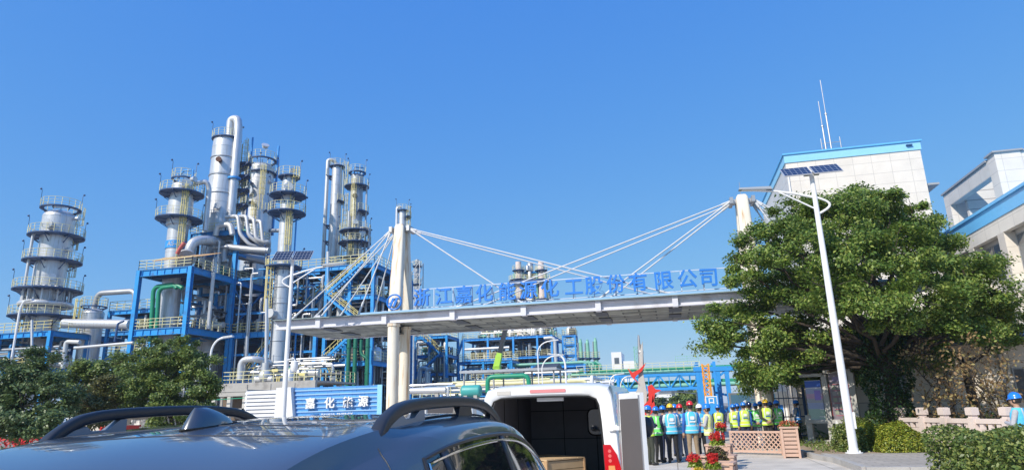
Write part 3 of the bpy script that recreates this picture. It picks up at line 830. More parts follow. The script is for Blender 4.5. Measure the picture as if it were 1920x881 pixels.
# ------------------------------------------------------------------ column with the code band
t = Tower('silver column with blue code band and two wide yellow railed platforms, left of the tallest', (318, 600), (342, 336), 66.6)
t.shell([(None, 19), (500, 19), (424, 20), (423, 24), (374, 24), (373, 22), (352, 22)], True)
t.plat(338, 24); t.plat(366, 44, -180, 180); t.plat(414, 46, -180, 180)
t.lad(500, 366, 12); t.lad(366, 338, 60); t.noz(352, 10, 8, 0.8); t.noz(340, 40, 5, 0.6)
z1, z0 = t.z(454), t.z(468)
MB().lathe((t.x, t.y, 0), [(20*t.m+0.02, z0), (20*t.m+0.045, z0), (20*t.m+0.045, z1), (20*t.m+0.02, z1)], 36).build('code_band', M_blue2, t.o)
lt = text_mb('AS-303', 0.80, 0.02, 0.01)
rr = 20*t.m+0.06; aa = t.tw
lt.v = [(t.x+rr*math.cos(aa+x/rr), t.y+rr*math.sin(aa+x/rr), (z0+z1)/2+z) for x, y, z in lt.v]
lt.build('code_lettering', M_white, t.o)
t.pipe([(75, 20, 345), (75, 46, 338), (80, 52, 350), (80, 52, 430)], 5.2, M_alu, bend=1.3)
t.pipe([(-150, 26, 600), (-150, 26, 330), (0, 8, 322), (40, 26, 322), (40, 26, 350)], 1.6, M_blue2)
# ------------------------------------------------------------------ tallest column with its overhead line
t = Tower('tallest column, pale cladding, with a thick overhead pipe curving down its right side', (408, 420), (428, 262), 73.0)
t.shell([(None, 28), (430, 28), (360, 27), (300, 26), (280, 26), (266, 25)], True)
t.plat(264, 29); t.lad(420, 264, 100)
t.pipe([(60, 6, 262), (50, 6, 226), (48, 22, 226), (48, 26, 240), (42, 30, 300), (42, 30, 440)], 8.5, M_alu, 18, bend=1.5)
t.noz(310, -20, 4.5, 0.5, m=mat('rusty_flange', (0.12, 0.05, 0.03), 0.8)); t.noz(395, -10, 5, 0.4)
b = MB(); zc = t.z(341); a = t.tw+R(42); u = Vector((math.cos(a), math.sin(a), 0)); b.lathe((t.x+u.x*30*t.m, t.y+u.y*30*t.m, 0), [(0.5, zc), (0.85, zc), (0.85, zc+0.25), (0.5, zc+0.25)], 20); b.bar(t.pol(42, 24*t.m, zc), t.pol(42, 40*t.m, zc), 0.3); b.build('pipe_guide', M_blue2, t.o)
for py in (300, 333, 367):
    b = MB(); z = t.z(py); b.tube(arc(t.c, t.rad(z)+0.04, 0, 2*PI*35/36, z, 35), 0.07, 6, closed=True); b.build('band', M_alud, t.o)
for py, r0, r1 in ((306, 60, 130), (330, 60, 130), (356, 60, 140), (384, 60, 140)): t.plat(py, 52, r0, r1, lamp=False)
t.pipe([(95, 50, 440), (95, 50, 250)], 1.8, M_blue2)
# ------------------------------------------------------------------ stout column behind
t = Tower('stout silver column with a crowded railed top standing behind the tallest column', (484, 440), (490, 300), 82.0)
t.shell([(None, 27), (440, 27), (340, 27), (339, 24), (318, 24)], True)
t.plat(303, 28); t.plat(328, 30, -70, 180); t.plat(388, 36, -120, -20); t.plat(352, 38, -120, -30); t.plat(402, 34, 20, 140)
t.lad(400, 330, 5); t.lad(440, 396, -15); t.noz(296, 10, 6, 0.3, el=0.8); t.noz(366, -45, 9, 0.3); t.noz(345, 40, 4, 0.4)
t.pipe([(85, 29, 440), (85, 29, 272)], 2.2, M_blue2); t.pipe([(-80, 30, 440), (-80, 30, 320)], 3.0, M_alud)
b = MB(); b.pipe([t.pol(60, 28*t.m, t.z(434)), t.pol(70, 60*t.m, t.z(433))], 0.3, 10); b.build('pipe', M_pipe, t.o)
# ------------------------------------------------------------------ slim column before the frame
t = Tower('slim silver column with twin round platforms near its top and a long yellow caged ladder', (525, 640), (540, 330), 69.0)
t.shell([(None, 15.5), (640, 15.5), (508, 15), (504, 13), (440, 13), (388, 13), (334, 12)], True)
t.plat(334, 22); t.plat(369, 36); t.plat(402, 37); t.plat(503, 35, -160, 160)
t.lad(496, 402, 12); t.lad(402, 369, 30); t.lad(369, 330, 35); t.lad(620, 503, -62, 0.4)
t.noz(358, 0, 7, 0.9); t.noz(590, -40, 7, 0.8, m=M_pipe); t.noz(324, 20, 4, 0.4)
for py in (540, 570, 600, 640, 690):
    b = MB(); z = t.z(py); b.tube(arc(t.c, t.rad(z)+0.03, 0, 2*PI*35/36, z, 35), 0.05, 6, closed=True); b.build('band', M_alud, t.o)
t.pipe([(80, 19, 500), (80, 19, 410)], 1.6, M_blue2)
t.pipe([(-60, 24, 720), (-60, 24, 590), (-40, 14, 588)], 3.2, M_pipe)
# ------------------------------------------------------------------ pair further right
t = Tower('smooth tall silver column with thin side pipe, left of the pair behind the bridge cables', (619, 590), (634, 310), 92.0, group=None)
t.shell([(None, 12), (500, 12), (312, 10)], True, M_alu)
t.plat(314, 15); t.lad(496, 372, 75); t.lad(372, 314, 70); t.plat(380, 17, 10, 110, lamp=False)
t.pipe([(-80, 19, 620), (-80, 19, 302), (-60, 8, 302), (0, 0, 312)], 3.6, M_pipe, bend=0.8)
for py in (332, 424, 454): t.plat(py, 22, -110, -70, lamp=False)
t = Tower('silver column wrapped in dark platforms, right of the pair behind the bridge cables', (660, 590), (670, 330), 90.0)
t.shell([(None, 13), (470, 13), (332, 12)], True, M_alud)
t.plat(326, 17); t.plat(352, 24, -180, 180); t.plat(400, 25, 10, 170, lamp=False); t.plat(436, 30); t.plat(458, 31); t.plat(486, 26, -90, 60); t.plat(500, 30, 20, 140)
t.lad(436, 352, -15); t.lad(500, 458, -20); t.noz(372, -10, 4, 0.3, m=M_dark); t.noz(440, 35, 6, 0.8); t.noz(420, 0, 4, 0.3)
t.pipe([(60, 22, 510), (60, 22, 352)], 1.8, M_alud); t.pipe([(-45, 18, 560), (-45, 18, 400)], 2.0, M_alu); t.pipe([(30, 17, 490), (30, 17, 430), (60, 30, 430), (60, 30, 470)], 2.4, M_alud)
t.pipe([(-30, 15, 330), (-30, 15, 318), (60, 14, 316), (60, 14, 330)], 1.6, M_blue2)
# column whose head shows above the bridge pylon
t = Tower('slim column whose railed head pokes up behind the left bridge pylon', (750, 560), (757, 390), 118.0)
t.shell([(None, 8), (500, 8), (396, 7)], True, M_alu)
t.plat(396, 12); t.plat(408, 17, 30, 140); t.plat(446, 16, 30, 140, lamp=False); t.lad(480, 396, 60)
t.pipe([(-80, 11, 560), (-80, 11, 390), (-60, 3, 388)], 2.6, M_alu, bend=0.8)
t = Tower('small column inside an open lattice tower right behind the left bridge pylon', (781, 590), (782, 490), 125.0)
t.shell([(None, 4), (500, 4), (488, 4)], True, M_alud)
for py in (500, 534, 560): t.plat(py, 9, lamp=False)
b = MB(); hh = t.z(492); w = 9*t.m
for sx in (-1, 1):
    for sy in (-1, 1): b.bar((t.x+sx*w, t.y+sy*w, 0), (t.x+sx*w, t.y+sy*w, hh), 0.14)
for k in range(12):
    z = hh*k/12; z2 = hh*(k+1)/12
    b.bar((t.x-w, t.y-w, z), (t.x+w, t.y-w, z2), 0.1); b.bar((t.x+w, t.y-w, z), (t.x+w, t.y+w, z2), 0.1); b.bar((t.x-w, t.y-w, z2), (t.x+w, t.y-w, z2), 0.1)
b.build('lattice', M_alud, t.o)
# ================================================================== process structures
PX0, PX1, PY0 = -59.42, -52.41, 62.82
PY1, PY2 = 70.46, 77.2
st = thing('process_structure', 'large bright blue steel process structure with yellow railed decks on the left', 'steel structure', (PX0, PY0, 0))
frame(st, [PX0, PX1], [PY0, PY1, PY2], [11.62, 18.55], conc=4.5, w=0.5, bh=0.75, railm=M_yel2, tops={(0,1): 24.9, (1,1): 24.9, (0,2): 24.9, (1,2): 24.9})
# top bay
for y in (PY1, PY2):
    b = MB(); b.ibeam((PX0, y, 24.6), (PX1, y, 24.6), 0.3, 0.6, 0.05); b.build('beam', M_blue, st)
for x in (PX0, PX1):
    b = MB(); b.ibeam((x, PY1+0.16, 24.6), (x, PY2-0.16, 24.6), 0.3, 0.55, 0.05); b.build('beam', M_blue, st)
b = MB(); b.box(PX0-0.1, PX1+0.1, PY1-0.1, PY2+0.1, 24.905, 24.97); o = b.build('deck', M_grate, st)
r = MB(); A, B2, C2, D2 = (PX0, PY1-.08, 24.97), (PX1+.08, PY1-.08, 24.97), (PX1+.08, PY2, 24.97), (PX0, PY2, 24.97)
for p, q in ((A, B2), (B2, C2), (C2, D2), (D2, A)): straight_rail(p, q, mb=r)
r.build('railing', M_yel, o)
# intermediate beams and thin columns inside
for y in (64.8, 66.7, 68.6):
    b = MB(); b.ibeam((PX0, y, 18.1), (PX1, y, 18.1), 0.2, 0.5, 0.04); b.build('beam', M_bluedk, st)
for x in (-57, -54.7):
    b = MB(); b.ibeam((x, PY1, 11.7), (x, PY1, 18.0), 0.3, 0.3, 0.04); b.build('post', M_blue, st)
b = MB(); b.tube([(-51.9, 66.0, 11.7), (-51.9, 66.0, 18.4)], 0.22, 8); b.build('pipe', M_pipe, st)
random_pipes(st, -58.8, -52.9, 66, 76.5, 12.2, 17.8, 34, [M_pipe, M_alu, M_alud, M_dark, M_blue], (0.07, 0.22), 3)
random_pipes(st, -58.8, -52.9, 69, 76.5, 19.0, 24.0, 30, [M_pipe, M_alu, M_alud, M_dark, M_alu], (0.07, 0.26), 4)
random_pipes(st, -58.8, -52.9, 64, 76.5, 1.0, 11, 20, [M_pipe, M_dark, M_alud], (0.07, 0.22), 5)
equipment(st, -58.6, -53, 67.5, 76, 11.7, 20, 6, 3.2); equipment(st, -58.6, -53, 68.5, 76, 18.62, 18, 7, 2.6); equipment(st, -58, -53, 71.5, 76, 24.98, 4, 8, 1.5)
b = MB(); b.box(PX0+0.3, PX1-0.3, PY2-0.05, PY2+0.05, 0, 11.0); b.box(PX0+0.3, PX1-0.3, PY2-0.05, PY2+0.05, 12, 17.4); b.build('shade_backing_panel', M_bluedk, st)  # dark sheets standing in for the shade deep inside the frame
# big pipework over the second deck, read from the photograph
def line(par, pts, rpx, v, m, n=14, bend=None, name='pipe'):
    P = [atv(x, y, v+(dv[0] if dv else 0)) for x, y, *dv in pts]
    r = rpx*mpp(P[0])
    MB().pipe(P, r, n, bend=bend or r*2.2).build(name, m, par); return P
line(st, [(352, 484), (360, 452), (392, 449, 2), (420, 458, 6), (452, 466, 7.5), (500, 472, 9)], 9.0, 66.0, M_alu, bend=1.3)
P = atv(350, 480, 65.6); b = MB(); b.tube([P, P+Vector((0.2,-0.25,-0.3))], 0.98, 20); b.tube([P+Vector((0.2,-0.25,-0.3)), P+Vector((0.24,-0.3,-0.36))], 1.12, 20); b.build('pipe_flange', M_alu, st)
line(st, [(420, 492), (420, 462), (470, 468), (505, 470)], 6.0, 70.0, M_alud)
line(st, [(404, 442), (408, 424), (432, 420), (436, 440)], 5.0, 69.5, M_pipe, bend=0.6)
line(st, [(398, 470, 2), (460, 482, 4), (505, 492, 6)], 7.0, 69.0, M_alud)
for i, (xa, ya) in enumerate(((446, 405), (462, 405), (476, 410), (489, 414))):
    line(st, [(xa-22, ya+2, 1), (xa, ya, 0), (xa+4, ya+34+i*2, 0), (xa+22-i*2, ya+54-i*5, 0.5), (504, 468, 2)], 3.4, 70.0, M_pipe, 10, bend=0.5)
line(st, [(346, 455), (337, 466), (332, 476)], 3.6, 64.0, mat('faded_red_cover', (0.55, 0.12, 0.10), 0.6), 10)
for xa, dy in ((284, 0), (294, 2)):
    line(st, [(xa-2, 640), (xa+4, 538+dy), (xa+40, 533+dy), (xa+48, 540)], 4.0, 64.0, M_green, 12, bend=0.8)
b = MB()
for k in range(7):
    y = 66+k*0.5; b.bar((-58, 63.0+k*0.25, 19.6+k*0.12), (-50.5, 63.4+k*0.3, 19.9+k*0.1), 0.06)
b.build('scaffold_pole', M_wood, st)
# wing to the right of the third post
wg2 = thing('steel_wing', 'blue steel wing of the process structure behind the slim ladder column', 'steel structure', (-46, 71, 0))
frame(wg2, [-51.9, -46.3, -40.6], [PY1+0.02, PY2, 84.0], [6.2, 11.62], conc=3.5, w=0.42, bh=0.65, railm=M_yel)
frame(wg2, [-51.9, -46.3, -40.6], [PY2+0.4, 84.0], [16.4, 20.8], z0=11.7, w=0.36, bh=0.55, railm=M_yel)
random_pipes(wg2, -51.5, -41, 71.5, 83, 0.8, 11, 42, [M_pipe, M_dark, M_dark, M_alud, M_blue], (0.07, 0.24), 11)
random_pipes(wg2, -51.5, -41, 72.5, 83, 12.0, 20, 44, [M_dark, M_pipe, M_alu, M_dark, M_alud, M_blue], (0.07, 0.24), 12)
equipment(wg2, -51, -41, 71.5, 83, 11.7, 26, 13, 3.0); equipment(wg2, -51, -41, 71, 83, 6.27, 24, 14, 3.4); equipment(wg2, -51, -41, 78, 83, 16.5, 18, 15, 3)
for (p, q) in (((-50, 71.2, 6.3), (-46, 71.2, 11.6)), ((-45.5, 72.4, 11.7), (-41, 72.4, 16.4)), ((-46, 78.4, 16.4), (-50.5, 78.4, 20.8))): stair(wg2, p, q)
b = MB(); b.box(-51.5, -41, 83.9, 84.0, 0, 11); b.box(-51.5, -41, 83.9, 84.0, 12.2, 15.8); b.build('shade_backing_panel', M_bluedk, wg2)  # added dark backing, interior shade of the wing put into its colour
line(wg2, [(615, 548), (615, 472)], 3.2, 71, M_pipe, 10); line(wg2, [(638, 590), (640, 560)], 6, 74, M_alud, 12)
for px in (604, 622, 641): line(wg2, [(px-6, 600), (px-2, 545)], 5, 73.5, M_alu, 12)
q_ = random.Random(99)
for k in range(26):
    x_, y_ = q_.uniform(-51.5, -41), q_.uniform(70.0, 72.5); za, zb_ = q_.uniform(0.5, 9), q_.uniform(12, 20)
    MB().pipe([(x_, y_, za), (x_, y_, zb_), (x_+q_.choice((-1, 1))*q_.uniform(.6, 2), y_, zb_), ], q_.uniform(.05, .13), 8).build('pipe', q_.choice([M_pipe, M_alu, M_blue, M_alud]), wg2)
for z_ in (9.0, 14.0, 18.4):
    for y_ in (PY1+.3, PY2+.3):
        b = MB(); b.ibeam((-51.9, y_, z_), (-40.6, y_, z_), .18, .26, .03); b.build('tie_beam', M_blue, wg2)
for k, (xa_, xb_) in enumerate(((-51.9, -46.3), (-46.3, -40.6))):
    for za, zb_ in ((6.4, 11), (12, 16.2), (16.6, 20.4)):
        b = MB(); b.bar((xa_, PY2+.2, za), (xb_, PY2+.2, zb_), .16); b.bar((xb_, PY2+.22, za), (xa_, PY2+.22, zb_), .16); b.build('brace', M_blue, wg2)
for z_ in (15.0, 21.8):
    b = MB(); b.ibeam((PX0, PY1+.1, z_), (PX1, PY1+.1, z_), .2, .3, .03); b.build('tie_beam', M_blue, st)
    b = MB(); b.ibeam((PX1-.1, PY1, z_), (PX1-.1, PY2, z_), .2, .3, .03); b.build('tie_beam', M_blue, st)
b = MB(); b.bar((PX1-.2, PY1+.3, 12.0), (PX1-.2, PY2-.3, 17.6), .18); b.bar((PX1-.22, PY2-.3, 12.0), (PX1-.22, PY1+.3, 17.6), .18); b.build('brace', M_blue, st)
# stair block behind the bridge pylon
sb = thing('stair_structure', 'blue steel stair structure with zigzag flights behind the bridge cables', 'steel structure', (-37, 73, 0))
frame(sb, [-39.7, -36.6, -33.6], [71.0, 76.2, 83], [7.6, 11.6, 15.4, 19.2], conc=4.0, w=0.4, bh=0.55, railm=M_yel2, skip={(0, 2)})
for k, z in enumerate((0.2, 7.7, 11.7, 15.5)):
    z2 = (7.6, 11.6, 15.4, 19.2)[k]
    a, b2 = (-39.2, -34.4) if k % 2 else (-34.4, -39.2)
    stair(sb, (a, 70.2, z), (b2, 70.2, z2), rm=M_yel)
random_pipes(sb, -39.5, -33.8, 72, 82, 0.6, 18.6, 70, [M_pipe, M_alu, M_dark, M_alud, M_blue], (0.06, 0.2), 21)
equipment(sb, -39, -34, 72, 82, 7.67, 15, 22, 3); equipment(sb, -39, -34, 72, 82, 11.67, 15, 23, 3); equipment(sb, -39, -34, 72, 82, 15.47, 12, 24, 3)
for px in (655, 667, 690):
    p = atv(px, 632, 69.6); q = atv(px-3, 722, 69.6)
    b = MB(); b.pipe([(p.x, 69.6, 0.0), (p.x, 69.6, p.z+0.6), (p.x, 72.5, p.z+0.9)], 0.24, 12)
    for z in (3, 6, 9): b.tube([(p.x, 69.6, z), (p.x, 69.6, z+0.12)], 0.31, 12)
    b.build('pipe', M_dkgreen, sb)
b = MB(); p = atv(690, 672, 69.4); b.pipe([(p.x+0.0, 69.4, 0), (p.x, 69.4, p.z), (p.x-0.9, 69.4, p.z+0.5), (p.x-0.9, 69.4, p.z+2.2)], 0.18, 10); b.build('pipe', M_dkgreen, sb)
b = MB(); b.box(-39.5, -33.8, 82.9, 83.0, 0, 7); b.build('shade_backing_panel', M_bluedk, sb)  # dark sheet imitating the shade behind the lower stair bays
# low concrete pump deck in front
pd = thing('pump_deck', 'raised concrete pump deck with yellow railing and fat grey pipes, below the blue frame', 'deck', (-40, 62, 0))
DX0, DXm, DX1, DY0, DY1, DZ = atv(415, 718, 58).x, -40.9, -33.2, 58.0, 66.5, 4.95
b = MB(); b.box(DX0, DX1, DY0+0.03, DY1, DZ-0.18, DZ); b.box(DX0, DX1, DY0, DY0+0.4, DZ-0.85, DZ-0.181)
for x in np.arange(DX0+0.3, DX1, 2.6): b.box(x-0.09, x+0.09, DY0-0.06, DY0-0.002, DZ-0.84, DZ-0.19)
b.build('slab', M_conc, pd)
for x in np.arange(DX0+0.4, DX1, 2.75):
    for y in (DY0+0.8, DY1-0.5):
        b = MB(); b.box(x-0.22, x+0.22, y-0.22, y+0.22, 0, DZ-0.19); b.build('concrete_post', M_concl, pd)
r = MB(); straight_rail((DX0+.1, DY0+.1, DZ), (DX1-.1, DY0+.1, DZ), mb=r); straight_rail((DX1-.1, DY0+.1, DZ), (DX1-.1, DY1-.1, DZ), mb=r); straight_rail((DX0+.1, DY0+.1, DZ), (DX0+.1, DY1-.1, DZ), mb=r)
r.build('railing', M_yel2, pd)
line(pd, [(450, 712), (452, 674), (480, 672), (506, 680, 2)], 6.0, 60.0, M_alu, 14, bend=0.9)
line(pd, [(496, 712), (498, 680)], 6.0, 59.6, M_pipe, 14); line(pd, [(499, 682), (500, 560)], 3.0, 59.6, M_pipe, 12)
line(pd, [(462, 676), (464, 630)], 3.0, 61.0, M_alud, 12)
b = MB(); p = atv(497, 700, 59.5); b.sphere((p.x, 59.5, DZ+0.65), 0.62, 14, sc=(1, 1, 1.1)); b.tube([(p.x-1.0, 59.5, DZ+0.35), (p.x+0.9, 59.5, DZ+0.35)], 0.3, 12); b.build('pump', M_pipe, pd)
for k in range(5):
    b = MB(); x = DX0+2.5+k*1.05; z = DZ+0.02
    b.bx((x, 61.5, z+0.8+0.5*(k % 2)), (0.9, 0.12, 0.3)); b.bx((x-0.4, 61.5, z+0.4), (0.1, 0.1, 0.9)); b.bx((x+0.4, 61.5, z+0.4), (0.1, 0.1, 0.9)); b.build('pipe_support', M_yel, pd)
random_pipes(pd, DX0+0.5, DX1-0.5, 60, 66, DZ+0.2, DZ+3, 16, [M_pipe, M_dark, M_alud, M_alu], (0.06, 0.18), 31)
equipment(pd, DX0+1, DX1-1, 60.5, 66, DZ, 9, 32, 1.6)
random_pipes(pd, DX0+0.5, DX1-0.5, 59.2, 66, 0.6, 3.9, 16, [M_pipe, M_dark, M_alud], (0.06, 0.16), 33)
equipment(pd, DX0+1, DX1-1, 60.5, 66, 0, 8, 34, 1.8)

# blue pipe rack under the far left column
rk = thing('pipe_rack', 'long blue pipe rack with a yellow railed walkway behind the trees at the far left', 'pipe rack', (-75, 62, 0))
RX, RY, RZ = -67.72, 60.0, 11.7
frame(rk, [-90, -82.5, -75, RX], [RY, 65.0, 69.6], [7.6, RZ], w=0.42, bh=0.6, railm=M_yel, decks=True)
for k, (y, r, m, z) in enumerate(((61, .22, M_pipe, 8.0), (62, .3, M_alu, 8.1), (63, .18, M_pipe, 7.95), (64, .26, M_alu, 8.05), (61.6, .16, M_pipe, 9.6), (60.3, .14, M_alud, 9.9), (66, .3, M_alu, 8.1), (67.5, .2, M_pipe, 8))):
    b = MB(); b.tube([(-92, y, z), (-66.5, y, z)], r, 10); b.build('pipe', m, rk)
line(rk, [(118, 690), (124, 640), (150, 641)], 4.0, 59.4, M_pipe, 10, bend=0.4)
line(rk, [(140, 652), (250, 642)], 2.6, 59.2, M_pipe, 10)
line(rk, [(60, 690), (60, 600)], 2.4, 59.0, M_pipe, 8)
line(rk, [(215, 640), (221, 606), (232, 602)], 2.0, 60.5, M_bluedk, 8)
random_pipes(rk, -90, -68.5, 60.5, 69, 5.0, 11, 34, [M_pipe, M_alu, M_alud, M_blue, M_white], (0.07, 0.2), 41)
equipment(rk, -89, -69, 61, 69, 7.67, 14, 42, 1.6)
b = MB(); P, Q = atv(120, 606, 63), atv(244, 608, 63); b.pipe([P, Q], 0.55, 14); b.build('duct', M_alu, rk)
rk2 = thing('pipe_rack', 'short blue pipe rack bay with white pipes between the trees and the tall blue frame', 'pipe rack', (-63, 66, 0))
frame(rk2, [-67.0, -60.6], [67.0, 73.0], [9.3, 12.2, 14.8], w=0.36, bh=0.5, railm=M_yel2)
random_pipes(rk2, -66.8, -60.8, 67.3, 72.6, 6, 14.5, 26, [M_pipe, M_alu, M_white, M_blue], (0.07, 0.22), 44)
equipment(rk2, -66.5, -61, 67.5, 72.5, 12.27, 7, 45, 1.8)

# small blue frame right of the pylon legs
s2 = thing('equipment_structure', 'small blue equipment frame with grey pipes just right of the bridge pylon legs', 'steel structure', (-36, 95, 0))
frame(s2, [-37.6, -35.2, -32.6], [95, 100.5], [7.3, 10.0, 12.85], w=0.34, bh=0.42, conc=6.5, railm=M_yel2, m=M_blue)
random_pipes(s2, -37.4, -32.8, 94.2, 100, 0.8, 12, 60, [M_pipe, M_alu, M_dark, M_alud, M_blue], (0.08, 0.22), 51)
equipment(s2, -37, -33, 95.6, 100, 7.37, 7, 52); equipment(s2, -37, -33, 95.6, 100, 10.07, 5, 53); equipment(s2, -37, -33, 93.5, 100, 0, 10, 54, 3)
stair(s2, (-36.6, 94.4, 7.4), (-33.4, 94.4, 10.0)); stair(s2, (-33.4, 94.4, 10.1), (-36.6, 94.4, 12.8))
line(s2, [(786, 718), (788, 690), (800, 690), (804, 700)], 4.0, 90, M_pipe, 10, bend=0.6); line(s2, [(800, 718), (800, 694), (812, 690)], 3.5, 89, M_pipe, 10, bend=0.5)
s3 = thing('equipment_structure', 'low blue pipe frame linking the small blue frame with the distant unit', 'steel structure', (-30, 100, 0))
frame(s3, [-32, -28, -23.5], [99, 104], [6.2, 9.0], w=0.3, bh=0.4, railm=M_yel2)
random_pipes(s3, -32, -23.5, 98.5, 103.6, 0.8, 9, 34, [M_pipe, M_alu, M_green, M_alud, M_blue], (0.08, 0.24), 56)
equipment(s3, -31, -24, 97.5, 103, 0, 9, 57, 2.8)

# distant unit with twin stacks
fu = thing('distant_unit', 'distant two storey blue process unit crowded with equipment under the bridge', 'steel structure', (-30, 132, 0))
frame(fu, [-41.3, -36.0, -30.6, -25.6, -22.6], [131, 138, 145], [11.9, 16.0], w=0.38, bh=0.45, railm=M_yel2, m=M_blue2)  # lighter blue than the near frames: haze put into the paint colour
random_pipes(fu, -41, -23, 131.5, 144, 5, 15.6, 46, [M_pipe, M_alu, M_dark, M_alud, M_dark], (0.1, 0.34), 61)
equipment(fu, -40.5, -23.5, 132, 144, 12.0, 30, 62, 3.0); equipment(fu, -40.5, -23.5, 132, 144, 16.1, 34, 63, 2.2)
equipment(fu, -29, -23, 131.5, 140, 16.1, 16, 69, 4.2)
random_pipes(fu, -41, -23, 131.5, 144, 16.6, 19.5, 30, [M_pipe, M_alu, M_dark, M_yel2], (0.08, 0.2), 64)
stair(fu, (-44.6, 131.2, 8), (-41.4, 131.2, 15.8), rm=M_yel2)
line(fu, [(872, 655), (955, 651)], 2.5, 128, M_pipe, 10)
line(fu, [(1020, 634), (1040, 632), (1043, 690)], 3.2, 125, M_pipe, 10, bend=1.2)
for k, (px, lab) in enumerate(((975, 'pinkish distant stack with ring platforms, left of the twin pair behind the blue lettering'), (1018, 'pinkish distant stack with ring platforms, right of the twin pair behind the blue lettering'))):
    t = Tower(lab, (px-2, 640), (px, 495), 140.0, 'stack', 'twin stacks in the distance')
    t.shell([(None, 6.4), (600, 6.2), (491, 5.4)], False, mat('pinkish_cladding', (0.74, 0.62, 0.58), 0.6, var=0.2))
    t.plat(526, 17, lamp=False); t.plat(508, 12, lamp=False); t.plat(562, 13, lamp=False); t.plat(592, 14, lamp=False)
    t.lad(620, 508, 40 if k else -40, cage=False, m=M_yel2)
    for rel in (-90, 90): t.pipe([(rel, 9, 620), (rel, 9, 512)], 1.4, M_palegreen, 6)
bt = thing('stack_bridge', 'yellow green equipment bank and walkways joining the twin distant stacks', 'steel structure', (-28.5, 141, 0))
xa, xb = atv(980, 560, 140.5).x, atv(1014, 560, 140.5).x
zz = [atv(997, r_, 142).z for r_ in (618, 600, 580, 556, 528, 510)]
frame(bt, [xa, xb], [141.5, 145], zz, w=0.3, bh=0.35, m=M_blue, railm=M_yel2, brace=True)
for k_, z_ in enumerate(zz): equipment(bt, xa+0.2, xb-0.2, 140.6, 144.5, z_+0.07, 6, 66+k_, 2.2)
r = MB(); z_ = atv(997, 528, 141).z; straight_rail((xa-2.5, 138.3, z_), (xb+2.5, 138.3, z_), mb=r); rb_ = MB(); rb_.box(xa-2.5, xb+2.5, 138.2, 141.3, z_-0.35, z_-0.002); o_ = rb_.build('walkway', M_bluedk, bt); r.build('railing', M_yel2, o_)
random_pipes(bt, xa-2, xb+2.5, 140, 145, 16.5, 30, 40, [M_palegreen, M_yel2, M_alu, M_pipe], (0.1, 0.25), 68)

# mobile crane whose boom rises in front of the distant unit
cr = thing('mobile_crane', 'crane with a raised dark telescopic boom and lime base under the bridge', 'crane', (-23.6, 90, 0))
a, b_ = atv(932, 684, 90), atv(950, 606, 90)
M_lime = mat('lime_crane_paint', (0.42, 0.72, 0.08), 0.45)
d = (b_-a).normalized()
b = MB(); b.bar(a+d*1.4, a+d*5.6, 0.5, 0.6); b.build('boom', M_black, cr)
b = MB(); b.bar(a+d*5.4, a+d*7.6, 0.4, 0.46); b.build('boom_extension', M_dark, cr)
b = MB(); b.bar(a-d*0.6, a+d*1.3, 0.75, 0.85); b.bar(a+d*0.8, a+d*1.7, 0.66, 0.72); b.build('boom_foot', M_lime, cr)
b = MB(); b.bx((a.x, 90, 1.6), (3.0, 8.0, 0.9)); b.bx((a.x-0.2, 91.5, 3.4), (2.6, 3.4, 2.4)); b.bar((a.x, 91, 4.4), a, 0.9, 1.0); b.build('carrier', M_lime, cr)
b = MB(); b.bx((a.x+1.2, 87.2, 2.9), (1.1, 1.6, 1.7)); b.build('cab', M_glassdk, cr)
for y in (86.9, 88.6, 91.5, 93.1):
    for s in (-1, 1):
        b = MB(); b.tube([(a.x+s*1.0, y, 0.6), (a.x+s*1.45, y, 0.6)], 0.6, 16); b.build('wheel', M_rubber, cr)

# green pipe rack and truss bridge crossing the avenue
gp = thing('green_pipe_rack', 'blue rack of pale green pipes ending in a fan of bends, right of the crane', 'pipe rack', (-11, 102, 0))
frame(gp, [-20.5, -16.3, -12.4], [100, 105], [3.6, 6.0, 8.0], w=0.34, bh=0.4, decks=False, m=M_blue2)
for k in range(15):
    z = (3.85, 6.25, 8.3)[k//5]; y = 100.3+(k % 5)*1.0
    b = MB(); xe = -12.2+(k % 5)*0.45
    b.pipe([(-24, y, z), (xe, y, z), (xe, y, 1.0+0.2*(k % 3))], 0.20, 8, bend=0.6); b.build('pipe', (M_palegreen, M_green, M_palegreen, M_palegreen)[k % 4], gp)
random_pipes(gp, -24, -13, 99, 105, 0.5, 7.5, 30, [M_palegreen, M_pipe, M_white, M_blue2], (0.08, 0.2), 71)
equipment(gp, -23, -13, 98, 104, 0, 12, 72, 3.0)
tb = thing('pipe_bridge', 'blue truss pipe bridge carrying pale green pipes across the avenue in the distance', 'pipe bridge', (-4, 101, 0))
tx0, tx1, ty = -13.5, 4.3, 99.4
TZ0, TZ1 = 3.95, 5.95
n = 12
for y in (ty, ty+4.2):
    b = MB(); b.bar((tx0, y, TZ0), (tx1, y, TZ0), 0.3, 0.32); b.bar((tx0, y, TZ1), (tx1, y, TZ1), 0.3, 0.32); b.build('chord', M_blue2, tb)
    b = MB()
    for i in range(n):
        xa_, xb_ = tx0+(tx1-tx0)*i/n, tx0+(tx1-tx0)*(i+1)/n
        b.bar((xa_, y, TZ0 if i % 2 else TZ1), (xb_, y, TZ1 if i % 2 else TZ0), 0.18)
        b.bar((xb_, y, TZ0), (xb_, y, TZ1), 0.12)
    b.build('web', M_blue, tb)
for k in range(8):
    b = MB(); y = ty+0.4+k % 4*1.05; z = TZ0+0.45 if k < 4 else TZ1+0.45
    b.tube([(tx0-1, y, z+(0.45 if k % 2 else 0)), (tx1+6, y, z+(0.45 if k % 2 else 0))], 0.30 if k < 4 else 0.24, 10); b.build('pipe', (M_palegreen, M_green, M_yel2, M_palegreen)[k % 4], tb)
b = MB(); straight_rail((tx0, ty-0.4, TZ1+0.6), (tx1, ty-0.4, TZ1+0.6), mb=b); b.build('railing', M_yel2, tb)
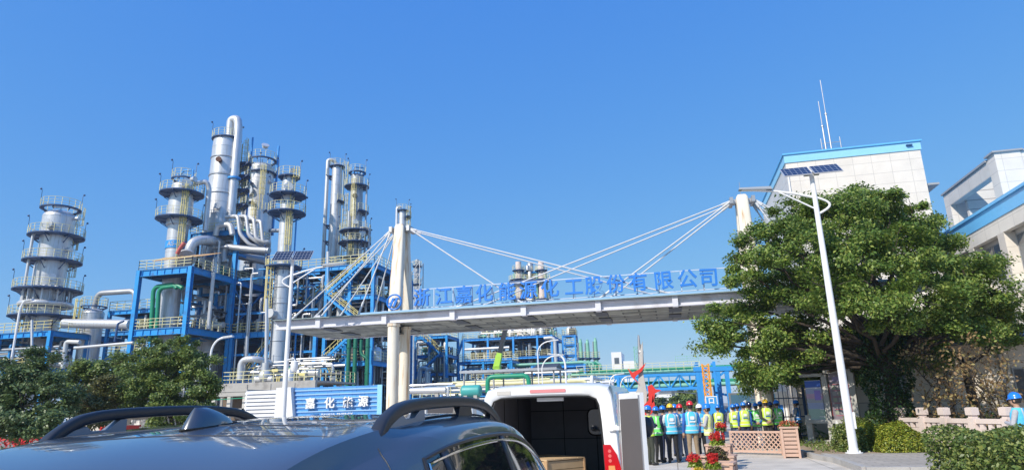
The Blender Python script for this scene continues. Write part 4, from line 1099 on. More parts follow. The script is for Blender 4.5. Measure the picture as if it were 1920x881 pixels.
b = MB(); straight_rail((1.0, ty+1, TZ1+1.5), (tx1, ty+1, TZ1+1.5), mb=b, step=1.6); b.build('railing', M_palegreen, tb)
for x in (tx0, tx0+6, tx1-0.4, tx1+2.0):
    for y in (ty, ty+4.2):
        b = MB(); b.ibeam((x, y, 0), (x, y, TZ1 if x < 3 else TZ1+1.6), 0.4, 0.4); b.build('post', M_blue2, tb)
# slim tower frame and three green columns
tf = thing('tower_frame', 'small open tower with white tank on top, left of three green columns', 'steel structure', (-19, 128, 0))
xa, xb = atv(1056, 650, 128).x, atv(1079, 650, 128).x
frame(tf, [xa, xb], [128, 131], [9.5, 11.6, 13.6, 15.4], w=0.26, bh=0.3, m=M_blue2, railm=M_yel2, brace=True)
equipment(tf, xa+0.5, xb-0.4, 128.5, 130.6, 15.45, 3, 75, 1.6)
for px, py, lab in ((1090, 636, 'thin pale green column with a dark band, left of the three'), (1103, 637, 'thin green column in the middle of the three'), (1118, 634, 'thin green column with pipes, right of the three')):
    t = Tower(lab, (px-1, 690), (px, py+2), 122.0, group='thin green columns')
    t.shell([(None, 4), (690, 4), (py+6, 3.4), (py, 2.2)], True, M_palegreen)
    t.plat(672, 8, lamp=False); t.pipe([(-70, 5, 690), (-70, 5, py+6)], 1.2, M_alud, 6)
# lattice mast
lm = thing('lattice_mast', 'thin pale green lattice mast beside the white tower building', 'mast', (0, 140, 0))
p = atv(1192, 650, 140); w = 0.5
b = MB()
for sx in (-1, 1):
    for sy in (-1, 1): b.bar((p.x+sx*w, 140+sy*w, 0), (p.x+sx*w*0.8, 140+sy*w*0.8, p.z), 0.12)
for k in range(14):
    z, z2 = p.z*k/14, p.z*(k+1)/14
    b.bar((p.x-w, 140-w, z), (p.x+w, 140-w, z2), 0.09); b.bar((p.x+w, 140-w, z), (p.x-w, 140-w, z2), 0.09); b.bar((p.x-w, 140-w, z2), (p.x+w, 140-w, z2), 0.09)
b.build('lattice', M_palegreen, lm)
# shelter roof, green arch pipe, teal exchanger
sh = thing('shelter', 'flat pale canopy roof on slim posts before the distant unit', 'shelter', (-15, 63, 0))
b = MB(); b.box(-19.9, -10.4, 62, 66.5, 5.30, 5.42); b.box(-19.95, -10.35, 61.95, 62.05, 5.22, 5.46); b.build('roof', M_alud, sh)
b = MB(); b.prism([(62.0, 5.425), (66.5, 5.425), (64.2, 5.95)], 'x', -12.6, -10.4); b.build('gable', M_dark, sh)
for x in (-19.6, -16.6, -13.6, -10.7):
    for y in (62.3, 66.2):
        b = MB(); b.tube([(x, y, 0), (x, y, 5.29)], 0.09, 8); b.build('post', M_mull, sh)
ap = thing('arch_pipe', 'bright green pipe arch standing behind the white van roof', 'pipe', (-13.4, 55, 0))
b = MB(); b.pipe([(-15.2, 55, 0), (-15.2, 55, 4.45), (-11.6, 55, 4.45), (-11.6, 55, 0)], 0.2, 12, bend=0.55); b.build('pipe_run', M_green, ap)
b = MB()
for x in (-15.2, -11.6): b.box(x-0.4, x+0.4, 54.6, 55.4, 0, 0.25)
b.build('footing', M_conc, ap)
vessel('teal horizontal exchanger with grey heads near the green pipe arch', (-16.35, 54, 3.30), 0.50, 1.35, 'x', M_teal, 'heat_exchanger')
b = thing('steam_main', 'thick grey insulated steam main with a bulb end behind the pylon legs', 'pipe', (-22, 54, 0))
m = MB(); m.tube([(-23.8, 54, 3.5), (-18.6, 54, 3.45)], 0.26, 12); m.sphere((-22.8, 54, 3.5), 0.5, 14); m.tube([(-22.8, 53.2, 3.5), (-22.8, 54, 3.5)], 0.45, 14); m.build('main', M_pipe, b)
m = MB()
for x in (-23, -19.4): m.box(x-0.15, x+0.15, 53.85, 54.15, 0, 3.2)
m.build('support', M_conc, b)
# yard of low pipework filling the middle distance
yd = thing('yard_pipework', 'knee high to head high tangle of pale and green yard pipes behind the van', 'pipework', (-15, 75, 0))
random_pipes(yd, -30, -6, 68, 92, 0.3, 4.8, 70, [M_pipe, M_palegreen, M_alu, M_blue2, M_white, M_yel2, M_dark], (0.08, 0.22), 81)
equipment(yd, -29, -7, 70, 90, 0, 24, 82, 3.6)
r = MB()
for y, z in ((70, 3.2), (78, 4.0), (86, 4.6)): straight_rail((-28, y, z), (-7, y, z), mb=r)
r.build('railing', M_yel2, yd)
for y, z in ((70, 3.2), (78, 4.0), (86, 4.6)):
    b = MB(); b.box(-28, -7, y-0.3, y+0.6, z-0.1, z-0.002)
    b.build('walkway', M_blue2, yd)
    for x in (-27, -22, -17, -12, -8):
        b = MB(); b.bar((x, y, 0), (x, y, z-0.1), 0.2); b.build('post', M_blue2, yd)

# ================================================================== walls at the foot of the plant
M_louv = mat('white_louvre_paint', (0.74, 0.75, 0.78), 0.5, var=0.06)
M_bluewall = brickmat('blue_plank_panels', (0.10, 0.36, 0.78), (0.02, 0.10, 0.30), 0.98, 0.30, 0.012, 0.5, 'XZ', 0.35, 0.12, 0.2)
WV = 44.0
wx = [atv(p, 733, WV).x for p in (460, 521, 552, 716)]
sw = thing('sign_wall', 'bright blue slatted sign wall with raised white lettering beside the lamp post', 'wall', (wx[2], WV, 0))
b = MB(); b.box(wx[2], wx[3], WV+0.1, WV+0.4, 0, 3.66); b.build('panel', M_bluewall, sw)
b = MB()
for k in range(12): b.box(wx[2], wx[3]-0.35, WV+0.02, WV+0.099, 0.12+k*0.30, 0.20+k*0.30)
b.build('slat', mat('pale_slat_paint', (0.32, 0.52, 0.80), 0.5, var=0.08), sw)
b = MB(); b.box(wx[3]-0.35, wx[3], WV, WV+0.42, 0, 3.68); b.build('end_post', M_pale_sky, sw)
for ch, px, py in (('嘉', 582, 757), ('化', 618, 756), ('能', 652, 755), ('源', 681, 753)):
    p = atv(px, py, WV-0.12); tm = text_mb(ch, 0.80, 0.14, 0.018)
    tm.xf(Matrix.Translation((p.x, WV-0.10, p.z)) @ Matrix.Rotation(R(rng.uniform(-3, 3)), 4, 'Y')).build('letter', M_white, sw)
p = atv(632, 777, WV); tm = text_mb('JIAHUA ENERGY', 0.30, 0.06, 0.006, space=1.15)
tm.xf(Matrix.Translation((p.x, WV-0.02, p.z))).build('small_lettering', M_white, sw)
lw = thing('louvre_wall', 'white horizontal louvre wall left of the blue sign wall', 'wall', (wx[0], WV, 0))
b = MB(); b.box(wx[0], wx[1], WV+0.15, WV+0.35, 0, 3.5)
for k in range(13): b.add([(wx[0], WV+0.14, 0.1+k*0.27+0.22), (wx[1], WV+0.14, 0.1+k*0.27+0.22), (wx[1], WV-0.02, 0.1+k*0.27), (wx[0], WV-0.02, 0.1+k*0.27)], [(0,1,2,3)])
b.build('louvre', M_louv, lw)
gw = thing('gate_pier', 'pale grey tapered gate pier between the white louvres and the blue sign wall', 'pier', (wx[1], WV, 0))
b = MB(); b.prism([(wx[1]-0.05, 0), (wx[2]+0.42, 0), (wx[2]-0.12, 3.72), (wx[1]+0.02, 3.72)], 'y', WV-0.25, WV+0.5); b.build('pier_body', M_louv, gw)
b = MB(); b.prism([(wx[2]-0.12, 0.02), (wx[2]+0.40, 0.02), (wx[2]-0.14, 3.70), (wx[2]-0.42, 3.70)], 'y', WV-0.30, WV-0.252); b.build('facing', M_white, gw)
# utility building far left behind the SUV rail
gb = thing('gatehouse', 'low pale gatehouse with white doors glimpsed under the roof rail', 'building', (-27, 34, 0))
P = atv(222, 795, 30); Q = atv(300, 790, 30)
b = MB(); b.box(P.x-3, Q.x+1.5, 30, 33, 0, 1.9); b.build('wall', M_concl, gb)
b = MB()
for k in range(3): b.box(P.x+0.8+k*0.62, P.x+1.36+k*0.62, 29.95, 29.999, 0.1, 1.75)
b.build('door', M_white, gb)
b = MB(); b.box(P.x-3.2, Q.x+1.7, 29.8, 33.2, 1.9, 2.0); b.build('roof', M_white, gb)
P = atv(192, 800, 27)
sk_ = thing('red_container', 'open red steel container box near the pale gatehouse', 'container', (P.x, 27, 0))
b = MB(); b.box(P.x-0.1, P.x+1.0, 27, 28.2, 0.1, 1.42); b.build('box_body', M_red, sk_)
b = MB()
for k in range(4): b.box(P.x-0.1+k*0.34, P.x-0.02+k*0.34, 26.95, 26.999, 0.1, 1.42)
b.box(P.x-0.14, P.x+1.04, 26.93, 28.26, 1.42, 1.5); b.build('rib', M_red, sk_)
# concrete frame shed left of the louvres
cs = thing('open_shed', 'open concrete framed shed with dark bays left of the white louvre wall', 'shed', (-38, 50, 0))
xa, xb = atv(372, 745, 49).x, atv(458, 745, 49).x
for x in np.linspace(xa, xb, 4):
    b = MB(); b.box(x-0.16, x+0.16, 49, 49.32, 0, 3.4); b.build('concrete_post', M_concl, cs)
b = MB(); b.box(xa-0.2, xb+0.2, 48.95, 49.37, 3.4, 3.75); b.box(xa-0.2, xb+0.2, 49.0, 49.3, 2.2, 2.4); b.build('beam', M_conc, cs)
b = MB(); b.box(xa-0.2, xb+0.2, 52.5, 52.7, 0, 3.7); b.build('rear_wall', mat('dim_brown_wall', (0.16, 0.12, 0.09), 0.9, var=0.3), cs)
b = MB(); b.box(xa-0.3, xb+0.3, 48.9, 52.8, 3.751, 3.9); b.build('roof', M_conc, cs)
b = MB(); b.bar((xa-2, 48.6, 3.05), (xb+1, 48.6, 3.25), 0.06); b.bar((xa-2, 48.6, 0), (xa-2, 48.6, 3.05), 0.1); b.build('green_rope', M_green, cs)

# far buildings, trees of the avenue are with the vegetation
wt = thing('stair_tower_building', 'white plant building with a stair tower beside the lattice mast', 'building', (-5, 150, 0))
xa, xb, xc = atv(1147, 680, 150).x, atv(1166, 680, 150).x, atv(1192, 680, 150).x
zt, zt2 = atv(1150, 660, 150).z, atv(1180, 676, 150).z
b = MB(); b.box(xa, xb, 150, 160, 0, zt); b.build('tower', M_white, wt)
b = MB(); b.box(xb, xc, 150.5, 165, 0, zt2); b.build('wall', M_white, wt)
for k in range(4): window(wt, xa+0.6, xa+1.7, 149.98, 3+k*2.6, 4.4+k*2.6, 1)
for k in range(3): window(wt, xb+0.5+k*1.0, xb+1.2+k*1.0, 150.47, zt2-3.2, zt2-1.8, 1)
fb = thing('distant_building', 'distant white terraced building with blue stripe beyond the truss bridge', 'building', (15, 300, 0))
p = atv(1235, 738, 300); q = atv(1300, 734, 300)
for k in range(4):
    b = MB(); b.box(p.x-2*k, q.x+2, 300-k*0.5, 312, p.z-4.5+k*1.5-1.6, p.z-4.5+k*1.5-0.5); b.build('floor_band', M_white, fb)
b = MB(); b.box(p.x, q.x, 300.5, 312, 0, p.z+1.2); b.build('wall', M_concl, fb)
b = MB(); b.box(p.x-1, q.x+1, 299, 313, p.z+1.2, p.z+2.6); b.build('blue_stripe', M_blue2, fb)
# ================================================================== vegetation
def leafmat(name, col, col2, rough=0.42, trans=0.28):
    m = bpy.data.materials.new(name); m.use_nodes = True; N = m.node_tree.nodes; L = m.node_tree.links
    b = N['Principled BSDF']; b.inputs['Roughness'].default_value = rough; b.inputs['Specular IOR Level'].default_value = 0.4
    ge = N.new('ShaderNodeNewGeometry'); cr = N.new('ShaderNodeValToRGB')
    e = cr.color_ramp.elements; e[0].color = (*[c*0.65 for c in col], 1); e[1].color = (*col2, 1); e[1].position = 1.0
    k = cr.color_ramp.elements.new(0.45); k.color = (*col, 1)
    L.new(ge.outputs['Random Per Island'], cr.inputs[0]); L.new(cr.outputs[0], b.inputs['Base Color'])
    tr = N.new('ShaderNodeBsdfTranslucent'); L.new(cr.outputs[0], tr.inputs['Color'])
    ms = N.new('ShaderNodeMixShader'); ms.inputs[0].default_value = trans
    L.new(b.outputs[0], ms.inputs[1]); L.new(tr.outputs[0], ms.inputs[2]); L.new(ms.outputs[0], N['Material Output'].inputs[0])
    return m
L_camphor = leafmat('camphor_leaves', (0.145, 0.25, 0.045), (0.38, 0.44, 0.10), trans=0.36)
L_dark = leafmat('dark_leaves', (0.095, 0.155, 0.055), (0.22, 0.28, 0.11))
L_mid = leafmat('mid_leaves', (0.14, 0.215, 0.05), (0.30, 0.35, 0.10))
L_olive = leafmat('olive_leaves', (0.13, 0.14, 0.045), (0.24, 0.22, 0.08))
L_hedge = leafmat('hedge_leaves', (0.13, 0.20, 0.045), (0.34, 0.36, 0.10))
L_box = leafmat('box_leaves', (0.20, 0.27, 0.03), (0.50, 0.47, 0.06))
L_red = leafmat('reddish_leaves', (0.30, 0.19, 0.09), (0.42, 0.36, 0.15), 0.6)
L_palm = leafmat('palm_leaves', (0.07, 0.16, 0.03), (0.20, 0.28, 0.07))
L_ivy = leafmat('ivy_leaves', (0.025, 0.065, 0.015), (0.06, 0.12, 0.03))
L_flower = leafmat('red_petals', (0.70, 0.03, 0.03), (0.80, 0.08, 0.06), 0.6)
L_orange = leafmat('orange_petals', (0.62, 0.20, 0.08), (0.70, 0.10, 0.06), 0.6)
L_lime = leafmat('lime_leaves', (0.22, 0.34, 0.04), (0.40, 0.42, 0.06))
L_bronze = leafmat('bronze_leaves', (0.09, 0.07, 0.03), (0.16, 0.16, 0.05))
def leaf_mesh(name, P, size, m, parent=None, up=0.5, asp=0.55, out=None, sv=0.35):
    """many separate leaf blades; P (n,3) world positions, blades tilt at random with a bias"""
    n = len(P); P = np.asarray(P, float)
    nr = nrng.normal(size=(n, 3)); nr[:, 2] = np.abs(nr[:, 2])*1.0+up
    if out is not None: nr += out*0.9
    nr /= np.linalg.norm(nr, axis=1)[:, None]
    a = np.cross(nr, nrng.normal(size=(n, 3))); a /= np.linalg.norm(a, axis=1)[:, None]
    b = np.cross(nr, a)
    s = size*(1+sv*nrng.uniform(-1, 1, n))[:, None]
    fold = nr*s*0.16
    V = np.empty((n, 4, 3))
    V[:, 0] = P-a*s; V[:, 1] = P+b*s*asp+fold; V[:, 2] = P+a*s; V[:, 3] = P-b*s*asp+fold
    if parent is not None: V -= np.array(world_origin(parent))
    me = bpy.data.meshes.new(name)
    me.vertices.add(n*4); me.vertices.foreach_set('co', V.ravel())
    me.loops.add(n*4); me.loops.foreach_set('vertex_index', np.arange(n*4, dtype=np.int32))
    me.polygons.add(n); me.polygons.foreach_set('loop_start', np.arange(0, n*4, 4, dtype=np.int32))
    try: me.polygons.foreach_set('loop_total', np.full(n, 4, dtype=np.int32))
    except Exception: pass
    me.materials.append(m); me.update(calc_edges=True)
    o = bpy.data.objects.new(name, me); COL.objects.link(o)
    if parent is not None: o.parent = parent
    return o
def lobes_points(lobes, nsub, sub_r, nleaf, inner=0.25, zlow=-0.75):
    """clumps over the outside of each lobe, leaves through each clump"""
    P = []; O = []
    for c, r in lobes:
        r = np.array(r if isinstance(r, (tuple, list)) else (r, r, r)); c = np.array(c)
        k = max(4, int(nsub*(r[0]*r[1]*r[2])**(2/3.0)))
        d = nrng.normal(size=(k, 3)); d /= np.linalg.norm(d, axis=1)[:, None]
        d[:, 2] = np.maximum(d[:, 2], zlow)
        f = np.where(nrng.uniform(size=k) < inner, nrng.uniform(0.35, 0.85, k), nrng.uniform(0.82, 1.08, k))
        cc = c+d*r*f[:, None]
        for i in range(k):
            sr = sub_r*nrng.uniform(0.65, 1.35); m = int(nleaf*nrng.uniform(0.6, 1.3))
            q = nrng.normal(size=(m, 3)); q *= (sr*np.abs(nrng.normal(size=m))**0.5/np.linalg.norm(q, axis=1))[:, None]
            q[:, 2] *= 0.62
            P.append(cc[i]+q); O.append(np.repeat(d[i][None, :], m, 0))
    return np.concatenate(P), np.concatenate(O)
def limb(mb, p, q, r0, r1, n=8, wob=0.12):
    p = Vector(p); q = Vector(q); L = (q-p).length; pts = []; rs = []
    for i in range(7):
        t = i/6; w = Vector((rng.uniform(-1,1), rng.uniform(-1,1), rng.uniform(-.5,.5)))*wob*L*0.25*(t*(1-t)*4 if 0 < i < 6 else 0)
        bow = Vector((0, 0, 0.10*L*t*(1-t)))
        pts.append(p+(q-p)*t+w+bow); rs.append(r0+(r1-r0)*t)
    mb.tube(pts, rs, n); return pts
def tree(name, label, base, fork_h, lobes, lm, trunk_r=0.2, nsub=9, sub_r=0.45, nleaf=120, size=0.075, group=None, limbs=True, cat='tree', parts=True, inner=0.25):
    base = Vector(base)
    o = thing(name, label, cat, base, group=group)
    P, O = lobes_points(lobes, nsub, sub_r, nleaf, inner)
    leaf_mesh('crown', P, size, lm, o, out=O)
    t = MB(); f = base+Vector((rng.uniform(-.1,.1), rng.uniform(-.1,.1), fork_h))
    t.tube([base-Vector((0,0,.05)), base+Vector((0,0,.15)), base+(f-base)*0.5+Vector((0.04,0,0)), f], [trunk_r*1.5, trunk_r*1.15, trunk_r, trunk_r*0.85], 12)
    if limbs:
        for c, r in lobes:
            limb(t, f-Vector((0,0,rng.uniform(0, fork_h*0.2))), Vector(c), trunk_r*0.30, trunk_r*0.08, 7, 0.3)
            rr = r if not isinstance(r, (tuple, list)) else r[0]
            for k in range(3):
                d = Vector((rng.uniform(-1,1), rng.uniform(-1,1), rng.uniform(-.3,1))).normalized()*rr*0.85
                limb(t, Vector(c), Vector(c)+d, trunk_r*0.10, trunk_r*0.03, 5, 0.3)
    t.build('trunk', M_bark, o)
    return o
# ---- the big camphor tree on the right
TB = Vector((8.0, 27.6, 0.12))
D0 = 25.2
def lb(px, py, rpx, dd=0.0, sq=0.85):
    p = atd(px, py, D0+dd); r = rpx*mpp(p); return ((p.x, p.y, p.z), (r, r, r*sq))
big = [lb(1662,372,34,-0.4,1.0), lb(1640,395,36,0.6), lb(1660,392,46,0.0), lb(1600,405,44,-1.0), lb(1715,410,46,0.5), lb(1545,425,50,-0.5), lb(1480,425,42,0.5), lb(1430,470,46,-0.5),
       lb(1385,505,36,0.0), lb(1500,480,55,-2.0), lb(1590,470,60,-2.6), lb(1680,470,58,-2.2), lb(1760,440,44,0.8), lb(1745,500,52,-1.6),
       lb(1810,515,44,-1.0), lb(1862,545,36,-0.6), lb(1868,600,32,0.0), lb(1800,575,50,-2.0), lb(1720,560,52,-3.0), lb(1640,545,55,-3.4), lb(1555,545,52,-3.2),
       lb(1470,550,52,0.6), lb(1405,575,44,0.6), lb(1345,600,36,0.6), lb(1325,650,30,0.6), lb(1375,640,42,0.6), lb(1445,625,48,0.6), lb(1520,612,36,0.6),
       lb(1415,690,38,0.6), lb(1455,690,26,0.6), lb(1500,655,30,0.6), lb(1680,600,36,-3.0), lb(1770,625,36,-1.8), lb(1830,630,26,-1.0), lb(1705,605,28,1.5),
       lb(1600,440,60,2.6), lb(1700,470,60,3.0), lb(1500,520,60,2.6), lb(1780,550,50,2.6), lb(1420,620,40,2.0), lb(1640,520,60,3.6), lb(1545,672,40,4.2), lb(1450,700,36,3.8), lb(1500,692,36,4.0), lb(1555,695,34,4.2), lb(1415,715,26,3.4), lb(1600,690,36,4.2), lb(1590,640,38,3.2), lb(1500,405,38,0.2), lb(1452,440,38,0.2), lb(1550,388,38,0.3), lb(1605,378,34,0.2), lb(1405,470,34,0.2), lb(1830,500,36,0.4), lb(1880,570,30,0.3), lb(1690,655,34,1.8), lb(1745,665,34,1.8), lb(1555,620,44,2.6), lb(1480,650,40,4.4), lb(1650,610,44,2.8), lb(1720,620,44,3.0)]
tree('camphor_tree', 'huge spreading camphor tree with dense green crown over the noticeboards', TB, 3.4, big, L_camphor, 0.30, nsub=13, sub_r=0.40, nleaf=380, size=0.064, inner=0.15)
# ivy on its trunk
iv = thing('ivy', 'dark ivy wrapped thickly round the trunk of the huge tree', 'plant', TB)
P = []
for _ in range(6500):
    a = nrng.uniform(0, 2*PI); h = nrng.uniform(0.05, 4.3); r = 0.46+0.28*math.sin(h*2.1+a)**2+nrng.uniform(0, .22)
    P.append((TB.x-0.1+r*math.cos(a), TB.y+r*math.sin(a), 0.1+h))
leaf_mesh('foliage', P, 0.06, L_ivy, iv, up=0.1)
# second tree to the right behind, with a straight trunk
p = atd(1812, 690, 27.0)
tree('roadside_tree', 'slimmer tree with a straight bare trunk right of the huge tree', (p.x, p.y, 0.1), 3.0,
     [lb(1800,600,40,3), lb(1850,610,40,3), lb(1890,600,30,2.5), lb(1760,620,30,3), lb(1875,640,24,2.2)], L_camphor, 0.17, nsub=20, sub_r=0.34, nleaf=200, size=0.066)
# sparse reddish young trees in front
def sparse_tree(label, px, D, py_top, spread, n, seed):
    q = random.Random(seed); b = atd(px, 800, D); b.z = 0.12
    o = thing('young_tree', label, 'tree', b, group='reddish young trees in the planting bed')
    t = MB(); P = []
    top = atd(px, py_top, D).z
    stems = []
    for k in range(n):
        a = q.uniform(0, 2*PI); d = Vector((math.cos(a)*spread*q.uniform(.2, 1), math.sin(a)*spread*q.uniform(.2, 1), (top-0.1)*q.uniform(.6, 1)))
        pts = limb(t, b, b+d, 0.035, 0.010, 6, 0.5); stems.append(pts)
        for j in range(2, 7):
            for _ in range(4):
                e = pts[j]+Vector((q.uniform(-.45,.45), q.uniform(-.45,.45), q.uniform(-.1,.4)))
                limb(t, pts[j], e, 0.010, 0.004, 4, 0.3)
                for _ in range(6):
                    P.append(e+Vector((q.gauss(0,.13), q.gauss(0,.13), q.gauss(0,.10))))
    leaf_mesh('crown', [tuple(v) for v in P], 0.062, L_red, o, up=0.0)
    t.build('trunk', M_bark, o)
sparse_tree('reddish brown sparse young tree in front of the pale annex wall', 1775, 23.5, 655, 0.95, 7, 5)
sparse_tree('thin reddish young tree nearest the right edge above the balustrade', 1875, 22.0, 640, 0.85, 7, 9)
# ---- trees at the left, before the pipe rack
def row(px, D): q = atd(px, 800, D); q.z = 0; return q
def lbd(px, py, rpx, D, sq=0.9):
    p = atd(px, py, D); r = rpx*mpp(p); return ((p.x, p.y, p.z), (r, r, r*sq))
tree('broadleaf_tree', 'dark dense broadleaf tree at the far left edge', row(45, 26), 1.2,
     [lbd(20,715,46,26), lbd(75,705,42,26), lbd(105,745,40,25.4), lbd(40,765,46,25), lbd(-20,750,50,25.5), lbd(90,790,36,25), lbd(10,800,40,25), lbd(55,680,24,26.5)], L_dark, 0.2, nsub=26, sub_r=0.30, nleaf=230, size=0.066)
tree('broadleaf_tree', 'mid green rounded tree filling the gap behind the olive shrub', row(160, 34), 1.2,
     [lbd(150,715,34,34), lbd(190,700,34,34), lbd(120,730,28,33.5), lbd(225,680,32,34), lbd(240,715,34,34), lbd(170,760,40,33), lbd(215,755,36,33)], L_mid, 0.18, nsub=22, sub_r=0.34, nleaf=220, size=0.07)
tree('ornamental_shrub', 'olive brown rounded shrub tree between two greener trees at left', row(190, 29), 0.9,
     [lbd(175,735,28,29), lbd(212,730,30,29), lbd(155,765,26,28.6), lbd(200,770,34,28.6)], L_olive, 0.1, nsub=26, sub_r=0.28, nleaf=220, size=0.06)
tree('broadleaf_tree', 'bushy bright green tree in front of the blue frame, tallest of the left trees', row(330, 30), 1.2,
     [lbd(285,665,32,30), lbd(335,660,32,30), lbd(375,680,34,30), lbd(310,700,40,29.4), lbd(265,710,34,29.6), lbd(360,730,40,29.4), lbd(290,745,40,29), lbd(245,745,28,29.4), lbd(395,715,22,29.6), lbd(330,775,40,29), lbd(392,755,22,29.5), lbd(320,680,40,31.5)], L_mid, 0.18, nsub=28, sub_r=0.28, nleaf=240, size=0.062)
# red flowers and a low hedge at their foot
q = atd(40, 808, 20); fl = thing('flower_bed', 'strip of red flowers below the dark tree at the far left', 'flower bed', (q.x, q.y, 0))
P = [(q.x+nrng.uniform(-2.5, 6.5), q.y+nrng.uniform(-.8, .8), nrng.uniform(.95, 1.32)) for _ in range(700)]
leaf_mesh('flowers', P, 0.05, L_flower, fl, up=0.3)
P = [(q.x+nrng.uniform(-2.5, 6.5), q.y+nrng.uniform(-.8, .8), nrng.uniform(0, 1.1)) for _ in range(3000)]
leaf_mesh('foliage', P, 0.06, L_dark, fl, up=0.3)
# ---- far avenue trees beyond the truss
for px, py, r, D, lab in ((1222, 752, 16, 150, 'dark round tree at the end of the avenue, left one'), (1246, 757, 13, 170, 'small dark tree in the middle of the avenue end'),
                     (1286, 742, 18, 130, 'taller light green avenue tree under the truss bridge'), (1302, 752, 16, 120, 'avenue tree beside the blue gantry foot')):
    c = lbd(px, py, r, D); c2 = lbd(px-r*0.6, py+r*0.6, r*0.8, D); c3 = lbd(px+r*0.6, py+r*0.5, r*0.8, D)
    b = row(px, D); tree('avenue_tree', lab, b, 1.5, [c, c2, c3], L_mid if px > 1270 else L_dark, 0.2, nsub=5, sub_r=0.8, nleaf=140, size=0.24, group='avenue trees')

# ---- hedges and clipped shrubs
def hedge(name, label, x0, x1, y0, y1, z0, z1, lm, size, n, rnd=0.12, twigs=True):
    o = thing(name, label, 'hedge', ((x0+x1)/2, (y0+y1)/2, z0))
    dx, dy, dz = x1-x0, y1-y0, z1-z0
    P = []; O = []
    A = [dx*dy, dx*dz, dx*dz, dy*dz, dy*dz]; tot = sum(A)
    for k, a in enumerate(A):
        m = int(n*a/tot); u = nrng.uniform(0, 1, m); w = nrng.uniform(0, 1, m)
        bump = 0.05*np.sin(u*dx*7+k)+0.05*np.sin(w*9+u*5)
        dep = np.abs(nrng.normal(0, rnd, m))-0.04-bump
        if k == 0: q = np.stack([x0+u*dx, y0+w*dy, z1-dep], 1); d = (0,0,1)
        elif k in (1, 2): q = np.stack([x0+u*dx, (y0+dep if k == 1 else y1-dep), z0+w*dz], 1); d = (0, -1 if k == 1 else 1, 0)
        else: q = np.stack([(x0+dep if k == 3 else x1-dep), y0+u*dy, z0+w*dz], 1); d = (-1 if k == 3 else 1, 0, 0)
        P.append(q); O.append(np.repeat(np.array([d], float), m, 0))
    leaf_mesh('foliage', np.concatenate(P), size, lm, o, up=0.2, out=np.concatenate(O)*0.6)
    b = MB(); q = random.Random(3)
    for _ in range(int(dx*dy*14)+6):
        x, y = q.uniform(x0+.12, x1-.12), q.uniform(y0+.12, y1-.12); b.tube([(x, y, z0), (x+q.uniform(-.12,.12), y+q.uniform(-.12,.12), z1-0.12)], 0.012, 4)
    b.build('twigs', M_bark, o)
    # dense dark heart of the hedge: a mass of inner leaves
    P = np.stack([nrng.uniform(x0+.12, x1-.12, n//2), nrng.uniform(y0+.12, y1-.12, n//2), nrng.uniform(z0, z1-.12, n//2)], 1)
    leaf_mesh('inner_foliage', P, size*1.5, lm, o, up=0.1)
    return o
hedge('hedge', 'big glossy leafy hedge filling the lower right corner', 3.62, 8.5, 8.9, 11.4, 0.0, 1.25, L_hedge, 0.027, 60000, 0.09)
def at_bed(px, py, z=0.12): return gr(px, py, z)
p = at_bed(1560, 852); p2 = at_bed(1600, 852)
hedge('hedge', 'low square clipped hedge block between the noticeboard and the right lamp post', 5.25, 6.05, 24.3, 25.2, 0.1, 0.85, L_hedge, 0.035, 5000, 0.07)
hedge('hedge', 'long low clipped hedge behind the round yellow bush', 6.3, 9.2, 27.6, 28.2, 0.1, 1.05, L_hedge, 0.036, 9000, 0.08)
hedge('hedge', 'low clipped hedge strip directly behind the right lamp post', 6.15, 7.4, 25.0, 25.7, 0.1, 0.88, L_box, 0.035, 4500, 0.08)
bx_ = thing('round_bush', 'rounded yellow green clipped bush beside the right lamp post', 'bush', (6.95, 24.05, 0.1))
d = nrng.normal(size=(9000, 3)); d /= np.linalg.norm(d, axis=1)[:, None]; d[:, 2] = np.abs(d[:, 2])
rr = (1-np.abs(nrng.normal(0, 0.10, 9000)))*(1+0.05*np.sin(d[:, 0]*9)+0.05*np.sin(d[:, 1]*8+d[:, 2]*7))
P = np.array([6.95, 24.05, 0.1])+d*np.array([0.78, 0.75, 0.92])*rr[:, None]
leaf_mesh('foliage', P, 0.034, L_box, bx_, up=0.2, out=d)
b = MB()
for k in range(14): b.tube([(6.95, 24.05, 0.1), (6.95+rng.uniform(-.5,.5), 24.05+rng.uniform(-.5,.5), 0.8)], 0.015, 4)
b.build('twigs', M_bark, bx_)
# fan palms / cycads
def cycad(label, base, n, L, seed, group=None):
    q = random.Random(seed); o = thing('cycad', label, 'palm', base, group='cycads in the planting bed'); b = MB(); base = Vector(base)
    for k in range(n):
        a = 2*PI*k/n+q.uniform(-.2, .2); el = R(q.uniform(25, 80)); l = L*q.uniform(.75, 1.1)
        u = Vector((math.cos(a), math.sin(a), 0)); pts = []
        for i in range(9):
            t = i/8; pts.append(base+Vector((0,0,.35))+u*l*t*math.cos(el)*(1+.2*t)+Vector((0,0, l*(math.sin(el)*t-0.55*t*t))))
        b.tube(pts, [0.014*(1-i/10) for i in range(9)], 4, m=0)
        for i in range(1, 9):
            for j in range(4):
                t = (i-1+j/4)/8; f = t*8; i0 = int(f); p0 = pts[i0]+(pts[min(8, i0+1)]-pts[i0])*(f-i0)
                s = Vector((-u.y, u.x, 0)); w = 0.30*l*math.sin(PI*min(1, t*.95+.08))
                for sg in (-1, 1):
                    tip = p0+s*sg*w*0.8+u*w*0.45+Vector((0,0,-0.06+q.uniform(-.03,.05)))
                    b.add([p0+u*0.012, tip, p0-u*0.022], [(0,1,2)], m=0)
    b.build('fronds', L_palm, o, fixn=False)
    t = MB(); t.tube([base-Vector((0,0,.05)), base+Vector((0,0,.4))], [0.17, 0.13], 10); t.build('trunk', M_bark, o)
cycad('bright cycad with arching fronds right of the noticeboards', (7.05, 28.2, 0.12), 26, 1.35, 1)
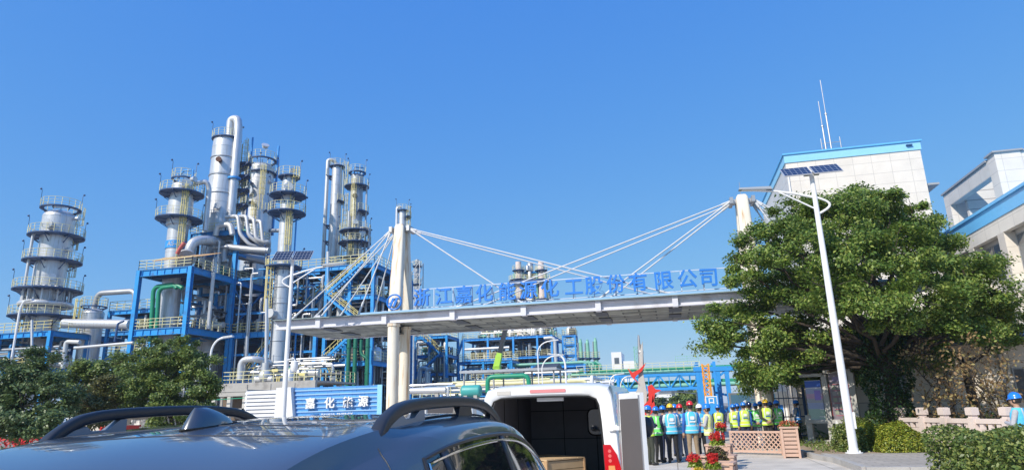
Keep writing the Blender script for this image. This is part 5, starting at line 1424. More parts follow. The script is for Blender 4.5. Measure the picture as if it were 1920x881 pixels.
cycad('shaded cycad further right under the huge tree', (8.9, 28.9, 0.12), 24, 1.5, 2)
cycad('cycad leaning out on the left side of the noticeboards', (4.95, 30.4, 0.12), 22, 1.35, 3)
cycad('dark cycad against the annex wall behind the balustrade', (10.2, 29.6, 0.12), 24, 1.5, 4)
# low ground cover in the bed
P = [(nrng.uniform(4.6, 16), nrng.uniform(24, 33.5), 0.12+abs(nrng.normal(0, .10))) for _ in range(9000)]
o = leaf_mesh('ground_cover', P, 0.05, L_mid, None, up=0.2); o['kind'] = 'stuff'
P = [(nrng.uniform(8.3, 14), nrng.uniform(27.6, 31), 0.12+abs(nrng.normal(.5, .25))) for _ in range(9000)]
lsh = thing('low_shrubs', 'mixed low green shrubs behind the stone balustrade', 'shrub', (10, 29, 0.1)); leaf_mesh('foliage', P, 0.06, L_hedge, lsh, up=0.2)

# ================================================================== street furniture
def solar_lamp(label, base, h, arm_dir, D, panels_tilt=R(32), arm=2.3, head_rz=0.0, rz=0.0):
    """white pole, twin solar panels, curved back loop and one lamp arm"""
    o = thing('street_lamp', label, 'street lamp', base, rz)
    m = MB(); m.tube([(0,0,0.02), (0,0,h*0.5), (0,0,h)], [0.135, 0.11, 0.075], 16); m.build('pole', M_white, o, local=True)
    m = MB(); m.lathe((0,0,0), [(0.01,0),(0.26,0),(0.26,0.03),(0.15,0.035),(0.14,0.16),(0.01,0.16)], 16)
    for k in range(4): m.tube([(0.2*math.cos(PI/4+k*PI/2), 0.2*math.sin(PI/4+k*PI/2), 0.03), (0.2*math.cos(PI/4+k*PI/2), 0.2*math.sin(PI/4+k*PI/2), 0.09)], 0.02, 6)
    m.build('base_flange', M_white, o, local=True)
    m = MB(); m.bx((0.14, 0, 0.62*1.6), (0.06, 0.16, 0.5)); m.build('service_hatch', M_white, o, local=True)
    s = arm_dir
    m = MB(); z = h-0.62
    m.tube([(0,0,z-0.22), (s*0.6,0,z-0.02), (s*1.2,0,z+0.13), (s*arm,0,z+0.30)], [0.045,0.045,0.04,0.035], 10)
    m.tube([(0,0,z-0.65), (s*0.6,0,z-0.25), (s*1.2,0,z+0.13)], 0.03, 8)
    pts = [(-s*(0.02+0.42*math.sin(PI*t)), 0, z-0.22-0.62*t+0.02) for t in [i/12 for i in range(13)]]
    m.tube(pts, 0.04, 8); m.build('arm', M_white, o, local=True)
    m = MB(); x0 = s*(arm-0.75); m.prism([(s*(arm-1.0), z+0.20), (s*(arm+0.12), z+0.30), (s*(arm+0.1), z+0.36), (s*(arm-0.95), z+0.31)], 'y', -0.13, 0.13)
    hd = m.build('lamp_head', M_alud, o, local=True)
    m = MB(); m.prism([(s*(arm-0.8), z+0.212), (s*(arm+0.02), z+0.285), (s*(arm+0.02), z+0.275), (s*(arm-0.8), z+0.200)], 'y', -0.10, 0.10); m.build('lens', M_white, hd, local=True)
    M_cell = brickmat('solar_cells', (0.012, 0.02, 0.055), (0.32, 0.34, 0.38), 0.165, 0.165, 0.007, 0.12, 'XY', 0.0, 0.1, 0.1)
    fr = MB(); fr.bx((0, 0, h+0.02), (0.5, 0.1, 0.1)); fr.tube([(0,0,h-0.1), (0,0.0,h+0.08)], 0.07, 10)
    fr.build('panel_bracket', M_steel, o, local=True)
    for k, sx in enumerate((-0.49, 0.49)):
        T = Matrix.Translation((sx, 0, h+0.16)) @ Matrix.Rotation(panels_tilt, 4, 'X')
        f = MB(); f.box(-0.455, 0.455, -0.42, 0.42, -0.02, 0.018); f.xf(T); pf = f.build('solar_panel', M_alu, o, local=True)
        f = MB(); f.box(-0.435, 0.435, -0.40, 0.40, 0.0181, 0.0225); f.xf(T); f.build('cells', M_cell, pf, local=True)
    return o
lamp_b = atv(1603, 858, 23.37); lamp_b.z = 0.14
solar_lamp('tall white solar street lamp with twin panels before the huge tree at right', lamp_b, 9.25, -1, 21.5, R(36), 2.35)
lb_ = atd(530, 795, 31.5); lb_.z = 0.0
solar_lamp('white solar street lamp with a domed camera in front of the blue sign wall', lb_, 9.25, 1, 31, R(44), 2.5, rz=R(14))
cm = thing('security_camera', 'white dome security camera bracketed to the left solar lamp post', 'camera', (lb_.x, lb_.y, 3.2))
b = MB(); z = 3.95; b.tube([(lb_.x+0.08, lb_.y-0.05, z+0.35), (lb_.x+0.45, lb_.y-0.1, z+0.42), (lb_.x+0.50, lb_.y-0.1, z+0.3)], 0.03, 6); b.build('bracket', M_white, cm)
b = MB(); b.lathe((lb_.x+0.5, lb_.y-0.1, z-0.25), [(0.01,0.0),(0.12,0.05),(0.17,0.16),(0.18,0.3),(0.16,0.5),(0.06,0.56),(0.01,0.56)], 16); b.build('dome', M_white, cm)
def hook_lamp(label, px, pyb, pxt, pyt, D, r=0.07, left=True, reach=1.1):
    b0 = atd(px, 790, D); b0.z = 0; tz = atd(pxt, pyt, D).z
    o = thing('hook_lamp', label, 'street lamp', b0, group='curved arm lamp posts'); s = -1 if left else 1
    m = MB(); pts = [(b0.x, b0.y, 0), (b0.x, b0.y, tz-1.0)]+[(b0.x-s*(-1)*reach*(1-math.cos(t)), b0.y, tz-1.0+1.0*math.sin(t)) for t in [R(d) for d in (15, 30, 45, 60, 75, 88)]]
    m.tube(pts, r, 8); m.build('pole', M_white, o)
    e = pts[-1]; m = MB(); m.prism([(e[0], e[2]-0.05), (e[0]+s*0.75, e[2]+0.02), (e[0]+s*0.7, e[2]+0.12), (e[0], e[2]+0.07)], 'y', e[1]-0.12, e[1]+0.12); m.build('lamp_head', M_alu, o)
hook_lamp('tall white hooked lamp post behind the white van roof', 1013, 760, 1016, 640, 58, 0.05, False, 1.2)
hook_lamp('lower hooked lamp post just right of the tall hooked one', 1020, 760, 1022, 668, 50, 0.045, False, 1.0)
hook_lamp('thick hooked pipe post near the fan of green pipes', 1065, 760, 1058, 664, 60, 0.09, True, 0.7)
hook_lamp('small white hooked post at the left end of the truss bridge', 1147, 750, 1152, 702, 60, 0.05, False, 0.7)
hook_lamp('small white hooked post beside the sculpture', 1168, 750, 1172, 706, 64, 0.05, False, 0.7)
hook_lamp('street lamp whose curved head pokes out above the bushy left tree', 384, 760, 392, 634, 44, 0.07, False, 0.9)
hook_lamp('curved grey lamp head at the very left edge above the trees', 2, 760, -2, 566, 50, 0.08, False, 0.4)
tp = thing('traffic_pole', 'slim white pole with a long level arm on the distant avenue', 'pole', (8, 120, 0))
p = atd(1306, 735, 100); q2 = atd(1262, 733, 100)
b = MB(); b.tube([(p.x, p.y, 0), (p.x, p.y, p.z)], 0.12, 8); b.tube([(p.x, p.y, p.z-0.2), (q2.x, q2.y, q2.z)], 0.08, 8); b.build('mast', M_white, tp)
b = MB(); b.bx((q2.x, q2.y, q2.z-0.3), (0.5, 0.4, 0.7)); b.build('signal', M_white, tp)

# ---- noticeboards in front of the tree
M_stone = mat('grey_stone', (0.44, 0.43, 0.40), 0.7, var=0.2, scale=4, bump=0.2, bscale=60, dirt=(0.22, 0.21, 0.19))
nb = thing('noticeboard', 'grey stone framed double noticeboard with a colourful text panel and a red gridded panel', 'noticeboard', (6.1, 29.4, 0))
Ax, Ay = 5.28, 29.6; Bx, By = 6.05, 29.1; Cx, Cy = 6.98, 28.8
def wallpanel(mb, p, q, z0, z1, t, off=0.0, m=None):
    p = Vector((*p, 0)); q = Vector((*q, 0)); d = (q-p).normalized(); nn = Vector((d.y, -d.x, 0))
    c = (p+q)/2+nn*off; mb.bx((c.x, c.y, (z0+z1)/2), ((q-p).length, t, z1-z0), math.atan2(d.y, d.x), m)
top = 2.78; bot = 1.02
b = MB(); wallpanel(b, (Ax, Ay), (Bx, By), bot-0.14, bot, 0.34); b.build('frame', M_stone, nb); b = MB(); wallpanel(b, (Ax, Ay), (Bx, By), top-0.08, top+0.04, 0.40); b.build('frame', M_stone, nb)
b = MB(); wallpanel(b, (Bx, By), (Cx, Cy), bot-0.14, bot, 0.34); b.build('frame', M_stone, nb); b = MB(); wallpanel(b, (Bx, By), (Cx, Cy), top+0.02, top+0.16, 0.40); b.build('frame', M_stone, nb)
b = MB()
for x, y in ((Bx, By), (Cx, Cy)): b.bx((x, y, 1.45), (0.20, 0.26, 2.7), R(-25))
b.bx((Ax+0.08, Ay-0.02, 0.6), (0.22, 0.26, 1.2), R(-25)); b.build('stone_post', M_stone, nb)
b = MB()
for x, y in ((Ax+0.1, Ay), (Bx, By), (Cx, Cy)): b.prism([(x-0.34, 0.1), (x+0.34, 0.1), (x+0.26, 0.24), (x-0.26, 0.24)], 'y', y-0.3, y+0.3)
b.build('footing', M_concl, nb)
M_poster = mat('poster_sheet', (0.66, 0.66, 0.70), 0.35, var=0.05)
b = MB(); wallpanel(b, (Ax+.12, Ay-.08), (Bx-.12, By+.08), bot, top-0.22, 0.05, 0.05); o1 = b.build('text_panel', M_poster, nb)
b = MB(); wallpanel(b, (Ax+.12, Ay-.08), (Bx-.12, By+.08), top-0.50, top-0.24, 0.012, 0.084); b.build('blue_heading', mat('poster_blue', (0.05, 0.13, 0.50), 0.4), o1)
inks = [mat('ink_blue', (0.14, 0.22, 0.55), 0.5), mat('ink_magenta', (0.50, 0.12, 0.35), 0.5), mat('ink_green', (0.16, 0.40, 0.22), 0.5), mat('ink_grey', (0.22, 0.22, 0.26), 0.5)]
b = MB(); q = random.Random(2)
for k in range(30):
    z = top-0.56-k*0.040; f0 = 0.14+0.02*q.random(); f1 = q.uniform(0.55, 0.9) if k % 7 == 6 else 0.88
    pa = Vector((Ax, Ay)).lerp(Vector((Bx, By)), f0); pb = Vector((Ax, Ay)).lerp(Vector((Bx, By)), f1)
    wallpanel(b, pa, pb, z-0.011, z+0.006, 0.010, 0.080, (0, 1, 3, 2, 0, 3)[(k//5) % 6] if k < 14 else (2, 2, 0, 0)[(k//5) % 4])
b.build('text_lines', inks, o1)
b = MB(); pa = Vector((Ax, Ay)).lerp(Vector((Bx, By)), .52); pb = Vector((Ax, Ay)).lerp(Vector((Bx, By)), .78); wallpanel(b, pa, pb, top-1.0, top-0.62, 0.008, 0.090); b.build('picture_patch', mat('poster_violet', (0.30, 0.22, 0.62), 0.5), o1)
b = MB(); wallpanel(b, (Bx+.14, By-.06), (Cx-.14, Cy+.06), bot, top, 0.05, 0.05); o2 = b.build('grid_panel', mat('grey_purple_sheet', (0.20, 0.17, 0.20), 0.4, var=0.15), nb)
redink = mat('red_grid_line', (0.55, 0.07, 0.08), 0.5)
b = MB(); B2, C2 = Vector((Bx, By)), Vector((Cx, Cy))
for k in range(6): wallpanel(b, B2.lerp(C2, .14), B2.lerp(C2, .86), top-0.42-k*0.24, top-0.405-k*0.24, 0.010, 0.080)
for f in (.14, .86):
    c = B2.lerp(C2, f); wallpanel(b, B2.lerp(C2, f-.006), B2.lerp(C2, f+.006), top-0.42-5*.24, top-0.41, 0.010, 0.080)
b.build('grid_lines', redink, o2)
ph = [mat('photo_olive', (0.28, 0.30, 0.22), 0.5), mat('photo_grey', (0.32, 0.30, 0.30), 0.5)]
for r_ in range(5):
    for k in range(3):
        b = MB(); f = .24+.20*k; wallpanel(b, B2.lerp(C2, f), B2.lerp(C2, f+.14), top-0.61-r_*0.24, top-0.46-r_*0.24, 0.010, 0.082); b.build('portrait_photo', ph[(r_+k) % 2], o2)
b = MB(); wallpanel(b, B2.lerp(C2, .3), B2.lerp(C2, .7), top-0.30, top-0.12, 0.010, 0.081); b.build('heading_patch', mat('heading_violet', (0.24, 0.20, 0.36), 0.5), o2)
# two white stone fins between hedge and board
wf = thing('stone_fins', 'pair of white leaning stone fins under the gridded noticeboard', 'sculpture', (6.5, 28.6, 0.1))
for x in (6.25, 6.75):
    b = MB(); b.prism([(x-0.16, 0.1), (x+0.22, 0.1), (x+0.16, 0.5), (x-0.10, 1.0), (x-0.14, 1.0)], 'y', 28.5, 28.62); b.build('fin', M_white, wf)
# bars of a gate behind the boards
gt = thing('barred_gate', 'dark square barred gate in the shade left of the noticeboards', 'gate', (4.5, 32, 0))
b = MB()
for k in range(9): b.bar((4.05+k*0.2, 32, 0.1), (4.05+k*0.2, 32, 2.9), 0.03)
for z in (0.3, 1.1, 1.9, 2.8): b.bar((4.0, 32, z), (5.7, 32, z), 0.045)
b.build('bars', M_bluedk, gt)
b = MB(); b.bar((4.0, 32, 0), (4.0, 32, 3.0), 0.1); b.bar((5.7, 32, 0), (5.7, 32, 3.0), 0.1); b.build('gate_post', M_bluedk, gt)
# white and blue display boards behind the crowd
db = thing('display_board', 'white and blue display board with picture squares behind the group of workers', 'sign', (3.5, 36, 0))
xa, xb = atv(1368, 760, 36).x, atv(1475, 755, 36).x
b = MB(); b.box(xa, xb, 36, 36.08, 0.5, 2.25); b.build('board', M_white, db)
b = MB(); b.box(xa+.1, xb-.5, 35.985, 35.999, 1.72, 2.15); b.build('blue_strip', M_pale_sky, db)
b = MB()
for k in range(5): b.box(xa+0.2+k*0.5, xa+0.55+k*0.5, 35.985, 35.999, 1.0, 1.6)
b.build('picture', M_letter, db)
b = MB()
for x in (xa+.1, (xa+xb)/2, xb-.1): b.box(x-.04, x+.04, 36.081, 36.16, 0, 2.25)
b.build('support', M_steel, db)
for ch, f in (('巴', 0.42), ('示', 0.5)):
    t = text_mb(ch, 0.34, 0.01, 0.004); t.xf(Matrix.Translation((xa+(xb-xa)*f, 35.978, 1.93))).build('lettering', M_white, db)
sgn = thing('blue_sign', 'blue upright sign board with a white frame beside the orange lattice column', 'sign', (2.3, 34, 0))
p = atv(1334, 752, 34); b = MB(); b.box(p.x-0.28, p.x+0.28, 34, 34.05, 0.3, p.z+0.25); b.build('frame', M_white, sgn)
b = MB(); b.box(p.x-0.24, p.x+0.24, 33.985, 33.999, 0.4, p.z+0.21); b.build('panel', M_blue2, sgn)
t = text_mb('口', 0.3, 0.01, 0.01); t.xf(Matrix.Translation((p.x, 33.978, p.z+0.02))).build('mark', M_white, sgn)

# ---- stone balustrade
M_granite = mat('pinkish_granite', (0.74, 0.62, 0.56), 0.75, var=0.12, scale=25, bump=0.15, bscale=90, dirt=(0.62, 0.52, 0.47))
bl = thing('balustrade', 'pinkish carved stone balustrade with square capped posts along the planting bed', 'balustrade', (9, 23.5, 0))
pts = [(1690, 1.42, 24.6), (1732, 1.42, 23.4), (1773, 1.42, 22.4), (1826, 1.42, 21.2), (1890, 1.42, 20.0)]
PP = []
for px, z, D in pts:
    q = atd(px, 790, D); PP.append(Vector((q.x, q.y, 0)))
for i, p in enumerate(PP):
    b = MB(); a = math.atan2(PP[min(i+1, 4)].y-PP[max(i-1, 0)].y, PP[min(i+1, 4)].x-PP[max(i-1, 0)].x)
    b.bx((p.x, p.y, 0.62), (0.24, 0.24, 1.0), a); b.bx((p.x, p.y, 1.16), (0.18, 0.18, 0.10), a); b.bx((p.x, p.y, 1.31), (0.26, 0.26, 0.22), a); b.bx((p.x, p.y, 1.425), (0.2, 0.2, 0.02), a)
    b.build('post', M_granite, bl)
for a, c in zip(PP, PP[1:]):
    d = (c-a).normalized(); a2 = a+d*0.125; c2 = c-d*0.125
    b = MB(); b.bar(a2+Vector((0,0,1.02)), c2+Vector((0,0,1.02)), 0.15, 0.14); b.build('rail', M_granite, bl)
    b = MB(); b.bar(a2+Vector((0,0,0.50)), c2+Vector((0,0,0.50)), 0.10, 0.52); b.build('panel', M_granite, bl)
    for f in (0.25, 0.5, 0.75):
        b = MB(); e = a.lerp(c, f); b.bx((e.x, e.y, 0.86), (0.14, 0.09, 0.18), math.atan2(d.y, d.x)); b.build('baluster', M_granite, bl)


# ---- lattice fence and slatted planter
lf = thing('lattice_fence', 'pinkish diamond lattice fence panel before the far group of workers', 'fence', (2.9, 26.6, 0))
LA, LB = Vector((1.93, 25.75, 0)), Vector((3.50, 24.75, 0))
d = (LB-LA).normalized(); Lh = (LB-LA).length
b = MB()
for z in (0.10, 0.76): b.bar(LA+Vector((0,0,z)), LB+Vector((0,0,z)), 0.05, 0.07)
for e in (LA, LB): b.bar(e, e+Vector((0,0,0.80)), 0.06)
b.build('frame', M_pinkwood, lf)
b = MB(); h = 0.62
step = 0.165
u = -h
while u < Lh:
    for sg in (0, 1):
        u0, u1, z0, z1 = u, u+h, 0.12, 0.74
        if u0 < 0: z0 += -u0; u0 = 0
        if u1 > Lh: z1 -= (u1-Lh); u1 = Lh
        if u1-u0 > 0.02:
            if sg: z0, z1 = 0.86-z0, 0.86-z1
            n_ = Vector((d.y, -d.x, 0))*(0.012 if sg else -0.012)
            b.bar(LA+d*u0+Vector((0,0,z0))+n_, LA+d*u1+Vector((0,0,z1))+n_, 0.012, 0.035)
    u += step
b.build('lattice', M_pinkwood, lf)
def slat_box(name, label, c, w, dp, h, rz, mats=None):
    o = thing(name, label, 'planter', (c[0], c[1], 0), rz)
    b = MB()
    for sx in (-1, 1):
        for sy in (-1, 1): b.box(sx*w/2-0.035, sx*w/2+0.035, sy*dp/2-0.035, sy*dp/2+0.035, 0, h)
    b.box(-w/2-.06, w/2+.06, -dp/2-.06, -dp/2+.06, h, h+.05); b.box(-w/2-.06, w/2+.06, dp/2-.06, dp/2+.06, h, h+.05)
    b.box(-w/2-.06, -w/2+.06, -dp/2+.06, dp/2-.06, h, h+.05); b.box(w/2-.06, w/2+.06, -dp/2+.06, dp/2-.06, h, h+.05); b.build('frame', M_pinkwood, o, local=True)
    b = MB(); n = int(h/0.13)
    for k in range(n):
        z = 0.05+k*(h-0.05)/n
        for sy in (-1, 1): b.box(-w/2+.036, w/2-.036, sy*dp/2-0.012, sy*dp/2+0.012, z, z+0.095)
        for sx in (-1, 1): b.box(sx*w/2-0.012, sx*w/2+0.012, -dp/2+.036, dp/2-.036, z, z+0.095)
    b.build('slats', M_pinkwood, o, local=True)
    b = MB(); b.box(-w/2+.05, w/2-.05, -dp/2+.05, dp/2-.05, h-0.16, h-0.06); b.build('soil', M_soil, o, local=True)
    return o
slat_box('planter', 'tall slatted pinkish wooden planter at the right end of the lattice fence', (3.66, 23.9), 0.46, 0.80, 0.92, R(-8))
of = thing('flower_clump', 'orange and red flowering clump on the tall slatted planter', 'flowers', (3.66, 23.9, 0.9))
def clump(o, name, c, r, n, size, lm, up=0.3, sq=0.7):
    q = nrng.normal(size=(n, 3)); q /= np.linalg.norm(q, axis=1)[:, None]; q[:, 2] = np.abs(q[:, 2])
    rr = nrng.uniform(0.5, 1.0, n)[:, None]
    leaf_mesh(name, np.array(c)+q*rr*np.array([r, r, r*sq]), size, lm, o, up=up, out=q)
clump(of, 'foliage', (3.66, 23.9, 0.89), 0.34, 700, 0.045, L_mid); clump(of, 'blooms', (3.66, 23.9, 0.95), 0.34, 420, 0.03, L_orange)
# stepped planters with red salvia in front of the near workers
pq = [atd(1368, 862, 17.0), atd(1350, 838, 18.5)]
slat_box('planter', 'low slatted wooden planter holding red salvia nearest the camera', (atd(1338, 870, 16.7).x, atd(1338, 870, 16.7).y), 0.9, 0.55, 0.36, R(-13))
slat_box('planter', 'slatted wooden planter with the bronze leaved plant behind the red salvia', (atd(1345, 850, 18.0).x, atd(1345, 850, 18.0).y), 0.8, 0.5, 0.42, R(-13))
slat_box('planter', 'slatted wooden planter furthest back in the red flower row', (atd(1348, 835, 19.6).x, atd(1348, 835, 19.6).y), 0.6, 0.45, 0.6, R(-13))
def plant(label, px, py, D, rpx, lm, lm2=None, nl=900, nf=500, name='salvia_plant', cat='flowers', sq=0.8, fr=0.9):
    p = atd(px, py, D); r = rpx*mpp(p)
    o = thing(name, label, cat, (p.x, p.y, p.z-r*1.2))
    clump(o, 'foliage', (p.x, p.y, p.z-r*1.1), r*1.0, nl, 0.035, lm, sq=1.2)
    if lm2: 
        q = nrng.normal(size=(22, 2))*r*0.42
        P = []
        for a, c in q:
            h = nrng.uniform(0.6, 1.25)*r
            for k in range(nf//22): P.append((p.x+a+nrng.normal(0, .022), p.y+c+nrng.normal(0, .022), p.z-r*0.5+h*nrng.uniform(0.1, 1.0)))
        leaf_mesh('blooms', P, 0.024, lm2, o, up=0.1)
    return o
plant('scarlet salvia clump at the front left of the planter row', 1303, 858, 16.2, 14, L_lime, L_flower, 700, 1100)
plant('scarlet salvia clump at the front right of the planter row', 1335, 860, 16.2, 15, L_lime, L_flower, 700, 1200)
plant('bronze green leafy plant between the red salvias and the red geranium', 1342, 838, 17.8, 22, L_bronze, None, 1500, 0, 'bronze_plant', 'plant', 0.8)
plant('red flowering plant in the middle planter behind the bronze leaves', 1343, 818, 18.6, 14, L_lime, L_flower, 500, 800)
plant('small red flowers furthest back in the planter row', 1350, 797, 20.0, 9, L_mid, L_flower, 300, 400)
plant('yellow flowers peeping out under the scarlet salvia', 1309, 880, 15.8, 7, L_lime, leafmat('yellow_petals', (0.7, 0.5, 0.03), (0.75, 0.6, 0.1)), 300, 260)

# ---- sculpture, gantry, orange lattice column
sc = thing('sail_sculpture', 'tall grey sail sculpture with scarlet bird shapes and a silver spire', 'sculpture', (-1.6, 44, 0))
SV = 44.0
def poly(pl, v): return [(atv(x, y, v).x, atv(x, y, v).z) for x, y in pl]
b = MB(); q = poly([(1184, 752), (1196, 728), (1200, 660), (1205, 640), (1206, 700), (1213, 735), (1212, 760), (1200, 768)], SV); b.prism(q, 'y', SV-0.25, SV+0.25); b.build('sail', mat('sail_grey', (0.52, 0.51, 0.48), 0.6, var=0.1), sc)
p, q = atv(1202, 690, SV), atv(1197, 628, SV)
b = MB(); b.tube([(p.x, SV, p.z), (p.x-0.02, SV, (p.z+q.z)/2), (q.x, SV, q.z)], [0.16, 0.12, 0.06], 10); p2 = atv(1203, 645, SV); b.tube([(p.x+0.1, SV, p.z), (p2.x, SV, p2.z)], [0.1, 0.07], 8); b.sphere((atv(1201, 660, SV).x, SV, atv(1201, 660, SV).z), 0.2, 10); b.build('spire', M_steel, sc)
M_scar = mat('scarlet_paint', (0.72, 0.04, 0.03), 0.45, var=0.06)
for pl in ([(1177, 690), (1186, 698), (1199, 692), (1211, 680), (1204, 695), (1194, 703), (1190, 708), (1198, 719), (1184, 706)],
           [(1214, 724), (1222, 720), (1229, 729), (1240, 731), (1228, 737), (1226, 752), (1217, 762), (1203, 767), (1196, 765), (1208, 758), (1216, 750), (1216, 736)],
           [(1194, 752), (1204, 764), (1222, 758), (1224, 740), (1228, 760), (1222, 775), (1204, 785), (1197, 778)]):
    b = MB(); b.prism(poly(pl, SV-0.35), 'y', SV-0.45, SV-0.27); b.build('bird', M_scar, sc)
b = MB(); b.bx((atv(1205, 770, SV).x, SV, 0.5), (2.2, 1.4, 1.0)); b.bx((atv(1205, 770, SV).x, SV, 1.08), (1.9, 1.1, 0.16)); b.build('plinth', M_stone, sc)
b = MB(); x = atv(1203, 760, SV).x; b.tube([(x, SV, 1.1), (x, SV, 2.2)], 0.2, 10); b.build('stem', M_steel, sc)
gn = thing('steel_gantry', 'bright blue steel gantry with leaning legs and braces beside the large tree', 'gantry', (3, 44, 0))
def gl(px, py, v): return atv(px, py, v)
for (a, c, w) in (((1307, 690), (1317, 800), .22), ((1313, 690), (1324, 800), .22), ((1345, 688), (1357, 800), .26), ((1361, 688), (1375, 800), .26), ((1322, 700), (1330, 800), .16)):
    for dv in (0, 2.0):
        p, q = gl(*a, 44+dv), gl(*c, 44+dv); q.z = 0
        b = MB(); b.ibeam(p, q, w, w, 0.04); b.build('leg', M_blue2, gn)
for (a, c, w) in (((1300, 692), (1376, 690), .28), ((1348, 705), (1366, 690), .14), ((1340, 735), (1372, 742), .14), ((1330, 795), (1372, 760), .16), ((1376, 790), (1396, 762), .18), ((1376, 765), (1400, 790), .14), ((1346, 700), (1352, 780), .1)):
    for dv in (0, 2.0):
        p, q = gl(*a, 44+dv-.02), gl(*c, 44+dv-.02)
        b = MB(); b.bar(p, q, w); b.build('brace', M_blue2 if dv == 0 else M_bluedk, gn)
for px in (1310, 1350, 1368):
    p = gl(px, 692, 44); b = MB(); b.bar((p.x, 44.1, p.z), (p.x, 46, p.z), 0.2); b.build('cross_beam', M_blue2, gn)
oc = thing('orange_lattice_column', 'orange stacked lattice column standing inside the blue gantry', 'column', (2.2, 42.5, 0))
p = atv(1322, 682, 42.5); w = 0.19; h = p.z
M_or = mat('orange_paint', (0.85, 0.36, 0.02), 0.5, var=0.08)
b = MB()
for sx in (-1, 1):
    for sy in (-1, 1): b.bar((p.x+sx*w, 42.5+sy*w, 0), (p.x+sx*w, 42.5+sy*w, h), 0.07)
b.build('chords', M_or, oc)
b = MB(); n = 16
for k in range(n):
    z, z2 = h*k/n, h*(k+1)/n; s = 1 if k % 2 else -1
    b.bar((p.x-w*s, 42.5-w, z), (p.x+w*s, 42.5-w, z2), 0.09, 0.05); b.bar((p.x+w*s, 42.5+w, z), (p.x-w*s, 42.5+w, z2), 0.09, 0.05)
    b.bar((p.x-w, 42.5-w*s, z), (p.x-w, 42.5+w*s, z2), 0.09, 0.05); b.bar((p.x+w, 42.5-w*s, z), (p.x+w, 42.5+w*s, z2), 0.09, 0.05)
b.build('lacing', M_or, oc)
# ================================================================== vehicles
def carpaint(name, col, flake=0.25, coat=1.0, rough=0.32, metal=0.55):
    m = bpy.data.materials.new(name); m.use_nodes = True; N = m.node_tree.nodes; L = m.node_tree.links; b = N['Principled BSDF']
    tc = N.new('ShaderNodeTexCoord'); vo = N.new('ShaderNodeTexNoise'); vo.inputs['Scale'].default_value = 900
    L.new(tc.outputs['Object'], vo.inputs['Vector'])
    mx = N.new('ShaderNodeMix'); mx.data_type = 'RGBA'
    mx.inputs['A'].default_value = (*[c*(1-flake) for c in col], 1); mx.inputs['B'].default_value = (*[c*(1+flake) for c in col], 1)
    L.new(vo.outputs['Fac'], mx.inputs['Factor'])
    n2 = N.new('ShaderNodeTexNoise'); n2.inputs['Scale'].default_value = 7; n2.inputs['Detail'].default_value = 8
    L.new(tc.outputs['Object'], n2.inputs['Vector'])
    mr = N.new('ShaderNodeMapRange'); mr.inputs['From Min'].default_value = 0.45; mr.inputs['From Max'].default_value = 0.8; mr.inputs['To Min'].default_value = 0.015; mr.inputs['To Max'].default_value = 0.09
    L.new(n2.outputs['Fac'], mr.inputs['Value']); L.new(mr.outputs[0], b.inputs['Coat Roughness'])
    L.new(mx.outputs['Result'], b.inputs['Base Color'])
    b.inputs['Roughness'].default_value = rough; b.inputs['Metallic'].default_value = metal; b.inputs['Coat Weight'].default_value = coat
    return m
M_suv = carpaint('slate_blue_car_paint', (0.128, 0.136, 0.152), metal=0.6, rough=0.28)
M_vanp = mat('white_van_paint', (0.80, 0.80, 0.80), 0.25, var=0.03, coat=0.6, dirt=(0.70, 0.69, 0.67))
M_lining = mat('dark_van_lining', (0.20, 0.20, 0.22), 0.75, var=0.2)
M_lamp = mat('red_lamp_plastic', (0.55, 0.01, 0.015), 0.15, var=0.1, coat=0.8)
M_amber = mat('amber_lamp_plastic', (0.75, 0.32, 0.12), 0.15, coat=0.8)

def wheel(par, x, y, r=0.35, w=0.22, s=1):
    t = MB(); prof = [(r*.66, -w/2), (r*.95, -w/2), (r, -w/2+.03), (r, w/2-.03), (r*.95, w/2), (r*.66, w/2), (r*.66, -w/2)]
    t.lathe((0,0,0), prof, 28); T = Matrix.Translation((x, y, r)) @ Matrix.Rotation(PI/2, 4, 'Y'); t.xf(T)
    o = t.build('wheel', M_rubber, par, local=True)
    q = MB(); q.lathe((0,0,0), [(0.01, s*w*.28), (r*.16, s*w*.3), (r*.18, s*w*.25), (r*.6, s*w*.36), (r*.66, s*w*.4), (r*.66, -s*w*.3)], 24)
    for k in range(5):
        a = 2*PI*k/5; q.bar((r*.12*math.cos(a), r*.12*math.sin(a), s*w*.34), (r*.62*math.cos(a), r*.62*math.sin(a), s*w*.38), r*.16, .03)
    q.xf(T); q.build('rim', M_steel, o, local=True)

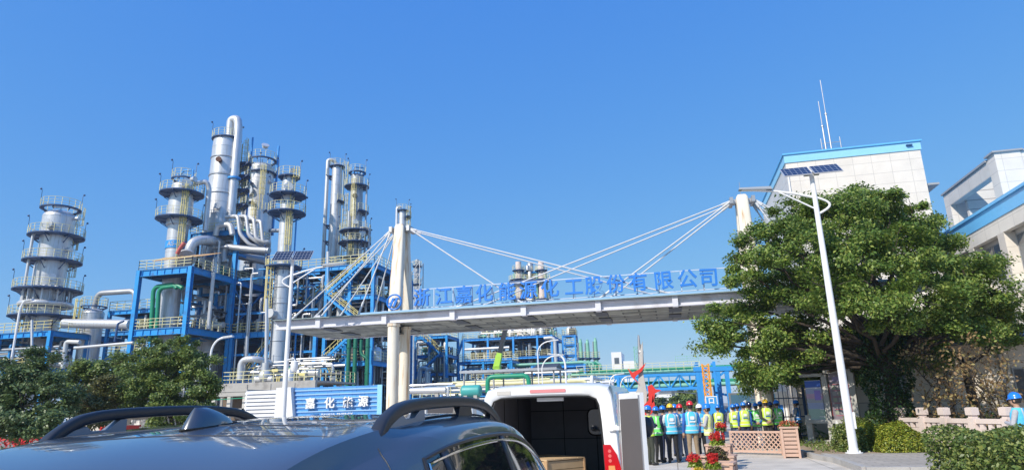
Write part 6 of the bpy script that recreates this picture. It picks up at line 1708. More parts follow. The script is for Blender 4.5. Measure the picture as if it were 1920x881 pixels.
def pw(t, ts, vs):
    if t <= ts[0]: return vs[0]
    for a, b, u, w in zip(ts, ts[1:], vs, vs[1:]):
        if t <= b: return u+(w-u)*(t-a)/(b-a)
    return vs[-1]
suv = thing('dark_suv', 'slate blue SUV with black arched roof rails and shark fin filling the foreground', 'car', (-1.43, 1.806, -0.006), R(-2.0))
suv.rotation_euler = (0, R(-0.8), R(-2.0))   # parked on a slight cross fall
SY = [-0.52, -0.42, -0.22, 0.0, 0.12, 0.40, 0.76, 1.04, 1.25, 1.45, 1.72, 2.05, 2.40, 2.90, 3.28, 3.42]
SZ = [1.605, 1.668, 1.726, 1.754, 1.764, 1.780, 1.787, 1.778, 1.735, 1.640, 1.44, 1.22, 1.10, 1.02, 0.90, 0.80]
def zroof(y): return pw(y, SY, SZ)
def section(y):
    zr = zroof(y); top = max(0.0, min(1.0, (zr-1.08)/0.66))
    w = pw(y, [-0.52, 0.0, 0.8, 1.4, 2.3, 3.1, 3.42], [0.93, 0.955, 0.965, 0.965, 0.955, 0.93, 0.80])
    k = pw(y, [-0.52, -0.1, 0.3, 1.2, 1.8, 2.4], [0.90, 0.97, 1.0, 1.0, 1.02, 1.12])
    bz = 1.08 if zr > 1.15 else zr-0.07
    dz = zr-bz
    up = lambda f: bz+dz*f
    P = [(0.0, zr), (0.22*k, zr-0.006), (0.42*k, zr-0.013), (0.56*k, zr-0.016*max(top, .4)), (0.64*k, zr-0.026*max(top, .4)), (0.70*k, zr-0.058*max(top, .35)), (0.74*k, up(0.925)),
         (0.80*k if top > .1 else w*.92, up(0.5)), (0.87 if top > .1 else w*.97, up(0.06)), (w*0.985, bz-0.06), (w, 0.80 if bz > .95 else bz-.1), (w*0.99, 0.55), (w*0.95, 0.30), (w*0.6, 0.24), (0.0, 0.24)]
    if y < 0.2:
        t = min(1.0, (0.2-y)/0.3)
        P[5] = (P[5][0]-0.035*t, P[5][1]-0.055*t); P[6] = (P[6][0]-0.02*t, P[6][1]-0.07*t) if y < -0.05 else P[6]
    return P
NP = 15
verts = []; faces = []; fm = []
def ytail(y, z):
    # the tail leans: lower points of the rearmost sections sit further back
    if y > 0.35: return y
    f = min(1.0, (0.35-y)/0.87)
    return y - f*pw(z, [0.24, 0.55, 0.8, 1.05, 1.45, 1.6], [0.18, 0.34, 0.32, 0.24, 0.06, 0.0])
for y in SY:
    P = section(y)
    for sgn in (1, -1):
        for j, (x, z) in enumerate(P):
            yy = ytail(y, z)
            if -0.05 < y < 0.45: yy += {6: 1.0, 7: 0.36}.get(j, 0.0)*0.28*(1-y/0.45)
            verts.append((sgn*x, yy, z))
ring = lambda i, sgn, j: i*2*NP + (0 if sgn > 0 else NP) + j
b = MB(); glass = MB()
ns = len(SY)
for i in range(ns-1):
    ym = (SY[i]+SY[i+1])/2
    for sgn in (1, -1):
        for j in range(NP-1):
            f = (ring(i, sgn, j), ring(i+1, sgn, j), ring(i+1, sgn, j+1), ring(i, sgn, j+1))
            faces.append(f)
            gl_ = (j in (6, 7) and 0.02 < ym < 1.65) or (j <= 4 and 1.4 < ym < 2.2)
            fm.append(1 if gl_ else 0)
for e in (0, ns-1):
    o_ = [ring(e, 1, j) for j in range(NP)]+[ring(e, -1, j) for j in range(NP-2, 0, -1)]
    # close with strips across the car
    for j in range(NP-1): faces.append((ring(e, 1, j), ring(e, 1, j+1), ring(e, -1, j+1), ring(e, -1, j))); fm.append(0)
b.add(verts, faces, True); b.mi = fm
body = b.build('body', [M_suv, M_glassdk], suv, local=True)
bm = bmesh.new(); bm.from_mesh(body.data); bmesh.ops.remove_doubles(bm, verts=bm.verts, dist=1e-4)
bmesh.ops.recalc_face_normals(bm, faces=bm.faces); bm.to_mesh(body.data); bm.free()
# a firm edge where the spoiler and roof turn down to the rear quarter
ca_ = body.data.attributes.new('crease_edge', 'FLOAT', 'EDGE')
for e_ in body.data.edges:
    a_, c_ = (body.data.vertices[i].co for i in e_.vertices)
    if abs(a_.y-c_.y) > .03 and a_.y < .2 and c_.y < .2 and min(abs(a_.x), abs(c_.x)) > .54 and max(abs(a_.x), abs(c_.x)) < .645 and min(a_.z, c_.z) > 1.5: ca_.data[e_.index].value = 0.75
sd = body.modifiers.new('smooth', 'SUBSURF'); sd.levels = 2; sd.render_levels = 2
# the smoothed skin, so that trim and rails can be seated on it
from mathutils.bvhtree import BVHTree
bpy.context.view_layer.update()
_ev = body.evaluated_get(bpy.context.evaluated_depsgraph_get()); _me = _ev.to_mesh()
_V = [v.co.copy() for v in _me.vertices]; _F = [tuple(p.vertices) for p in _me.polygons]; _M = [p.material_index for p in _me.polygons]
_ev.to_mesh_clear()
skin = BVHTree.FromPolygons(_V, _F)
def skin_z(x, y):
    h = skin.ray_cast(Vector((x, y, 3)), Vector((0, 0, -1))); return h[0].z if h[0] else 1.7
def skin_side(s, y, z):
    h = skin.ray_cast(Vector((s*2, y, z)), Vector((-s, 0, 0))); return h[0] if h[0] else Vector((s*.8, y, z))
def roofline(y0, xs, r, yb=0.0, name='roof_seam'):
    t = MB(); pts = []
    for x in np.linspace(-xs, xs, 41):
        y = y0-yb*(x/xs)**2; pts.append((x, y, skin_z(x, y)))
    t.tube(pts, [r*min(1.0, .05+(20-abs(k-20))/5) for k in range(41)], 5); t.build(name, M_black, suv, local=True)
roofline(0.08, 0.575, 0.0024, 0.03)
roofline(-0.12, 0.60, 0.0022, 0.0)
# window outline: the border between side glass and paint on the smoothed skin
for s in (1, -1):
    cnt = {}
    for f, m_ in zip(_F, _M):
        c = sum((_V[i] for i in f), Vector())/len(f)
        if m_ == 1 and c.x*s > 0.60 and c.z < 1.745:
            for a, b_ in zip(f, f[1:]+f[:1]):
                k = (min(a, b_), max(a, b_)); cnt[k] = cnt.get(k, 0)+1
    nb_ = {}
    for (a, b_), k in cnt.items():
        if k == 1: nb_.setdefault(a, []).append(b_); nb_.setdefault(b_, []).append(a)
    st_ = min(nb_, key=lambda i: _V[i].y+_V[i].z*.3); loop = [st_]; prev_ = None; cur_ = st_
    while True:
        nx = [n_ for n_ in nb_[cur_] if n_ != prev_]
        if not nx or nx[0] == st_ or len(loop) > 4000: break
        prev_, cur_ = cur_, nx[0]; loop.append(cur_)
    L_ = [_V[i] for i in loop]
    # even the steps
    cen = sum(L_, Vector())/len(L_)
    t = MB(); t.tube(L_, 0.0075, 6, closed=True); t.build('window_seal', M_black, suv, local=True)
    P_in = []
    for idx_, p in enumerate(L_):
        if p.z > 1.16:
            n_ = len(L_); tg = L_[(idx_+4) % n_]-L_[idx_-4]; d2 = Vector((0, -tg.z, tg.y)); d2 = d2 if d2.dot(cen-p) > 0 else -d2
            q_ = p+d2.normalized()*0.022; P_in.append(skin_side(s, q_.y, q_.z)+Vector((s*.002, 0, 0)))
    # keep one continuous run from the lower rear corner round to the front
    k0 = min(range(len(P_in)), key=lambda i: P_in[i].z+P_in[i].y*.4)
    P_in = P_in[k0:]+P_in[:k0]
    run = []
    for Q_ in (P_in, P_in[:1]+P_in[:0:-1]):
        r_ = [Q_[0]]
        for p in Q_[1:]:
            if (p-r_[-1]).length < 0.25: r_.append(p)
        if len(r_) > len(run): run = r_
    t = MB(); t.tube(run, 0.0055, 6); t.build('window_trim', M_chrome, suv, local=True)
    # pillars between the panes
    for y0_, y1_, w_ in ((0.26, 0.40, .050), (0.86, 1.06, .060)):
        t = MB(); V_ = []
        zs_ = np.linspace(1.10, max([p.z for p in L_ if abs(p.y-y0_) < .05] or [1.65])-0.006, 9)[::-1]
        for k, z in enumerate(zs_):
            y = y0_+(y1_-y0_)*k/8
            for dy in (-w_/2, w_/2): V_.append(skin_side(s, y+dy, z)+Vector((s*.0035, 0, 0)))
        t.add(V_, [(2*k, 2*k+1, 2*k+3, 2*k+2) for k in range(8)], True); pl_ = t.build('window_pillar', M_black, suv, local=True)
        sf_ = pl_.modifiers.new('thick', 'SOLIDIFY'); sf_.thickness = 0.004
# tail gate side joints
for s in (1, -1):
    t = MB(); t.tube([skin_side(s, -0.02-0.2*u**1.3, 1.68-0.45*u) for u in np.linspace(0, 1, 50)], 0.0022, 5)
    t.build('tailgate_joint', M_black, suv, local=True)
# roof rails
for s in (1, -1):
    t = MB(); pts = []; X = s*0.615
    path = [(0.01, skin_z(.6, 0.01)-0.050), (0.07, skin_z(.6, .07)+0.004), (0.15, skin_z(.6, .15)+0.045), (0.22, skin_z(.6, .22)+0.058), (0.30, skin_z(.6, .30)+0.062), (0.46, skin_z(.6, .46)+0.063), (0.70, skin_z(.6, .70)+0.063), (0.90, skin_z(.6, .90)+0.061), (1.06, skin_z(.6, 1.06)+0.053), (1.20, skin_z(.6, 1.20)+0.022), (1.32, skin_z(.6, 1.32)-0.030)]
    path = [(y, skin_z(.6, y)+(z-skin_z(.6, y))*(1.0 if s < 0 or z < skin_z(.6, y) else 0.74)) for y, z in path]
    # smooth the path then sweep a rounded block section
    import itertools
    P = []
    for i in range(len(path)-1):
        p0 = path[max(0, i-1)]; p1 = path[i]; p2 = path[i+1]; p3 = path[min(len(path)-1, i+2)]
        for k in range(6):
            u = k/6
            P.append(tuple(0.5*((2*p1[d])+(-p0[d]+p2[d])*u+(2*p0[d]-5*p1[d]+4*p2[d]-p3[d])*u*u+(-p0[d]+3*p1[d]-3*p2[d]+p3[d])*u**3) for d in (0, 1)))
    P.append(path[-1]); n = 16; V = []
    for i, (y, z) in enumerate(P):
        a = P[max(0, i-1)]; c = P[min(len(P)-1, i+1)]; d = Vector((0, c[0]-a[0], c[1]-a[1])).normalized(); nn = Vector((0, -d.z, d.y))
        e = min(1, i/8, (len(P)-1-i)/8)
        hw, hh = 0.019+0.007*(1-e), 0.0205
        for k in range(n):
            a_ = 2*PI*k/n; cx, sx = math.cos(a_), math.sin(a_); ee = 0.55
            V.append(Vector((X, y, z))+Vector((1, 0, 0))*math.copysign(abs(cx)**ee, cx)*hw+nn*math.copysign(abs(sx)**ee, sx)*hh)
    F = [(i*n+k, i*n+(k+1) % n, (i+1)*n+(k+1) % n, (i+1)*n+k) for i in range(len(P)-1) for k in range(n)]+[tuple(range(n)), tuple(range((len(P)-1)*n, len(P)*n))]
    t.add(V, F, True); rail = t.build('roof_rail', M_black, suv, local=True)
    M_satin = mat('satin_rail_foot', (0.25, 0.28, 0.32), 0.4, 0.3)
    t = MB(); z0 = lambda y: skin_z(.6, y)-0.012
    # rear foot web with an opening
    t.prism([(0.07, z0(.07)), (0.36, z0(.36)), (0.36, z0(.36)+0.054), (0.33, z0(.33)+0.054), (0.275, z0(.27)+0.022), (0.21, z0(.21)+0.022), (0.185, z0(.19)+0.042), (0.10, z0(.1)+0.024)], 'x', X-0.014, X+0.014)
    t.v = [(x, y, z if s < 0 else z-(z-skin_z(.6, y))*0.2) for x, y, z in t.v]; t.build('rail_foot', M_satin, rail, local=True)
    for ya, yb in ((0.72, 0.84), (1.12, 1.24)):
        t = MB(); t.prism([(ya-.03, z0(ya)), (yb+.02, z0(yb)), (yb, z0(yb)+0.055 if yb < 1 else z0(yb)+.03), (ya, z0(ya)+0.055 if yb < 1 else z0(ya)+.05)], 'x', X-0.013, X+0.013); t.build('rail_support', M_black, rail, local=True)
    t = MB(); pts = [(X, y, skin_z(.6, y)-0.003) for y in np.linspace(0.06, 1.28, 24)]; t.tube(pts, 0.006, 6); t.build('rail_gasket', M_rubber, suv, local=True)
# shark fin
t = MB(); V = []; n = 32; zb = skin_z(0, .08)-0.022; L = 12
for i in range(L+1):
    u = i/L; h = 0.080*u
    y0 = -0.03+0.045*u**1.3; y1 = 0.205-0.135*u**2.6; w = 0.036*(1-u**1.8)**0.75+0.004
    for k in range(n):
        a = 2*PI*k/n; cx, sx = math.cos(a), math.sin(a)
        V.append((w*math.copysign(abs(cx)**.8, cx)*(1.0 if sx < 0 else 1-0.35*sx), (y0+y1)/2+(y1-y0)/2*sx, zb+h))
F = [(i*n+k, i*n+(k+1) % n, (i+1)*n+(k+1) % n, (i+1)*n+k) for i in range(L) for k in range(n)]+[tuple(range(L*n, L*n+n))]
t.add(V, F, True); t.build('shark_fin', M_suv, suv, local=True)
t = MB(); t.tube([(0.036*math.cos(2*PI*k/20), 0.0875+0.122*math.sin(2*PI*k/20), zb+0.022-0.12*(0.0875-(0.0875+0.122*math.sin(2*PI*k/20)))**1*0.6) for k in range(20)], 0.0035, 5, closed=True); t.build('fin_gasket', M_rubber, suv, local=True)
for y in (0.1, 2.62):
    for s in (1, -1): wheel(suv, s*0.87, y-0.02, 0.36, 0.24, s)
t = MB(); t.box(-0.86, 0.86, -0.875, -0.78, 0.34, 0.62); t.build('rear_bumper', M_black, suv, local=True)
for s in (1, -1):
    t = MB(); t.bx((s*0.72, -0.60, 1.06), (0.36, 0.10, 0.14)); t.build('tail_light', M_lamp, suv, local=True)
    t = MB(); t.sphere((s*1.05, 1.75, 1.17), 0.12, 12, sc=(1, .6, .75)); t.bar((s*0.9, 1.75, 1.12), (s*1.0, 1.75, 1.14), .05); t.build('mirror', M_suv, suv, local=True)

# ---------------------------------------------------------------- white van
van = thing('white_van', 'white delivery van seen from behind with its rear doors open and dark lined interior', 'van', (-1.665, 9.05, 0.0), R(-0.5))
VL = 5.0
def vsec(y):
    zt = pw(y, [0, .05, .3, 3.4, 3.9, 4.35, 4.75, 5.0, 5.15], [2.06, 2.085, 2.11, 2.13, 2.08, 1.62, 1.22, 1.02, .85])
    k = 1.0 if y < 4.4 else pw(y, [4.4, 5.15], [1.0, 0.82])
    ws = 0.97*k; bz = min(1.1, zt-.06)
    f = lambda a: bz+(zt-bz)*a
    return [(0, zt), (.44*k, zt-.005), (.72*k, zt-.018), (.845*k, zt-.050 if zt > 1.3 else zt-.03), (.885*k, f(.86)), (.900*k, f(.74)), (.93*k, f(.36)), (.945*k, bz), (ws, bz-.12), (ws, min(.75, bz-.2)), (ws*.99, .45), (ws*.95, .30)]
VY = [0.0, .04, .3, .9, 1.6, 2.4, 3.4, 3.9, 4.35, 4.75, 5.0, 5.15]
NV = 12; V = []; F = []; mi = []
for y in VY:
    for s in (1, -1):
        for x, z in vsec(y): V.append((s*x, y, z))
rg = lambda i, s, j: i*2*NV+(0 if s > 0 else NV)+j
for i in range(len(VY)-1):
    ym = (VY[i]+VY[i+1])/2
    for s in (1, -1):
        for j in range(NV-1):
            F.append((rg(i, s, j), rg(i+1, s, j), rg(i+1, s, j+1), rg(i, s, j+1)))
            mi.append(1 if (j <= 3 and 4.0 < ym < 4.8) or (j in (5, 6) and 3.2 < ym < 4.3) or (j in (5,) and .8 < ym < 3.1) else 0)
e = len(VY)-1
for j in range(NV-1): F.append((rg(e, 1, j), rg(e, 1, j+1), rg(e, -1, j+1), rg(e, -1, j))); mi.append(0)
t = MB(); t.add(V, F, True); t.mi = mi
vb = t.build('body', [M_vanp, M_glassdk], van, local=True)
bm = bmesh.new(); bm.from_mesh(vb.data); bmesh.ops.remove_doubles(bm, verts=bm.verts, dist=1e-4); bmesh.ops.recalc_face_normals(bm, faces=bm.faces); bm.to_mesh(vb.data); bm.free()
# rear frame: skin ring round the opening with a rolled outer edge
op = [(.0, 1.935), (.40, 1.932), (.62, 1.925), (.72, 1.885), (.755, 1.81), (.775, 1.6), (.79, 1.3), (.80, 1.0), (.80, .8), (.80, .66), (.78, .56), (.74, .54)]
sec = vsec(0)
V = []; F = []
for s in (1, -1):
    o0 = len(V)
    for (x, z), (u, w) in zip(sec, op):
        u *= .93 if s > 0 else 1.04
        V += [(s*x, 0.0, z), (s*(x*.985), -0.022, z-.012), (s*(u+(.03 if u > .01 else 0)), -0.022, w+.025 if w > 1.8 else w), (s*u, 0.0, w), (s*u, .10, w)]
    for i in range(NV-1):
        for k in range(4): F.append((o0+i*5+k, o0+(i+1)*5+k, o0+(i+1)*5+k+1, o0+i*5+k+1))
t = MB(); t.add(V, F, True)
vf = t.build('rear_frame', M_vanp, van, local=True)
t = MB(); t.box(-.95, .95, -.09, .02, .34, .54); t.build('rear_bumper', M_black, van, local=True)
t = MB(); t.tube([(x, -.004, w-.012) for (x, w) in [(-u*1.04, w) for u, w in op[9::-1]]+[(u*.93, w) for u, w in op[1:10]]], .013, 6); t.build('door_seal', M_rubber, van, local=True)
# lined load space
t = MB()
y0, y1, xw, zf, zc = .02, 2.8, .84, .56, 1.945
t.add([(-xw, y0, zf), (xw, y0, zf), (xw, y1, zf), (-xw, y1, zf)], [(0,1,2,3)])
t.add([(-xw, y0, zc), (xw, y0, zc), (xw, y1, zc), (-xw, y1, zc)], [(0,3,2,1)])
for s in (-1, 1): t.add([(s*xw, y0, zf), (s*xw, y1, zf), (s*xw, y1, zc), (s*xw, y0, zc)], [(0,1,2,3)])
t.add([(-xw, y1, zf), (xw, y1, zf), (xw, y1, zc), (-xw, y1, zc)], [(0,1,2,3)])
t.build('load_lining', M_lining, van, local=True, fixn=False)
M_lj = mat('lining_joint', (.010, .010, .012), .8)
for x in (-.25, .32): MB().box(x-.006, x+.006, y1-.012, y1-.002, zf, zc).build('lining_joint', M_lj, van, local=True)
for z in (1.25, 1.72): MB().box(-xw, xw, y1-.013, y1-.003, z-.005, z+.005).build('lining_joint', M_lj, van, local=True)
for s in (-1, 1):
    for y in (.9, 1.8): MB().box(s*(xw-.006), s*(xw-.001), y-.01, y+.01, zf, zc).build('lining_joint', M_lj, van, local=True)
# window in the bulkhead, rounded corners
def rrect(cx, cz, w, h, r, n=5):
    P = []
    for sx, sz, a in ((1, 1, 0), (-1, 1, 90), (-1, -1, 180), (1, -1, 270)):
        for i in range(n+1): t_ = R(a+90*i/n); P.append((cx+sx*(w/2-r)+r*math.cos(t_), cz+sz*(h/2-r)+r*math.sin(t_)))
    return P
t = MB(); t.prism(rrect(.44, 1.52, .50, .42, .09), 'y', y1-.03, y1-.015); bw_ = t.build('bulkhead_window', M_glassdk, van, local=True)
t = MB(); t.tube([(x, y1-.03, z) for x, z in rrect(.44, 1.52, .52, .44, .1)], .014, 6, closed=True); t.build('window_rubber', M_rubber, bw_, local=True)
t = MB(); p = (.02, y1-.05); t.box(-.17, .20, .16, .20, 1.865, 1.925); t.box(-.14, -.02, .152, .159, 1.875, 1.895); t.box(.05, .17, .152, .159, 1.875, 1.895); t.build('interior_lamp', M_white, van, local=True)
t = MB(); t.prism(rrect(.02, 2.000, .50, .045, .015), 'y', -.030, -.010); t.build('brake_light', mat('pale_red_lamp', (.70, .25, .25), .25, coat=.6), van, local=True)
t = MB(); t.prism(rrect(-.60, 1.99, .20, .055, .01), 'y', -.028, -.012); t.build('grey_patch', M_concl, van, local=True)
# tail lights, tall, on the rear corners
for s in (1, -1):
    t = MB(); q = [(.735, 1.29), (.83, 1.29), (.905, 1.17), (.95, 1.0), (.962, .70), (.75, .70)]
    t.prism([(s*x, z) for x, z in q], 'y', -.035, .12)
    o = t.build('tail_light', M_lamp, van, local=True)
    t = MB(); t.prism([(s*x, z) for x, z in [(.79, 1.03), (.87, 1.03), (.89, .86), (.79, .84)]], 'y', -.040, -.0355); t.build('indicator', M_amber, o, local=True)
# (lamp bodies carry a lighter upper cell)
for s in (1, -1):
    for z in (1.09, 1.15, 1.21):
        t = MB(); t.disc((s*(.815-.0*(z-1)), -.0365, z), .022, 12, (0, -1, 0), t=.003); t.build('lamp_cell', mat('lamp_cell_red', (.75, .16, .14), .1, coat=.8), van, local=True)
# rear doors folded right back, hinges on the corner posts
def reardoor(s, deg):
    hx, hy = s*.935, -.045; a = R(deg)
    d = Vector((-s*math.cos(a), -math.sin(a), 0)); nn = Vector((-s*math.sin(a)*-1*-1, math.cos(a), 0))
    nn = Vector((-s*math.sin(a), math.cos(a), 0))
    W = .76
    def plate(mb, u0, u1, z0, z1, w0, w1, top_in=0.0):
        c = []
        for w in (w0, w1):
            for u, z in ((u0, z0), (u1, z0), (u1, z1), (u0+top_in, z1)): c.append(Vector((hx, hy, 0))+d*u+nn*w+Vector((0, 0, z)))
        mb.add(c, [(0,1,2,3), (7,6,5,4), (0,4,5,1), (1,5,6,2), (2,6,7,3), (3,7,4,0)])
    t = MB(); plate(t, 0.05, W, .50, 1.93, -.05, .0, .07); o = t.build('rear_door', M_vanp, van, local=True)
    t = MB(); plate(t, .12, W-.035, .60, 1.86, .001, .012, .04); t.build('door_lining', mat('grey_door_lining', (.10, .09, .09), .8, var=.15), o, local=True)
    t = MB(); plate(t, .12, W-.05, 1.20, 1.84, -.058, -.0505, .06); t.build('door_glass', M_glassdk, o, local=True)
    t = MB(); plate(t, .055, .10, .6, 1.86, .0005, .006); plate(t, W-.028, W-.008, .6, 1.9, .0005, .014); t.build('door_edge', M_steel, o, local=True)
    for z in (.78, 1.50):
        t = MB(); p = Vector((s*.885, -.03, z)); t.box(p.x-.06, p.x+.05, -.052, -.024, z-.04, z+.04); q = Vector((hx, hy, z))+d*.12+nn*.015; t.bar((p.x, -.055, z), q, .03, .055); t.build('hinge', M_vanp, o, local=True)
reardoor(1, 118); reardoor(-1, 160)
for y in (1.0, 4.2):
    for s in (1, -1): wheel(van, s*.86, y, .34, .22, s)
for s in (1, -1):
    t = MB(); t.sphere((s*1.13, 4.0, 1.38), 1.0, 14, sc=(.12, .10, .19)); t.bar((s*.9, 4.05, 1.2), (s*1.08, 4.0, 1.24), .06); t.build('mirror', M_black, van, local=True)
t = MB()
for s in (1, -1): t.box(s*.972, s*.985, .5, 4.5, .62, .72)
t.build('side_moulding', M_black, van, local=True)
# crate standing inside the van
M_crate = mat('pale_crate_board', (.62, .44, .26), .75, var=.18, scale=6)
cp = Vector((-1.60, 9.05, 0)); ca = R(-42)
cr_ = thing('wooden_crate', 'pale wooden plank crate standing inside the open white van', 'crate', (-1.86, 10.0, .562), ca)
t = MB()
for k in range(4):
    z0, z1 = .02+k*.118, .13+k*.118
    t.box(-.42, .42, -.34, -.32, z0, z1); t.box(-.42, .42, .32, .34, z0, z1); t.box(-.42, -.40, -.32, .32, z0, z1); t.box(.40, .42, -.32, .32, z0, z1)
t.build('side_boards', M_crate, cr_, local=True)
t = MB()
for k in range(5): t.box(-.43, .43, -.35+k*.142, -.35+k*.142+.132, .495, .515)
t.build('lid', M_crate, cr_, local=True)
for sx in (-1, 1):
    for sy in (-1, 1): MB().box(sx*.40-.035, sx*.40+.035, sy*.342-.012, sy*.342+.012, 0.0, .494).build('batten', M_wood, cr_, local=True)
t = MB(); t.box(-.05, .10, -.3425, -.3405, .1, .2); t.build('paper_label', M_white, cr_, local=True)
# second pale van, its roof just seen beyond the dark rail
v2 = thing('parked_van', 'pale parked van mostly hidden behind the roof rail of the foreground car', 'van', (-6.6, 17.5, 0), R(-3))
t = MB(); V = []; F = []
for y in (0, .1, .5, 3.0, 3.8, 4.6, 4.8):
    zt = pw(y, [0, .5, 3.0, 3.8, 4.6, 4.8], [1.86, 1.93, 1.93, 1.45, 1.1, .8])
    for s in (1, -1):
        for x, z in ((0, zt), (.55, zt-.02), (.72, zt-.10), (.86, min(1.05, zt-.15)), (.88, .6), (.84, .3)): V.append((s*x, y, z))
for i in range(6):
    for s in (0, 6):
        for j in range(5): F.append((i*12+s+j, (i+1)*12+s+j, (i+1)*12+s+j+1, i*12+s+j+1))
for e in (0, 6):
    for j in range(5): F.append((e*12+j, e*12+j+1, e*12+6+j+1, e*12+6+j))
t.add(V, F, True); t.build('body', M_vanp, v2, local=True)
t = MB(); t.box(-.6, .6, -.012, -.002, 1.15, 1.65); t.build('rear_window', M_glassdk, v2, local=True)
for y in (.8, 3.7):
    for s in (1, -1): wheel(v2, s*.78, y, .32, .2, s)
for s in (1, -1):
    t = MB(); t.box(s*.74, s*.86, -.03, .05, .75, 1.1); t.build('tail_light', M_lamp, v2, local=True)
# ================================================================== people
SKIN = mat('skin', (0.46, 0.27, 0.18), 0.55, var=0.08, scale=10)
HAIR = mat('black_hair', (0.012, 0.011, 0.011), 0.6)
SHOE = mat('dark_shoes', (0.03, 0.028, 0.026), 0.6)
REFL = mat('reflective_band', (0.62, 0.63, 0.62), 0.35, var=0.05)
def cloth(name, col): return mat(name, col, 0.85, var=0.16, scale=9, bump=0.25, bscale=22)
C_navy = cloth('navy_cloth', (0.02, 0.03, 0.075)); C_black = cloth('black_cloth', (0.018, 0.018, 0.02)); C_white = cloth('white_cloth', (0.68, 0.68, 0.70))
C_grey = cloth('grey_cloth', (0.30, 0.30, 0.32)); C_jean = cloth('grey_blue_denim', (0.13, 0.16, 0.22)); C_khaki = cloth('khaki_cloth', (0.30, 0.22, 0.14))
C_blue = cloth('blue_workwear', (0.03, 0.12, 0.42)); C_camo = cloth('dark_olive_cloth', (0.045, 0.05, 0.035)); C_lgrey = cloth('light_grey_cloth', (0.42, 0.42, 0.44))
V_lime = cloth('lime_vest_cloth', (0.62, 0.85, 0.08)); V_green = cloth('green_vest_cloth', (0.16, 0.68, 0.14)); V_sky = cloth('light_blue_vest_cloth', (0.10, 0.55, 0.82)); V_pale = cloth('pale_yellow_vest_cloth', (0.74, 0.80, 0.30)); V_blue = cloth('blue_vest_cloth', (0.05, 0.22, 0.60))
def hm(name, col): return mat(name, col, 0.25, var=0.04, coat=0.4)
H = dict(blue=hm('blue_helmet', (0.02, 0.20, 0.72)), red=hm('red_helmet', (0.66, 0.03, 0.03)), yellow=hm('yellow_helmet', (0.85, 0.52, 0.02)), white=hm('white_helmet', (0.78, 0.78, 0.78)), navy=hm('navy_helmet', (0.02, 0.06, 0.25)))
TORSO = [(0.84, .150, .105, 0), (0.90, .168, .120, -.005), (0.98, .160, .112, 0), (1.06, .152, .104, .005), (1.16, .160, .112, .005), (1.27, .176, .122, 0), (1.36, .180, .112, -.005), (1.42, .150, .090, -.012), (1.46, .085, .070, -.012)]
ARMS = {  # elbow, wrist, hand tip for the right side (x > 0), facing +y
 'down': ((.235, -.03, 1.13), (.245, .05, .88), (.235, .075, .70)),
 'back': ((.275, -.11, 1.15), (.06, -.195, 1.00), (-.06, -.205, .955)),
 'fold': ((.250, .06, 1.14), (.04, .23, 1.17), (-.12, .20, 1.17)),
 'hips': ((.365, -.03, 1.16), (.205, .04, .99), (.165, .115, .935)),
 'phone': ((.225, .05, 1.13), (.08, .27, 1.24), (.035, .31, 1.37)),
 'front': ((.240, .02, 1.13), (.08, .19, .98), (-.01, .215, .90)),
}
def tubes_to(bm_mb, a, b, ra, rb, n=12, k=6):
    a = Vector(a); b = Vector(b); bm_mb.tube([a+(b-a)*i/k for i in range(k+1)], [ra+(rb-ra)*i/k for i in range(k+1)], n)
    bm_mb.sphere(a, ra, 10); bm_mb.sphere(b, rb, 10)
